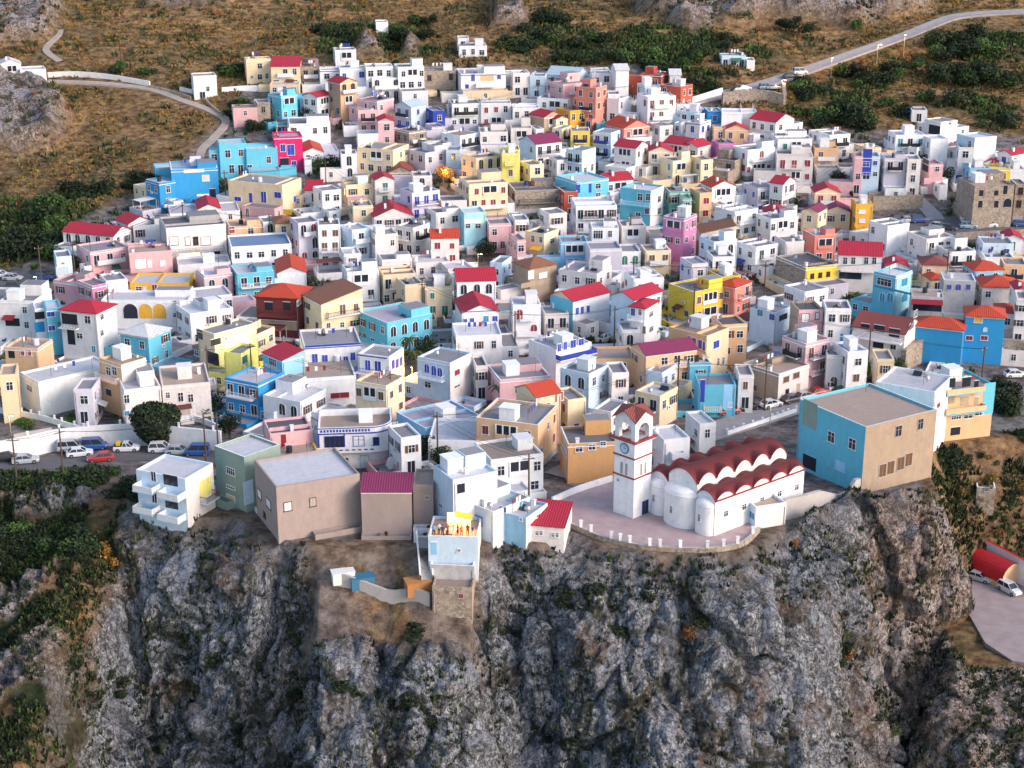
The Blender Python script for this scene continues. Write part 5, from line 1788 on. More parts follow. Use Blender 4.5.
# ------------------------------------------------------------------ roads, terraces, walls
def asphalt(name, c):
    m, nt, b = nodes_mat(name); p = pos(nt)
    f = ramp(nt, noise(nt, .5, 5, .7, p), [(.35, 0), (.7, 1)]); g = ramp(nt, noise(nt, 9, 2, .5, p), [(.3, 0), (.7, 1)])
    nt.links.new(mixc(nt, f, c, tuple(x * .72 for x in c)), b.inputs['Base Color']); b.inputs['Roughness'].default_value = .9
    bump(nt, b, g, .3, .03); return m
RMAT = dict(asphalt=asphalt('worn_asphalt', (.13, .12, .125)), pale=asphalt('pale_concrete_road', (.34, .31, .31)), earth=asphalt('stony_path', (.40, .33, .28)))
def ribbon(name, L, w, mat, lift=.22):
    m = MB(); P = []
    for i, p in enumerate(L):
        d = L[min(i + 1, len(L) - 1)] - L[max(i - 1, 0)]; d = d / np.hypot(*d); nrm = np.array([-d[1], d[0]])
        q = [p + nrm * w / 2, p, p - nrm * w / 2]
        P.append([(a[0], a[1], max(H1(a[0], a[1]), H1(p[0], p[1]) - .1) + lift) for a in q])
    for a, b in zip(P[:-1], P[1:]):
        for j in (0, 1): m.face([a[j], a[j + 1], b[j + 1], b[j]], mat)
        for j in (0, 2):
            q = [a[j], b[j], (b[j][0], b[j][1], b[j][2] - 1.2), (a[j][0], a[j][1], a[j][2] - 1.2)]; m.face(q if j == 0 else q[::-1], mat)
    return tag(m.build(name), None, None, kind='structure')
for k, (L, w, mt) in ROADXY.items(): ribbon(k, L, w, RMAT[mt])
def yard():
    m = MB(); P = []
    for u, v in [(948, 580), (962, 562), (985, 560), (1010, 572), (1060, 590), (1070, 672), (1012, 663), (985, 645), (965, 610)]:
        d = ray(u, v); t = -113 / d[2]; P.append((d[0] * t, d[1] * t))
    m.prism(P[::-1], CAMZ - 113.5, CAMZ - 112.6, asphalt('pinkish_gravel_yard', (.36, .29, .29)))
    tag(m.build('yard_ground'), None, None, kind='structure')
yard()
# white road line pieces on the street
def wall_line(px_pts, h, th, mat, name, label, cat='wall', cap=None, base=None, posts=None, raw=False, down=1.5, group=None):
    L = smooth_line([hit(*q)[0][:2] if not raw else np.array(q, float) for q in px_pts], 5)
    m = MB(); c = MB()
    R_ = []
    for i, p in enumerate(L):
        d = L[min(i + 1, len(L) - 1)] - L[max(i - 1, 0)]; d = d / np.hypot(*d); nr = np.array([-d[1], d[0]])
        z = H1(*p) if base is None else base; R_.append((p + nr * th / 2, p - nr * th / 2, z, p))
    for a, b in zip(R_[:-1], R_[1:]):
        za, zb_ = a[2] + h, b[2] + h
        m.face([(*a[0], a[2] - down), (*b[0], b[2] - down), (*b[0], zb_), (*a[0], za)][::-1], mat)
        m.face([(*a[1], a[2] - down), (*b[1], b[2] - down), (*b[1], zb_), (*a[1], za)], mat)
        m.face([(*a[1], za), (*b[1], zb_), (*b[0], zb_), (*a[0], za)], cap or mat)
    for e in (R_[0], R_[-1]): m.face([(*e[0], e[2] - down), (*e[1], e[2] - down), (*e[1], e[2] + h), (*e[0], e[2] + h)], mat)
    if posts:
        root = empty(name, (0, 0, 0)); m.build('wall_body', root)
        ph, pg, pm = posts; acc = 0; last = R_[0][3]
        for r in R_:
            acc += np.hypot(*(r[3] - last)); last = r[3]
            if acc >= pg or r is R_[0]:
                acc = 0; MB().box(r[3][0] - .14, r[3][0] + .14, r[3][1] - .14, r[3][1] + .14, r[2] + h, r[2] + h + ph, pm).box(r[3][0] - .19, r[3][0] + .19, r[3][1] - .19, r[3][1] + .19, r[2] + h + ph, r[2] + h + ph + .08, pm).build('wall_post', root)
        o = root
    else: o = m.build(name)
    return tag(o, label, cat, group)
WW, ST = WM('w'), M['stone']
wall_line([(48, 77), (75, 76), (110, 79), (150, 86)], 1.3, .5, WW, 'boundary_wall', 'white wall along the footpath running from the hilltop chapel')
wall_line([(150, 88), (172, 93), (191, 99)], .8, .5, ST, 'boundary_wall', 'low stone wall continuing the white path wall to the little chapel')
wall_line([(205, 101), (214, 110), (229, 121)], .9, .4, ST, 'boundary_wall', 'stone parapet of the footpath below the little chapel')
wall_line([(180, 91), (193, 94)], 1.2, .4, WW, 'boundary_wall', 'short white wall in front of the little chapel')
wall_line([(222, 93), (250, 91), (300, 92)], 1.5, .5, WW, 'boundary_wall', 'white terrace wall below the cream house with gable parapets')
wall_line([(680, 108), (700, 102), (722, 95)], 2.0, .5, WW, 'boundary_wall', 'white parapet wall climbing along the upper road')
wall_line([(722, 106), (738, 104), (752, 103), (768, 104), (784, 108)], 3.6, 1.0, ST, 'retaining_wall', 'curved stone retaining wall holding up the road bend', 'retaining wall')
wall_line([(784, 108), (783, 96)], 3.6, 1.0, ST, 'retaining_wall', 'short return of the stone wall at the road bend', 'retaining wall')
wall_line([(606, 115), (620, 117), (636, 114)], 2.4, .6, ST, 'garden_wall', 'stone garden wall below the white house beside the tall salmon red house')
wall_line([(872, 210), (898, 209), (922, 208)], 3.2, .8, ST, 'retaining_wall', 'stone retaining wall beside the orange yellow box house', 'retaining wall')
wall_line([(868, 200), (895, 200), (912, 200)], 2.0, .8, ST, 'retaining_wall', 'upper stone terrace wall beside the sloping ramp', 'retaining wall')
wall_line([(955, 240), (985, 238), (1030, 236)], 1.6, .6, ST, 'retaining_wall', 'low stone wall along the front of the car park', 'retaining wall')
wall_line([(902, 374), (912, 366), (935, 358), (965, 359), (1000, 362), (1040, 366)], 4.6, .9, ST, 'retaining_wall', 'long stone retaining wall below the vivid blue house', 'retaining wall')
wall_line([(335, 583), (365, 592), (402, 600), (430, 604)], 1.6, .4, M['conc'], 'yard_wall', 'bare concrete wall of the little yard on the ledge below the brown block', 'yard wall', down=3)
wall_line([(0, 463), (30, 457), (55, 451), (90, 447), (130, 445), (170, 447), (222, 452)], 3.6, .5, WW, 'retaining_wall', 'long white retaining wall behind the cars parked on the left street', 'retaining wall', posts=(.7, 4.5, WW), down=2)
wall_line([(0, 413), (40, 420), (75, 430), (92, 434)], 1.0, .3, WW, 'balustrade', 'white balustrade wall in front of the lowest left houses', 'balustrade', posts=(.5, 1.8, WW))
wall_line([(14, 440), (36, 436), (52, 433)], 1.0, .3, M['conc'], 'garden_wall', 'grey stepped garden wall on the lamp lit grass', 'garden wall')
wall_line([(170, 424), (195, 421), (222, 432)], 1.0, .3, WW, 'balustrade', 'white balustrade along the terrace right of the big round tree', 'balustrade', posts=(1.6, 3.5, WW))
wall_line([(727, 436), (748, 429), (772, 421), (796, 413)], .8, .35, WW, 'parapet', 'white slotted parapet between the street and the church roof', 'parapet', posts=(.4, 1.3, WW))
wall_line([(783, 520), (800, 516), (824, 512), (858, 498)], 3.2, .6, M['conc'], 'retaining_wall', 'bare concrete wall on the cliff below the huge azure block', 'retaining wall', down=4)
# ---- church terrace
ZT = ZV + .25
def at_z(u, v, z):
    d = ray(u, v); t = (z - CAMZ) / d[2]; return np.array([d[0] * t, d[1] * t])
_tp = [(552, 503), (562, 520), (582, 530), (604, 539), (640, 547), (680, 550), (715, 550), (742, 544), (757, 530)]
_tl = smooth_line([at_z(u, v, ZT) for u, v in _tp], 4)
_back = [at_z(u, v, ZT) for u, v in [(790, 500), (720, 455), (640, 468), (598, 484)]]
def pave_mat():
    m, nt, b = nodes_mat('pinkish_paving'); p = pos(nt)
    br = N(nt, 'ShaderNodeTexBrick', Scale=1.6); nt.links.new(p, br.inputs[0])
    br.inputs['Color1'].default_value = (.42, .30, .30, 1); br.inputs['Color2'].default_value = (.36, .25, .25, 1); br.inputs['Mortar'].default_value = (.24, .17, .17, 1)
    c = mixc(nt, ramp(nt, noise(nt, .5, 5, .7, p), [(.35, 0), (.7, .7)]), br.outputs['Color'], (.50, .38, .37))
    nt.links.new(c, b.inputs['Base Color']); b.inputs['Roughness'].default_value = .85; return m
m = MB(); m.prism([tuple(p) for p in list(_tl) + _back], ZV - 1.2, ZT, M['conc'], topmat=pave_mat())
tag(m.build('church_terrace_ground'), None, None, kind='structure')
def curve_wall():
    root = empty('terrace_wall', (_tl[0][0], _tl[0][1], ZT)); o0 = np.array([_tl[0][0], _tl[0][1]])
    m = MB(); L = [np.array(p) - o0 for p in _tl]; th = .45
    for a, b in zip(L[:-1], L[1:]):
        d = (b - a) / np.hypot(*(b - a)); nr = np.array([d[1], -d[0]])
        A, B, C, D_ = a, b, b + nr * th, a + nr * th
        for p, q in ((D_, C),): m.face([(*p, -3.5), (*q, -3.5), (*q, .55), (*p, .55)], ST)
        m.face([(*A, 0), (*B, 0), (*B, .55), (*A, .55)][::-1], ST); m.face([(*D_, .55), (*C, .55), (*B, .55), (*A, .55)], M['conc'])
    m.build('wall_body', root)
    for u, v in [(556, 510), (565, 521), (580, 529), (595, 535), (609, 540), (624, 544), (633, 545), (646, 548), (660, 549), (682, 551), (703, 551), (720, 549), (734, 546), (748, 538)]:
        q = at_z(u, v, ZT); k = min(range(len(_tl)), key=lambda i: np.hypot(*(np.array(_tl[i]) - q))); p = L[k]
        d = L[min(k + 1, len(L) - 1)] - L[max(0, k - 1)]; d /= np.hypot(*d); p = p + np.array([d[1], -d[0]]) * .22
        MB().box(p[0] - .2, p[0] + .2, p[1] - .2, p[1] + .2, .55, 1.45, WW).box(p[0] - .26, p[0] + .26, p[1] - .26, p[1] + .26, 1.45, 1.55, WW).build('bollard', root)
    tag(root, 'curved low stone wall with white bollards around the church terrace on the cliff', 'terrace wall')
curve_wall()
wall_line([at_z(552, 503, ZT), at_z(580, 491, ZT), at_z(612, 481, ZT)], .9, .35, WW, 'parapet', 'straight white parapet wall left of the bell tower on the terrace', 'parapet', raw=True, base=ZT, down=.3)

# ---- bell tower
def tower():
    c_ = at_z(633, 519, ZT); psi = math.atan2(c_[0], c_[1]); al = R(40); rz = -(al + psi)
    root = empty('bell_tower', (c_[0], c_[1], ZT), rz); A = 3.75
    RT = RM('b'); RL = plain('dark_red_ledge', (.30, .04, .05), .7)
    MB().box(-A, 0, 0, A, 0, 14.3 - 2.9, WW).build('shaft', root)
    for z in (6.0, 9.0): MB().box(-A - .14, .14, -.14, A + .14, z, z + .2, RL).build('ledge', root)
    z = 11.4
    MB().box(-A - .4, .4, -.4, A + .4, z, z + .14, WW).box(-A - .55, .55, -.55, A + .55, z + .14, z + .34, RL).build('ledge', root)
    # belfry: four corner piers, arches above
    b = MB(); zb = z + .34; pw = .72; zt = zb + 3.0
    for x in (-A, -pw):
        for y in (0, A - pw): b.box(x, x + pw, y, y + pw, zb, zt - .5, WW)
    n = 10; r = (A - 2 * pw) / 2; za = zb + 1.25
    def arch(tf):
        pts = [(-A / 2 + r * math.cos(math.pi * j / n), za + r * math.sin(math.pi * j / n)) for j in range(n + 1)]
        for d in (0.0, .3):
            for (a0, z0), (a1, z1) in zip(pts[:-1], pts[1:]):
                q = [(a0, d, z0), (a1, d, z1), (a1, d, zt), (a0, d, zt)]; b.face([tf(*w) for w in (q if d else q[::-1])], WW)
            for x0_, x1_ in ((-A, -A + pw), (-pw, 0)):
                q = [(x0_, d + (.002 if d == 0 else 0), zt - .52), (x1_, d, zt - .52), (x1_, d, zt), (x0_, d, zt)]; b.face([tf(*w) for w in (q if d == 0 else q[::-1])], WW)
            q = [(-A, d, zt), (0, d, zt), (-A / 2, d, zt + 1.25)]; b.face([tf(*w) for w in (q if d == 0 else q[::-1])], WW)
        for (a0, z0), (a1, z1) in zip(pts[:-1], pts[1:]): b.face([tf(a0, 0, z0), tf(a0, .3, z0), tf(a1, .3, z1), tf(a1, 0, z1)], WW)
    arch(lambda x, d, z_: (x, d, z_)); arch(lambda x, d, z_: (-d, -x, z_)); arch(lambda x, d, z_: (x, A - d, z_)); arch(lambda x, d, z_: (-A + d, -x, z_))
    b.build('belfry', root)
    MB().box(-A + .3, -.3, .3, A - .3, zb, zb + .05, M['conc']).build('belfry_floor', root)
    # crossed gables
    rf = MB(); o = .35; e = zt - .12; pk = zt + 1.32; cx, cy = -A / 2, A / 2
    cor = [(-A - o, -o), (o, -o), (o, A + o), (-A - o, A + o)]; mid = [(cx, -o), (o, cy), (cx, A + o), (-A - o, cy)]
    for j in range(4):
        a, bb = cor[j], cor[(j + 1) % 4]; m_ = mid[j]
        for tri in ([(*a, e), (*m_, pk), (cx, cy, pk + .25)], [(*m_, pk), (*bb, e), (cx, cy, pk + .25)]):
            rf.face(tri, RT, [(0, 0), (2.2, 0), (1.1, 2.2)]); rf.face([(q[0], q[1], q[2] - .12) for q in tri[::-1]], RL)
            rf.face([tri[0], (tri[0][0], tri[0][1], tri[0][2] - .12), (tri[1][0], tri[1][1], tri[1][2] - .12), tri[1]], RL)
    rf.build('roof', root)
    for x in (cx - .55, cx + .55):
        MB().cyl((x, cy, za + .5), (x, cy, za - .1), .16, .38, M['steel'], 12).cyl((x, cy, za - .1), (x, cy, za - .2), .38, .42, M['steel'], 12).build('bell', root)
    MB().box(-A + .2, -.2, cy - .06, cy + .06, za + .5, za + .62, M['brown']).build('bell_beam', root)
    # clock on the left face
    ck = MB().cyl((cx, 0, 10.3), (cx, -.1, 10.3), .82, .82, plain('clock_rim', (.10, .20, .34), .5), 24).cyl((cx, -.1, 10.3), (cx, -.13, 10.3), .62, .62, plain('clock_face', (.45, .62, .74), .5), 24).build('clock', root)
    MB().box(cx - .03, cx + .03, -.16, -.135, 10.3, 10.8, M['iron']).box(cx, cx + .33, -.16, -.135, 10.27, 10.33, M['iron']).build('hand', ck)
    for s_ in 'LR':
        for d_ in (-.45, .45):
            a = (-A / 2 if s_ == 'L' else A / 2) + d_; put_open(root, s_, a, 6.35, 'arch', .5, 1.8, 'w', 'brown')
    put_open(root, 'R', 2.6, 0, 'door', 1.1, 2.1, 'blue', 'glass'); put_open(root, 'L', -A + .8, 5, 'window', .3, .5, 'w', 'glass')
    tag(root, 'tall white church bell tower with clock, arched belfry and dark red ledges', 'bell tower')
tower()

# ---- church
def church():
    c_ = at_z(714, 536, ZT); psi = math.atan2(c_[0], c_[1]); rz = -(R(42.5) + psi)
    root = empty('church', (c_[0], c_[1], ZT), rz)
    W, Lb_ = 12.6, 18.6; nb = 5; bay = Lb_ / nb
    rt = tile_mat('roof_tiles_church', (.17, .014, .014)); rim = plain('dark_red_eave', (.26, .02, .035), .8)
    zones = [(-3.5, 0, 5.3, 1.1, 1.0), (-9.1, -3.5, 6.6, 1.65, 1.45), (-W, -9.1, 5.3, 1.1, 1.0)]
    zmin = lambda x: 5.3
    def arc(t): return math.sqrt(max(0, 1 - (2 * t - 1) ** 2)) ** 1.6
    wl = MB()
    # walls of the box
    wl.face([(0, 0, -1.5), (0, Lb_, -1.5), (0, Lb_, 5.3), (0, 0, 5.3)], WW); wl.face([(-W, Lb_, -1.5), (-W, 0, -1.5), (-W, 0, 5.3), (-W, Lb_, 5.3)], WW)
    wl.face([(-W, 0, -1.5), (0, 0, -1.5), (0, 0, 5.3), (-W, 0, 5.3)], WW); wl.face([(0, Lb_, -1.5), (-W, Lb_, -1.5), (-W, Lb_, 5.3), (0, Lb_, 5.3)], WW)
    wl.build('wall', root)
    for x0_, x1_, hz, rl, rt_ in zones:
        na, nc = 14, 12 * nb; g = MB(); f = MB()
        def z(i, j): return hz + max(rl * arc(i / na), rt_ * arc((j / nc * nb) % 1 if j < nc else 0), 0.02)
        X = [x0_ + (x1_ - x0_) * i / na for i in range(na + 1)]; Yy = [Lb_ * j / nc for j in range(nc + 1)]
        g.v = [(X[i], Yy[j], z(i, j)) for j in range(nc + 1) for i in range(na + 1)]; k = g.mi(rt)
        for j in range(nc):
            for i in range(na):
                a = j * (na + 1) + i; g.f.append((a, a + 1, a + na + 2, a + na + 1)); g.m.append(k); g.uv[len(g.f) - 1] = [(Yy[j], X[i]), (Yy[j], X[i + 1]), (Yy[j + 1], X[i + 1]), (Yy[j + 1], X[i])]
        g.build('roof', root)
        # gables and lunettes
        lo = hz - (1.6 if hz > 6 else .02)
        for i, x in ((0, x0_), (na, x1_)):
            for j in range(nc):
                q = [(x, Yy[j], lo), (x, Yy[j + 1], lo), (x, Yy[j + 1], z(i, j + 1) - .06), (x, Yy[j], z(i, j) - .06)]; f.face(q if i else q[::-1], WW)
        for j, y in ((0, 0), (nc, Lb_)):
            for i in range(na):
                q = [(X[i], y, min(lo, 5.28)), (X[i + 1], y, min(lo, 5.28)), (X[i + 1], y, z(i + 1, j) - .05), (X[i], y, z(i, j) - .05)]; f.face(q if j == 0 else q[::-1], WW)
        f.build('lunette_wall', root)
        # dark red edge band that follows the curves
        e = MB()
        for i, x, dx in ((0, x0_, -.16), (na, x1_, .16)):
            for j in range(nc):
                a, b = z(i, j), z(i, j + 1)
                e.face([(x, Yy[j], a + .03), (x + dx, Yy[j], a + .03), (x + dx, Yy[j + 1], b + .03), (x, Yy[j + 1], b + .03)], rim)
                e.face([(x + dx, Yy[j], a - .14), (x + dx, Yy[j + 1], b - .14), (x + dx, Yy[j + 1], b + .03), (x + dx, Yy[j], a + .03)], rim)
        for i in range(na):
            a, b = z(i, 0), z(i + 1, 0)
            e.face([(X[i], -.16, a - .14), (X[i + 1], -.16, b - .14), (X[i + 1], -.16, b + .03), (X[i], -.16, a + .03)], rim); e.face([(X[i], 0, a + .03), (X[i + 1], 0, b + .03), (X[i + 1], -.16, b + .03), (X[i], -.16, a + .03)], rim)
        e.build('eave_band', root)
    MB().box(.003, .2, -.16, Lb_, 5.12, 5.28, rim).build('eave_band', root)
    # three rounded apses
    for cx, r, hh in ((-1.75, 1.6, 4.3), (-6.3, 2.9, 4.9), (-10.8, 1.6, 4.3)):
        a = MB(); n = 18; P = [(cx + r * math.cos(math.pi * j / n), -r * .75 * math.sin(math.pi * j / n) - .01) for j in range(n + 1)]
        for p, q in zip(P[:-1], P[1:]): a.face([(*q, -1.5), (*p, -1.5), (*p, hh), (*q, hh)], WW)
        for k in range(4):
            s0, s1 = math.cos(k * .39), math.cos((k + 1) * .39); z0, z1 = hh + 1.0 * math.sin(k * .39), hh + 1.0 * math.sin((k + 1) * .39)
            for p, q in zip(P[:-1], P[1:]):
                f0 = lambda w, s_: (cx + (w[0] - cx) * s_, w[1] * s_)
                a.face([(*f0(q, s0), z0), (*f0(p, s0), z0), (*f0(p, s1), z1), (*f0(q, s1), z1)], WW)
        ap = a.build('apse', root)
        for p in ap.data.polygons: p.use_smooth = True
        bd = MB()
        for p, q in zip(P[:-1], P[1:]):
            f1 = lambda w: (cx + (w[0] - cx) * 1.025, w[1] * 1.03)
            bd.face([(*f1(q), hh - .12), (*f1(p), hh - .12), (*f1(p), hh), (*f1(q), hh)], WW); bd.face([(*f1(q), hh), (*f1(p), hh), (*p, hh + .01), (*q, hh + .01)], WW)
        bd.build('cornice', root)
    put_open(root, 'L', -3.2, -.1, 'door', 1.0, 3.4, 'w', 'blue'); put_open(root, 'L', -9.2, -.1, 'door', .8, 3.4, 'w', 'blue')
    for a, y in ((-1.75, -1.22), (-6.3, -2.2), (-10.8, -1.22)):
        o = put_open(root, 'L', a, 2.0, 'window', .4, 1.0, 'w', 'glass'); o.location.y = y
    for j in range(5): put_open(root, 'R', 2.2 + j * bay, 2.4, 'window', .8, .9, 'w', 'glass')
    tag(root, 'white church with three rounded apses and dark red scalloped tile roof', 'church')
church()

# ---- store with a barrel roof in the yard at the right
def barrel():
    z0 = CAMZ - 112.6
    a = at_z(1001, 589, z0); b = at_z(962, 572, z0); d = b - a; L = np.hypot(*d) + 3; d /= np.hypot(*d)
    rz = math.atan2(d[1], d[0]); root = empty('barrel_store', (a[0], a[1], z0), rz)
    W = 5.4; n = 14; rr = W / 2; hw = 1.0; rd = plain('bright_red_sheet', (.48, .012, .02), .45)
    m = MB(); P = [(0, hw)] + [(-rr + rr * math.cos(math.pi - math.pi * j / n) if 0 else -(rr - rr * math.cos(math.pi * j / n)), hw + rr * .95 * math.sin(math.pi * j / n)) for j in range(n + 1)]
    for (y0, q0), (y1, q1) in zip(P[1:-1], P[2:]): m.face([(0, y0, q0), (0, y1, q1), (L, y1, q1), (L, y0, q0)], rd)
    m.build('roof', root)
    g = MB(); pl = WM('p')
    g.face([(0, 0, 0), (0, -W, 0)][::-1] + [(0, y, q) for y, q in P[1:]], pl); g.face([(L, -W, 0), (L, 0, 0)][::-1] + [(L, y, q) for y, q in P[1:][::-1]], pl)
    g.face([(0, 0, 0), (L, 0, 0), (L, 0, hw), (0, 0, hw)], pl); g.face([(0, -W, 0), (L, -W, 0), (L, -W, hw), (0, -W, hw)][::-1], pl)
    g.build('wall', root); root.location.z -= .05
    # mirrored so that the roof faces the yard
    tag(root, 'store with bright red barrel roof and rounded pale end in the right yard', 'shed')
    wl = [at_z(950, 545, z0 + 2.5), at_z(975, 556, z0 + 2.5), at_z(1000, 569, z0 + 2.5), at_z(1040, 592, z0 + 2.5)]
    wall_line([q + np.array([2.2, 2.6]) for q in wl], 4.2, .5, WW, 'retaining_wall', 'white retaining wall with dark red coping above the barrel roofed store', 'retaining wall', cap=rd, raw=True, base=z0)
barrel()
# ------------------------------------------------------------------ vehicles
def loft(m, secs, mat):
    for (xa, A), (xb, B) in zip(secs[:-1], secs[1:]):
        n = len(A)
        for j in range(n): k = (j + 1) % n; m.face([(xa, *A[j]), (xa, *A[k]), (xb, *B[k]), (xb, *B[j])], mat)
    m.face([(secs[0][0], *q) for q in secs[0][1]][::-1], mat); m.face([(secs[-1][0], *q) for q in secs[-1][1]], mat)
def car_proto(kind):
    root = empty('parked_car', (0, 0, -500)); pt = plain('car_paint_white', (.72, .72, .74), .3)
    tall = {'car': 0, 'suv': .25, 'van': .45, 'pickup': .15}[kind]
    sec = lambda w, z0, z1: [(-w, z0), (w, z0), (w * 1.0, z0 + (z1 - z0) * .6), (w * .86, z1), (-w * .86, z1), (-w * 1.0, z0 + (z1 - z0) * .6)]
    m = MB(); loft(m, [(-2.1, sec(.70, .38, .78)), (-2.0, sec(.80, .28, .88 + tall * .3)), (-1.2, sec(.85, .22, .95 + tall * .3)), (0, sec(.86, .22, .95 + tall * .3)), (.95, sec(.85, .22, .95 + tall * .3)), (1.75, sec(.80, .26, .80 + tall * .3)), (2.08, sec(.68, .36, .62 + tall * .2))], pt)
    m.build('body', root)
    zt = 1.42 + tall; zb = .93 + tall * .3
    x0, x1, x2, x3 = {'car': (-1.75, -1.2, .25, 1.0), 'suv': (-1.95, -1.7, .3, 1.0), 'van': (-2.0, -1.9, .7, 1.35), 'pickup': (-.6, -.45, .35, 1.0)}[kind]
    q = lambda w: [(-w, 0), (w, 0)]
    g = MB(); Wb, Wt = .80, .66
    B_ = [(x0, -Wb, zb), (x3, -Wb, zb), (x3, Wb, zb), (x0, Wb, zb)]; T = [(x1, -Wt, zt - .06), (x2, -Wt, zt - .06), (x2, Wt, zt - .06), (x1, Wt, zt - .06)]
    for j in range(4): k = (j + 1) % 4; g.face([B_[j], B_[k], T[k], T[j]], M['glass'])
    g.build('windows', root)
    r = MB().box(x1 - .03, x2 + .03, -Wt - .02, Wt + .02, zt - .06, zt, pt)
    for sy in (-1, 1):
        for xb_, xt_ in ((x0, x1), (x3, x2), ((x0 + x3) / 2, (x1 + x2) / 2)): r.cyl((xb_, sy * Wb, zb), (xt_, sy * Wt, zt - .05), .05, .05, pt, 5)
    r.build('cabin_roof', root)
    if kind == 'pickup': MB().box(-2.0, -.7, -.78, .78, 1.0, 1.08, M['iron']).build('load_bed', root)
    for sx in (-1.3, 1.32):
        for sy in (-1, 1):
            w = MB().cyl((sx, sy * .68, .32), (sx, sy * .88, .32), .32, .32, M['rubber'], 14).build('wheel', root)
            MB().cyl((sx, sy * .87, .32), (sx, sy * .895, .32), .18, .18, M['steel'], 10).build('rim', w)
    for sy in (-.55, .55):
        MB().box(2.0, 2.09, sy - .14, sy + .14, .55 + tall * .2, .68 + tall * .2, M['white']).build('headlight', root)
        MB().box(-2.12, -2.02, sy - .14, sy + .14, .68, .82, plain('tail_light', (.4, .02, .02), .3)).build('tail_light', root)
    return root
CARP = {k: car_proto(k) for k in ('car', 'suv', 'van', 'pickup')}
bpy.context.view_layer.update(); kids(None)
PAINT = {'white': (.72, .72, .74), 'silver': (.42, .44, .47), 'dark grey': (.06, .065, .075), 'black': (.02, .02, .025), 'blue': (.03, .09, .30), 'red': (.45, .03, .03), 'pale blue': (.25, .38, .5)}
PM = {k: plain('car_paint_' + k.replace(' ', '_'), v, .3) for k, v in PAINT.items()}
CARS = [  # u, v, heading, kind, paint, where, group
 (8, 462, 12, 'suv', 'black', 'on the left street beside the small silver one', 1), (26, 464, 14, 'car', 'silver', 'in front of the white wall, near the left edge', 1),
 (71, 452, 10, 'van', 'silver', 'first of the cluster on the left street', 1), (80, 457, 16, 'car', 'white', 'in the cluster on the left street', 1), (95, 450, 8, 'van', 'blue', 'against the long white retaining wall', 1),
 (101, 462, 195, 'car', 'red', 'nearest the bushes on the left street', 1), (127, 452, 4, 'pickup', 'white', 'on the left street before the big round tree', 1), (162, 453, 2, 'suv', 'white', 'right below the big round tree', 1),
 (179, 455, -3, 'car', 'silver', 'between the big round tree and the apartment block', 1), (197, 456, 182, 'van', 'blue', 'behind the white apartment block', 1),
 (1, 278, 0, 'car', 'white', 'cut by the left edge in the upper left parking', 2), (13, 281, -4, 'car', 'silver', 'in the upper left parking', 2), (43, 281, 5, 'car', 'blue', 'in the upper left parking next to the small white garage', 2), (16, 290, 0, 'suv', 'dark grey', 'in the upper left parking, front row', 2),
 (738, 93, 25, 'car', 'black', 'at the start of the upper road', 3), (744, 91, 25, 'car', 'white', 'at the start of the upper road beside the black one', 3), (766, 90, 12, 'suv', 'pale blue', 'on the walled bend of the upper road', 3), (773, 90, 12, 'car', 'silver', 'on the walled bend of the upper road', 3), (790, 79, 15, 'car', 'dark grey', 'on the upper road above the bend', 3), (800, 75, 15, 'van', 'white', 'on the upper road above the bend', 3),
 (898, 221, 10, 'car', 'dark grey', 'leftmost in the car park behind the off white hall', 4), (908, 223, 10, 'car', 'silver', 'second from left in the car park behind the off white hall', 4), (919, 223, 5, 'suv', 'blue', 'third from left in the car park', 4), (938, 229, -30, 'car', 'silver', 'at the foot of the sloping ramp', 4), (948, 231, -30, 'car', 'dark grey', 'slanted in the car park near the ramp foot', 4), (968, 229, 0, 'suv', 'pale blue', 'in the middle of the car park', 4), (969, 222, 0, 'car', 'white', 'in the back row of the car park', 4), (988, 228, 0, 'van', 'white', 'in the car park below the unfinished stone block', 4), (1001, 225, 0, 'car', 'dark grey', 'in the car park, right of the white van', 4), (1021, 227, 0, 'car', 'blue', 'at the right end of the car park', 4),
 (728, 415, 20, 'car', 'red', 'in front of the turquoise house on the street', 5), (748, 411, 30, 'suv', 'black', 'on the street by the orange canopy', 5), (771, 408, 30, 'car', 'white', 'at the corner of the cream block on the street', 5), (792, 403, 30, 'car', 'dark grey', 'below the two windows of the cream block', 5), (805, 400, 30, 'car', 'silver', 'beside the cream block doorway on the street', 5), (819, 396, 28, 'car', 'red', 'on the street between the cream block and the arched house', 5), (836, 391, 25, 'van', 'white', 'in front of the arched windows house', 5), (850, 388, 25, 'car', 'pale blue', 'on the street below the light green tree', 5), (863, 386, 25, 'suv', 'black', 'on the street behind the huge azure block', 5),
 (580, 471, 30, 'car', 'dark grey', 'below the orange house with the sunken roof', 6), (1015, 378, 5, 'car', 'white', 'below the long stone retaining wall at the right edge', 6),
 (979, 580, -38, 'car', 'silver', 'in the yard by the red barrel roof', 7), (1009, 592, -62, 'suv', 'white', 'in the yard beside the silver one', 7)]
GRP = {1: 'vehicles parked on the left street', 2: 'vehicles in the upper left parking', 3: 'vehicles on the upper road', 4: 'vehicles in the car park on the right', 5: 'vehicles parked along the village street', 6: None, 7: 'vehicles in the right yard'}
first = set()
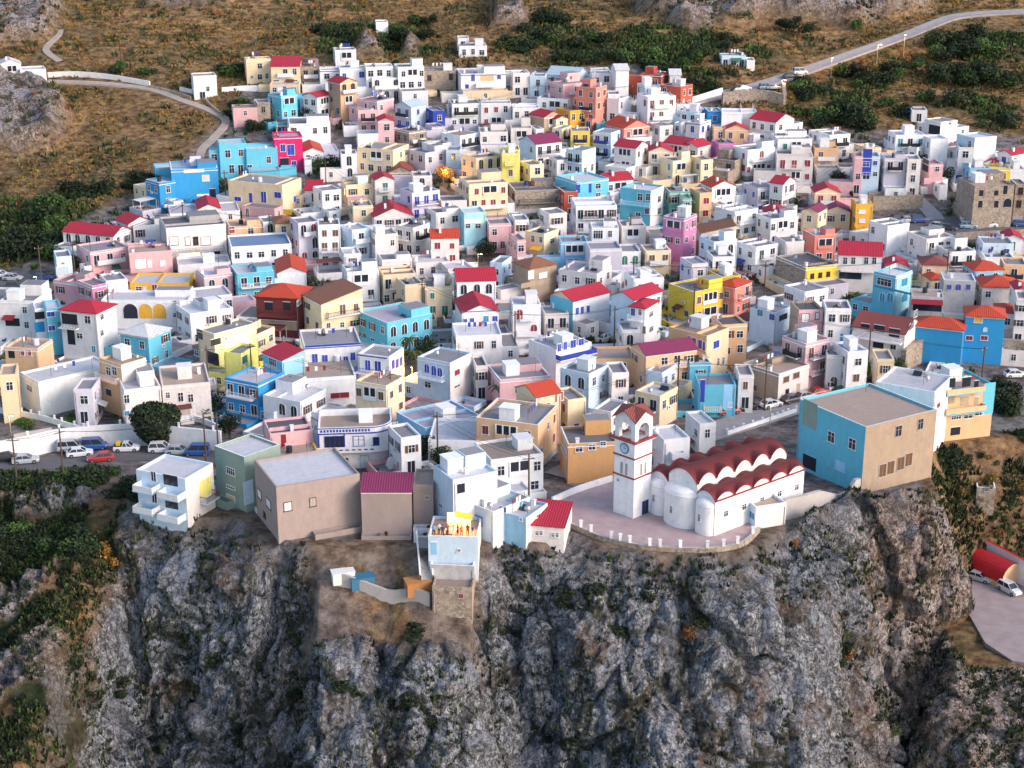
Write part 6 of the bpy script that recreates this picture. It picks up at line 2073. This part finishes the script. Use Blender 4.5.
for u, v, hd, kd, pc, wh, g in CARS:
    pr = CARP[kd]
    o = pr if kd not in first else copy_tree(pr); first.add(kd)
    if g == 7: q = at_z(u, v, CAMZ - 112.6); z = CAMZ - 112.6
    else:
        q = on_G(u, v)[:2]; z = H1(*q) + .23
    o.location = (q[0], q[1], z); o.rotation_euler = (0, 0, R(hd))
    for ch in [c for c in (KIDS[pr.name] if o is pr else list(COL.objects)[-24:]) if c.parent is o]:
        if ch.name.split('.')[0] in ('body', 'cabin_roof'):
            ch.data = ch.data if o is pr and False else ch.data
            ch.material_slots[0].link = 'OBJECT'; ch.material_slots[0].material = PM[pc]
    kn = {'car': 'car', 'suv': 'tall car', 'van': 'van', 'pickup': 'pickup with yellow load'}[kd]
    tag(o, f'{pc} {kn} parked {wh}', {'van': 'van', 'pickup': 'pickup truck'}.get(kd, 'car'), GRP[g])
    if kd == 'pickup': MB().box(-1.6, -.9, -.6, .6, 1.1, 1.6, plain('yellow_crate', (.75, .45, .03), .6)).build('load', o)
# ------------------------------------------------------------------ poles and lamps
def pole_proto():
    root = empty('utility_pole', (0, 0, -500))
    MB().cyl((0, 0, -1), (0, 0, 9), .17, .11, M['wood'], 8).build('shaft', root)
    MB().box(-.9, .9, -.06, .06, 8.2, 8.32, M['wood']).build('crossarm', root)
    i = MB()
    for x in (-.75, 0, .75): i.cyl((x, 0, 8.32), (x, 0, 8.5), .05, .05, M['white'], 6)
    i.build('insulators', root)
    return root
PP = pole_proto(); bpy.context.view_layer.update(); kids(None)
POLES = [(107, 289, 'beside the white villa with crimson hipped roof'), (206, 346, 'in front of the cream house with flat roof terraces'), (250, 343, 'against the lemon yellow house'), (203, 414, 'left of the white flowering bush'), (216, 413, 'beside the white flowering bush'), (437, 412, 'beside the tree below the white curved house'), (390, 371, 'before the cream house below the long white one'), (422, 281, 'in the middle of the village above the domed turquoise house'), (558, 391, 'right of the cream gabled house'), (679, 356, 'above the white flat roofs behind the church'), (529, 454, 'above the plain white roofs left of the bell tower'),
 (515, 311, 'left of the white house with bright blue balcony'), (615, 306, 'left of the white house with a front turret'), (634, 259, 'among the white houses left of the mauve pink house'), (695, 283, 'at the golden yellow house with white trim'), (631, 213, 'before the turquoise house with white balconies'), (735, 203, 'left of the white house with terrace trees'), (766, 262, 'before the yellow workshop'), (767, 362, 'on the corner of the cream block facing the street'), (985, 346, 'in front of the long stone retaining wall'), (871, 327, 'before the rust red roofed house'), (269, 214, 'below the wide cream house with blue shutters'), (325, 160, 'right of the magenta house'), (224, 170, 'right of the azure house with outside stairs'), (393, 196, 'before the big square crimson roof'), (442, 140, 'in the upper middle of the village'), (450, 102, 'left of the white houses at the village top'), (538, 84, 'before the blue roofed sheds at the village top'), (635, 84, 'left of the white block with balconies'), (119, 33, 'alone on the dry terraced slope above'), (778, 133, 'before the off white house with green glass'), (12, 436, 'standing below the left street'), (59, 428, 'rising behind the long white retaining wall'), (38, 245, 'near the thicket left of the small white garage'), (72, 241, 'right beside the small white garage'), (949, 250, 'before the white houses by the car park'), (865, 141, 'beside the yellow and blue houses at the upper right'), (182, 202, 'above the pale grey arcaded house')]
for i, (u, v, wh) in enumerate(POLES):
    o = PP if i == 0 else copy_tree(PP)
    p, _ = hit(u, v, 9.0 if v > 150 else 7.0); o.location = Vector(p)
    o.rotation_euler = (0, 0, (i * 37 % 60) / 57.0); 
    if v <= 150: o.scale = (1, 1, .78)
    tag(o, 'slim wooden utility pole ' + wh, 'utility pole', 'utility poles of the village')
_pp = [o for o in COL.objects if o.name.startswith('utility_pole')]
_done = set()
for o, (u, v, wh) in zip(sorted(_pp, key=lambda q: q.name), POLES):
    c = sorted((q for q in _pp if q is not o and (q.name, o.name) not in _done), key=lambda q: (q.location - o.location).length)[:1]
    for q in c:
        L = (q.location - o.location).length
        if L > 60 or L < 6: continue
        _done.add((o.name, q.name)); m = MB(); zz_ = 8.45 * o.scale.z
        for k in (-.7, .7):
            A = Vector((k, 0, zz_)); B = q.location - o.location + Vector((k, 0, zz_)); pr = A
            for j in range(1, 9):
                t = j / 8; w = A.lerp(B, t) - Vector((0, 0, L * .035 * 4 * t * (1 - t))); m.cyl(pr, w, .028, .028, M['iron'], 4, False); pr = w
        tag(m.build('overhead_wire', None, o.location.copy()), 'wires from the pole ' + wh, 'wire', 'overhead wires')
def lamp_proto():
    root = empty('street_lamp', (0, 0, -500))
    MB().cyl((0, 0, -.5), (0, 0, 5.5), .09, .06, M['steel'], 8).cyl((0, 0, 5.5), (.9, 0, 5.8), .05, .04, M['steel'], 6).build('post', root)
    MB().box(.7, 1.25, -.13, .13, 5.75, 5.87, M['steel']).build('lamp_head', root)
    MB().box(.75, 1.2, -.1, .1, 5.64, 5.745, M['lamp']).build('lamp_glass', root)
    return root
LP = lamp_proto(); bpy.context.view_layer.update(); kids(None)
LAMPS = [(9, 415, (1, .95, .45), 'on the grass at the left edge', 5.5, 1.0), (832, 58, (1, .55, .18), 'lowest of the three on the upper road', 5.5, 1.6), (878, 45, (1, .55, .18), 'middle one of the three on the upper road', 5.5, 1.6), (905, 35, (1, .55, .18), 'highest of the three on the upper road', 5.5, 1.6), (782, 80, (1, .75, .4), 'on the walled road bend', 4.0, .4), (771, 404, (1, .7, .5), 'at the street parapet above the church roof', 5.5, .4), (243, 346, (1, 1, .35), 'beside the lemon yellow house', 5.5, 1.3), (412, 366, (1, .55, .12), 'among the palms beside the long white house', 4.0, 1.5), (443, 170, (1, .5, .12), 'under the orange lit tree in the upper village', 4.0, 1.2), (36, 276, (1, .8, .1), 'beside the upper left parking', 4.0, .5), (478, 254, (1, .5, .15), 'at the dark ruin in the middle of the village', 4.0, .7), (3, 308, (1, .5, .1), 'behind the orange lit wall at the left edge', 4, .8)]
for i, (u, v, c, wh, hh, pw) in enumerate(LAMPS):
    o = LP if i == 0 else copy_tree(LP)
    p, _ = hit(u, v, hh); o.location = Vector(p); o.scale = (1, 1, hh / 5.5); o.rotation_euler = (0, 0, -1.6 if i % 2 else -.8)
    tag(o, 'lit street lamp ' + wh, 'street lamp', 'lit street lamps')
    ld = bpy.data.lights.new('lamp_light', 'POINT'); ld.energy = 420 * pw; ld.color = c; ld.shadow_soft_size = .25
    lo = bpy.data.objects.new('lamp_light', ld); COL.objects.link(lo); lo.parent = o; lo.location = (1.0, 0, 5.3)

# ------------------------------------------------------------------ the party terrace on the cliff
def person_mesh(pose):
    J = [(0, 0, .95), (0, 0, 1.2), (0, 0, 1.42), (0, 0, 1.52), (0, 0, 1.66), (0, .01, 1.76),
         (.1, 0, .9), (.11, .02, .48), (.12, 0, .08), (.13, -.14, .03), (-.1, 0, .9), (-.12, -.03, .48), (-.12, .02, .08), (-.13, -.12, .03)]
    a = {0: [(.2, 0, 1.4), (.27, -.02, 1.14), (.3, -.12, .9)], 1: [(.2, 0, 1.4), (.3, -.12, 1.2), (.22, -.34, 1.3)], 2: [(.2, 0, 1.4), (.36, -.1, 1.5), (.3, -.16, 1.8)]}[pose]
    J += a + [(-.2, 0, 1.4), (-.28, .02, 1.14), (-.27, -.1, .9)]
    E = [(0, 1), (1, 2), (2, 3), (3, 4), (4, 5), (0, 6), (6, 7), (7, 8), (8, 9), (0, 10), (10, 11), (11, 12), (12, 13), (2, 14), (14, 15), (15, 16), (2, 17), (17, 18), (18, 19)]
    Rr = [.15, .14, .15, .06, .11, .09, .1, .07, .05, .04, .1, .07, .05, .04, .07, .045, .04, .07, .045, .04]
    me = bpy.data.meshes.new('body'); me.from_pydata(J, E, []); ob = bpy.data.objects.new('person_body', me); COL.objects.link(ob)
    sk = ob.modifiers.new('s', 'SKIN'); sb = ob.modifiers.new('b', 'SUBSURF'); sb.levels = 1; sb.render_levels = 1
    for i, v in enumerate(me.skin_vertices[0].data): v.radius = (Rr[i] * (1.25 if i in (0, 1, 2) else 1), Rr[i]); v.use_root = (i == 0)
    bpy.context.view_layer.update(); dg = bpy.context.evaluated_depsgraph_get(); out = bpy.data.meshes.new_from_object(ob.evaluated_get(dg)); bpy.data.objects.remove(ob)
    return out
PB = [person_mesh(k) for k in range(3)]
SKIN = plain('skin', (.42, .24, .16), .6); HAIR = plain('dark_hair', (.03, .02, .015), .7)
CLO = {'white': (.7, .7, .7), 'dark blue': (.03, .05, .14), 'red': (.42, .04, .05), 'black': (.02, .02, .025), 'pale blue': (.25, .40, .58), 'orange': (.6, .22, .05)}
def person(x, y, z, rz, pose, top, legs, label, group):
    me = PB[pose].copy(); me.materials.clear()
    for m_ in (SKIN, plain('cloth_' + top.replace(' ', '_'), CLO[top], .9), plain('cloth_' + legs.replace(' ', '_'), CLO[legs], .9), HAIR): me.materials.append(m_)
    for f in me.polygons:
        c = f.center; f.material_index = 2 if c.z < .98 and abs(c.x) < .24 and c.z > .1 else 1 if .98 <= c.z < 1.46 and abs(c.x) < .29 else 3 if c.z > 1.72 or (c.z > 1.6 and c.y > .03 and abs(c.x) < .15) else 0; f.use_smooth = True
    o = link(me, 'person', None, (x, y, z), rz); tag(o, label, 'person', group)
pt_ = [h for h in HOUSES if h['nick'] and 'party terrace' in h['nick'] and h['x0'] == 428][0]
zt_ = pt_['P'][2] + pt_['h'] - .4
def ploc(a, b): c, s_ = math.cos(pt_['rz']), math.sin(pt_['rz']); return pt_['P'][0] + c * a - s_ * b, pt_['P'][1] + s_ * a + c * b
la_ = pt_['la']
for i, (fx, fb, rz, ps, tp, lg) in enumerate([(.9, .9, 2.8, 0, 'pale blue', 'dark blue'), (.8, 1.3, .3, 1, 'white', 'black'), (.72, .8, 3.4, 0, 'dark blue', 'black'), (.62, 1.2, 1.0, 1, 'red', 'dark blue'), (.5, .9, 2.9, 2, 'white', 'white'), (.42, 1.4, 5.0, 0, 'black', 'black'), (.34, .8, .4, 1, 'orange', 'dark blue'), (.22, 1.2, 3.0, 0, 'red', 'black'), (.12, .9, 2.0, 2, 'dark blue', 'white')]):
    x, y = ploc(-la_ * fx, fb)
    person(x, y, zt_, rz, ps, tp, lg, f'person in {tp} and {lg} on the cliff terrace, ' + ['leftmost', 'second from left', 'third from left', 'fourth from left', 'middle, arm raised', 'just right of middle', 'third from right', 'second from right', 'rightmost, arm raised'][i], 'people gathered on the cliff terrace')
def table():
    x, y = ploc(-la_ * .55, 1.6); root = empty('terrace_table', (x, y, zt_), pt_['rz'])
    MB().box(-.8, .8, -.35, .35, .70, .75, M['cloth']).build('table_top', root)
    for a in (-.7, .7):
        for b in (-.28, .28): MB().box(a - .03, a + .03, b - .03, b + .03, 0, .70, M['brown']).build('leg', root)
    tag(root, 'small white table among the people on the cliff terrace', 'table')
table()
def party_wall():
    x, y = ploc(-la_ * .42, 2.9); root = empty('lamp_lit_yellow_shelter', (x, y, zt_), pt_['rz']); root.name = 'yellow_shelter'
    yw = WM('y'); MB().box(-1.6, 1.6, 0, .18, 0, 2.6, WM('c')).build('back_wall', root)  # yellow canopy colour stands for the lamp light on it
    MB().face([(-.5, -1.0, 2.5), (1.9, -1.2, 2.1), (1.9, 0, 2.4), (-.5, 0, 2.9)], yw).face([(-.5, 0, 2.86), (1.9, 0, 2.36), (1.9, -1.2, 2.06), (-.5, -1.0, 2.46)], yw).build('canopy', root)
    b = MB().cyl((0, -.15, 2.1), (0, -.15, 2.3), .1, .06, M['lamp'], 8).build('wall_lamp', root)
    for k, (lx, e) in enumerate(((-.8, 160), (1.0, 160))):
        ld = bpy.data.lights.new('terrace_light', 'POINT'); ld.energy = e; ld.color = (1, .62, .22); ld.shadow_soft_size = .15
        lo = bpy.data.objects.new('terrace_light', ld); COL.objects.link(lo); lo.parent = root; lo.location = (lx, -.6, 2.0)
    tag(root, 'lamp lit yellow shelter behind the people on the cliff terrace', 'shelter')
party_wall()
def stair():
    a = hit(423, 543)[0]; root = empty('stone_stair', (a[0], a[1], a[2])); b = hit(427, 588)[0]; m = MB(); n = 26
    d = np.array([b[0] - a[0], b[1] - a[1], b[2] - a[2]]); side = .75
    for j in range(n):
        p = d * (j + .5) / n; zz = d[2] * j / n; yy0, yy1 = d[1] * j / n, d[1] * (j + 1) / n
        m.box(p[0] - side, p[0] + side, yy1, yy0, zz - 1.5, zz - .0 + .9, M['conc'])
    m.build('steps', root)
    w = MB(); 
    for sx in (-side - .2, side): w.face([(sx, 0, 1.9), (sx + d[0], d[1], 1.9 + d[2]), (sx + d[0], d[1], d[2] - 1.5), (sx, 0, -1.5)], WW).face([(sx + .2, 0, 1.9), (sx + .2, 0, -1.5), (sx + .2 + d[0], d[1], d[2] - 1.5), (sx + .2 + d[0], d[1], 1.9 + d[2])], WW).face([(sx, 0, 1.9), (sx + .2, 0, 1.9), (sx + .2 + d[0], d[1], 1.9 + d[2]), (sx + d[0], d[1], 1.9 + d[2])], WW)
    w.build('side_wall', root)
    tag(root, 'long straight stair with white edge running down the cliff beside the party terrace', 'stair')
stair()
def junk(u, v, w, d, h_, mat, name, label):
    p = hit(u, v)[0]; MBo = MB().box(-w / 2, w / 2, -d / 2, d / 2, -.8, h_, mat).box(-w / 2 - .1, w / 2 + .1, -d / 2 - .1, d / 2 + .1, h_, h_ + .08, mat)
    tag(MBo.build(name, None, Vector(p), .3), label, 'shed' if h_ > 1.05 else 'cover')
junk(343, 577, 3.0, 1.6, .9, M['cloth'], 'covered_pile', 'white sheeted pile at the left end of the little ledge yard')
junk(362, 582, 3.2, 1.8, .9, plain('blue_tarpaulin', (.04, .16, .28), .6), 'covered_pile', 'blue tarpaulin pile in the little ledge yard')
junk(418, 588, 3.4, 2.2, 1.2, plain('orange_rust_sheet', (.45, .19, .06), .8), 'rusty_shed', 'orange rusty shed at the foot of the long cliff stair')
_bm = {}
def bush_mesh(tone, var):
    k = (tone, var)
    if k not in _bm:
        mats = {'d': 'dk', 'g': 'gd', 'o': 'od', 'l': 'lg', 'y': 'yo', 'a': 'ay', 'r': 'ry', 'k': 'kd', 'w': 'wd'}[tone]
        _bm[k] = leaves(hash(tone) % 97 + var * 13 if False else ord(tone) * 7 + var, 1.0, 1.0, .72, 620, .11, mats, nl=6 + var, cz=.5)
    return _bm[k]
TN = dict(d='dark green', g='mid green', o='olive green', l='light green', y='dry yellowish', a='orange', r='reddish brown', k='near black', w='white flowering')
from mathutils.bvhtree import BVHTree
X2, Y2, Z2, AT2, S2 = CL
st = 3; Xs, Ys, Zs = X2[::st, ::st], Y2[::st, ::st], Z2[::st, ::st]; ny, nx = Xs.shape
co = np.stack([Xs, Ys, Zs], -1).reshape(-1, 3).tolist(); ix = np.arange(ny * nx).reshape(ny, nx)
qd = np.stack([ix[:-1, :-1], ix[:-1, 1:], ix[1:, 1:], ix[1:, :-1]], -1).reshape(-1, 4).tolist()
BV = BVHTree.FromPolygons([Vector(c) for c in co], qd)
def on_rock(u, v):
    d = Vector(ray(u, v)).normalized(); r = BV.ray_cast(Vector((0, 0, CAMZ)), d, 600)
    return r[0]
rng = random.Random(5)
BUSH_N = [0]; BIG = [2]
def bush(u, v, r, tone, label, group, cliff=False, h=None):
    """r: radius in metres"""
    if cliff or v > 560:
        p = on_rock(u, v)
        if p is None: return
        p = p + Vector((0, .3 * r, -.35 * r))
    else: p = Vector(hit(u, v, r * .5)[0]); p.z -= r * .1
    o = link(bush_mesh(tone, rng.randrange(4)), 'shrub', None, p, rng.uniform(0, 6.28))
    k = rng.uniform(.85, 1.15); o.scale = (r * k * rng.uniform(.9, 1.3), r * k, r * (h or rng.uniform(.75, 1.1)))
    BUSH_N[0] += 1
    sz = 'large' if r > BIG[0] else 'small'
    return tag(o, f'{sz} {TN[tone]} {label}', 'shrub', group)
def thicket(pts, n, r0, r1, tones, label, group, cliff=False, seed=1):
    BIG[0] = (r0 + r1) / 2; rr = random.Random(seed); tot = sum(a[2] * a[3] for a in pts)
    for (u, v, ru, rv) in pts:
        for _ in range(max(1, round(n * ru * rv / tot))):
            a, q = rr.uniform(0, 6.283), math.sqrt(rr.random()); bush(u + ru * q * math.cos(a), v + rv * q * math.sin(a), rr.uniform(r0, r1), rr.choice(tones), label, group, cliff)
thicket([(85, 188, 22, 9), (45, 212, 18, 16), (60, 240, 30, 12), (18, 238, 20, 12), (102, 232, 12, 10)], 30, 2.4, 4.2, 'kddg', 'bush in the dense thicket left of the wide crimson roof', 'thicket by the wide crimson roof', seed=2)
thicket([(148, 178, 16, 9), (128, 188, 8, 5)], 6, 2, 3.4, 'kd', 'bush on the brown slope above the azure house', 'bushes above the azure house', seed=3)
thicket([(115, 68, 12, 4), (144, 71, 10, 3)], 7, 1.6, 2.6, 'dg', 'bush along the top of the white path wall', 'bushes by the white path wall', seed=4)
thicket([(234, 70, 13, 6)], 5, 2, 3, 'dg', 'bush left of the cream house with gable parapets', 'bushes left of the cream gable house', seed=5)
thicket([(240, 108, 16, 8), (262, 126, 14, 5), (283, 130, 8, 4)], 12, 1.8, 2.8, 'dgk', 'bush on the bank above the magenta house', 'bushes above the magenta house', seed=6)
thicket([(330, 30, 20, 8), (372, 42, 30, 9), (410, 30, 22, 8), (425, 20, 12, 6)], 26, 1.8, 3.2, 'dkg', 'bush on the slope above the village top row', 'bushes above the upper left rows', seed=7)
thicket([(520, 40, 18, 10), (545, 28, 20, 12), (570, 48, 20, 9), (610, 55, 22, 8), (600, 30, 16, 8), (560, 15, 18, 8)], 36, 2, 3.6, 'dkgo', 'bush on the slope above the middle of the village', 'bushes above the village middle', seed=8)
thicket([(655, 60, 16, 8), (690, 55, 14, 7), (700, 80, 14, 7), (725, 75, 10, 5)], 18, 2, 3.4, 'godd', 'bush above the brick red houses', 'bushes above the brick red houses', seed=9)
thicket([(740, 15, 14, 10), (800, 20, 20, 8), (730, 40, 14, 6), (850, 20, 16, 5)], 14, 1.8, 3, 'dkg', 'bush among the rocks above the upper road', 'bushes above the upper road', seed=10)
thicket([(815, 85, 22, 8), (850, 75, 24, 8), (880, 72, 20, 7), (800, 95, 12, 6)], 26, 2, 3.6, 'kddg', 'bush in the dark band right below the upper road', 'bushes below the upper road', seed=11)
thicket([(840, 112, 20, 9), (862, 120, 12, 8), (822, 118, 10, 8)], 14, 2.4, 4, 'gdd', 'bush in the green hollow above the upper right houses', 'bushes above the upper right houses', seed=12)
thicket([(945, 45, 25, 10), (985, 40, 25, 12), (960, 70, 30, 10), (1005, 75, 18, 12), (925, 60, 12, 6)], 34, 2, 3.8, 'kddg', 'bush on the dark slope at the upper right', 'bushes on the upper right slope', seed=13)
thicket([(965, 95, 22, 8), (1000, 118, 20, 6), (930, 98, 10, 5)], 12, 1.8, 3, 'gdo', 'bush on the brown slope above the tall white block', 'bushes above the tall white block', seed=14)
thicket([(900, 110, 10, 5), (885, 103, 8, 4)], 4, 2, 3, 'dg', 'bush left of the white hut on the brown slope', None or 'bushes by the slope hut', seed=15)
thicket([(105, 478, 30, 10), (60, 480, 26, 8), (25, 482, 20, 6), (128, 487, 12, 10)], 26, 1.2, 2.3, 'kddg', 'bush on the bank below the left street', 'bushes below the left street', seed=16)
thicket([(40, 540, 45, 14), (75, 550, 25, 10), (15, 560, 18, 8)], 30, 1.2, 2.3, 'kddg', 'bush in the lower left hollow', 'bushes in the lower left hollow', seed=17, cliff=True)
thicket([(95, 680, 16, 16), (70, 665, 8, 8), (120, 690, 10, 12), (35, 600, 12, 6)], 9, 1.2, 2.2, 'kk', 'bush in a crevice low on the left cliff', 'bushes low on the left cliff', cliff=True, seed=18)
thicket([(190, 650, 10, 14), (210, 668, 8, 10), (240, 740, 10, 14), (215, 560, 8, 6)], 8, 1.0, 1.9, 'kk', 'bush clinging to the cliff below the apartment block', 'bushes on the cliff below the apartment block', cliff=True, seed=19)
thicket([(300, 690, 12, 8), (350, 688, 12, 10), (405, 700, 14, 14), (425, 720, 10, 6), (413, 632, 10, 10), (300, 640, 8, 6)], 13, 1.0, 1.9, 'kkd', 'bush clinging to the middle cliff below the walled yard', 'bushes on the cliff below the walled yard', cliff=True, seed=20)
thicket([(560, 600, 16, 10), (590, 585, 12, 10), (615, 640, 10, 14), (655, 600, 6, 14), (560, 740, 20, 10)], 10, 1.0, 1.8, 'kkd', 'bush clinging to the cliff below the bell tower', 'bushes on the cliff below the bell tower', cliff=True, seed=21)
thicket([(790, 545, 10, 10), (700, 620, 30, 20), (850, 640, 30, 30), (900, 720, 30, 20)], 12, .8, 1.6, 'kdor', 'bush clinging to the cliff below the church and azure block', 'bushes on the cliff below the church', cliff=True, seed=22)
thicket([(948, 465, 6, 16), (955, 450, 5, 8)], 5, 1.2, 2, 'kd', 'bush behind the huge tan wall', 'bushes behind the tan wall', seed=23)
thicket([(1003, 395, 14, 12), (1010, 410, 10, 8)], 7, 2, 3, 'kd', 'bush right of the orange and turquoise apartment block', 'bushes right of the apartment block', seed=24)
thicket([(975, 460, 30, 14), (1000, 490, 22, 16), (965, 500, 18, 12), (1005, 530, 16, 8)], 26, .6, 1.3, 'oyrd', 'low bush on the dry slope behind the tan wall', 'low bushes on the right slope', seed=25)
thicket([(107, 560, 6, 10)], 3, 1.6, 2.3, 'aa', 'bush at the left end of the cliff', 'orange bushes left of the apartment block', cliff=True, seed=26)
thicket([(80, 420, 14, 3), (30, 423, 18, 3)], 8, .9, 1.5, 'gl', 'bush under the white balustrade on the left', 'bushes under the left balustrade', seed=27)
# ---- ground cover that nobody could count
def tufts(name, n, sample, tones, size, kind_label, seed, hgt=.5):
    rr = np.random.RandomState(seed); P = sample(rr, n); n = len(P)
    k = 5; a = rr.uniform(0, 6.283, (n, k)); s = size * rr.uniform(.5, 1.5, (n, 1)); V = []
    base = P[:, None, :] + np.stack([np.cos(a) * s * .5, np.sin(a) * s * .5, np.zeros_like(a)], -1)
    t = np.stack([-np.sin(a), np.cos(a), np.zeros_like(a)], -1) * (s * .35)[..., None]
    tip = P[:, None, :] + np.stack([np.cos(a) * s * .9, np.sin(a) * s * .9, s * hgt * rr.uniform(.6, 1.6, (n, k))], -1)
    base[..., 2] -= .15
    V = np.stack([base - t, base + t, tip + t * .5, tip - t * .5], 2).reshape(-1, 3); nf = n * k
    me = bpy.data.meshes.new(name); me.vertices.add(len(V)); me.vertices.foreach_set('co', V.astype(np.float32).ravel())
    me.loops.add(nf * 4); me.loops.foreach_set('vertex_index', np.arange(nf * 4, dtype=np.int32)); me.polygons.add(nf); me.polygons.foreach_set('loop_start', np.arange(0, nf * 4, 4, dtype=np.int32))
    for m_ in tones: me.materials.append(LM[m_])
    me.polygons.foreach_set('material_index', np.repeat(rr.randint(0, len(tones), n), k).astype(np.int32)); me.update()
    return tag(link(me, name), kind_label, None, kind='stuff')
# the real surface of the wide land, for the plants to stand on
_lo = bpy.data.objects['hillside'].data; _n = len(_lo.vertices); _c = np.empty(_n * 3, np.float32); _lo.vertices.foreach_get('co', _c); _c = _c.reshape(-1, 3)
_a = {k: np.empty(_n, np.float32) for k in ('rock', 'town', 'green')}
for k in _a: _lo.attributes[k].data.foreach_get('value', _a[k])
def hill_sample(test):
    sel = np.where((_c[:, 1] > 256) & (_c[:, 1] < 560) & (np.abs(_c[:, 0]) < 200) & test(_a, _c))[0]
    nr = near_road(_c[sel, 0], _c[sel, 1]) > 1.5; sel = sel[nr]
    def f(rr, n):
        k = rr.choice(sel, n); p = _c[k].copy(); return p
    return f
def cliff_sample(test):
    m = test(AT2, X2, Y2, S2); idx = np.argwhere(m)
    def f(rr, n):
        k = idx[rr.randint(0, len(idx), n)]; return np.stack([X2[k[:, 0], k[:, 1]], Y2[k[:, 0], k[:, 1]], Z2[k[:, 0], k[:, 1]]], -1)
    return f
nzz = lambda c, s, t0, sc_=9: fbm(c[:, 0] / sc_, c[:, 1] / sc_, None, s) > t0
tufts('dry_grass', 30000, hill_sample(lambda a, c: (a['town'] < .4) & (a['rock'] < .5) & nzz(c, 77, .44)), 'yoyoy', .55, 'dry yellow brown grass on the hillside above the village', 3, .6)
tufts('undergrowth', 5500, hill_sample(lambda a, c: (a['town'] < .4) & (a['green'] > .6)), 'dgdo', .8, 'dark green undergrowth on the hillside', 4, .8)
tufts('hillside_scrub', 11000, hill_sample(lambda a, c: (a['town'] < .5) & nzz(c, 99, .56, 6)), 'dorod', .7, 'scattered low scrub on the hillside', 6, .8)
tufts('cliff_plants', 15000, cliff_sample(lambda a, x, y, s: (s > -.5) & (a['rock'] > .5) & (fbm(x / 4, y / 4, None, 31) > .50)), 'kdkdo', .34, 'small dark plants growing in the cliff', 7, .9)
tufts('bank_plants', 14000, cliff_sample(lambda a, x, y, s: (s > -3) & (a['rock'] < .5) & (a['town'] < .5) & ((x < -45) | (y > 232)) & (fbm(x / 6, y / 6, None, 35) > .42)), 'kdodkg', .42, 'low plants on the banks beside the cliff', 8, .9)
# weeds and pots in the gaps between the houses
tufts('weeds', 3800, hill_sample(lambda a, c: (a['town'] > .8) & nzz(c, 123, .58, 7)), 'dgo', .8, 'weeds growing in the gaps between houses', 9, .7)
# ------------------------------------------------------------------ labels
_nn = {'k': '', 'R': ' and blue shutters', 'r': ' and dark red shutters', 'b': ' and brown shutters', 'e': ' and green shutters', 't': ' and teal shutters', 'y': ' and lit windows'}
def look(h):
    r = h['roof']; st_ = 'low' if h['n'] < 1.55 else ('tall' if h['n'] > 2.8 else 'two storey')
    rt = {'G': ' gable roof', 'X': ' gable roof', 'H': ' hipped roof', 'S': ' sloping roof'}.get(r[0])
    rc = ROOFC.get(r[1] if len(r) > 1 else 'c', ROOFC['c'])[1]
    rr = f' with {rc}{rt}' if rt else ' with ' + {'f': 'grey flat roof', 'w': 'white flat roof', 't': 'tan flat roof', 'b': 'blue flat roof', 'k': 'dark flat roof', 'l': 'pale lilac roof'}[r[0]]
    c = CNAME[h['cols'][0]]
    if len(h['cols']) > 1 and h['cols'][1] != h['cols'][0]: c = c + ' and ' + CNAME[h['cols'][1]]
    kind = 'chapel' if h['nm'] == 'chapel' else 'house' if h['n'] > 1.2 else 'outbuilding'
    return f'{st_} {c} {kind}{rr}', kind
marks = [h for h in HOUSES if h['nick']]
def short(nk):
    w = nk.split()
    return ' '.join(w)
used = set(); 
for h in marks:
    h['root']['label'] = h['nick'] + (' in the upper village' if len(h['nick'].split()) < 4 else ''); used.add(h['nick'])
def rel(h, m):
    dx, dy = h['px'][0] - m['px'][0], h['px'][1] - m['px'][1]
    if abs(dx) > 1.3 * abs(dy): return 'left of' if dx < 0 else 'right of'
    return 'behind' if dy < 0 else 'in front of'
marks_l = [(h, h['nick']) for h in marks] + [(dict(px=(633, 470)), 'bell tower'), (dict(px=(730, 490)), 'church')]
for h in sorted(HOUSES, key=lambda q: (q['nick'] is None, -q['s'])):
    lk, kind = look(h); h['root']['category'] = 'chapel' if kind == 'chapel' else 'house' if kind == 'house' else 'outbuilding'
    if 'block' in (h['nick'] or ''): h['root']['category'] = 'apartment block'
    h['root']['group'] = 'houses of the hillside village'
    if h['nick']: continue
    near = sorted(marks_l, key=lambda m: math.hypot(h['px'][0] - m[0]['px'][0], 1.4 * (h['px'][1] - m[0]['px'][1])))
    done = False
    for m, nk in near[:14]:
        d = math.hypot(h['px'][0] - m['px'][0], h['px'][1] - m['px'][1])
        rl = rel(h, m); nk2 = nk
        if len((lk + ' ' + rl + ' the ' + nk2).split()) > 16:
            lk2 = lk.replace('two storey ', '').replace(' flat roof', ' roof')
        else: lk2 = lk
        lab = f'{lk2} {rl} the {nk2}'
        w = lab.split()
        if len(w) > 16:
            nk3 = nk2
            for cut in (' beside ', ' above ', ' behind ', ' below ', ' by ', ' at ', ' in ', ' on '):
                if cut in nk3 and len((lk2 + rl + nk3.split(cut)[0]).split()) > 2 and sum(q['nick'] is not None and q['nick'].startswith(nk3.split(cut)[0]) for q in marks) == 1: nk3 = nk3.split(cut)[0]; break
            lab = f'{lk2} {rl} the {nk3}'
        if len(lab.split()) > 16: continue
        if lab not in used: used.add(lab); h['root']['label'] = lab; done = True; break
    if not done: print('no label for', h['x0'], h['y'], lk)
# one label for plants only where nothing tells them apart: they carry their group
print('objects', len(COL.objects), 'shrubs', BUSH_N[0])
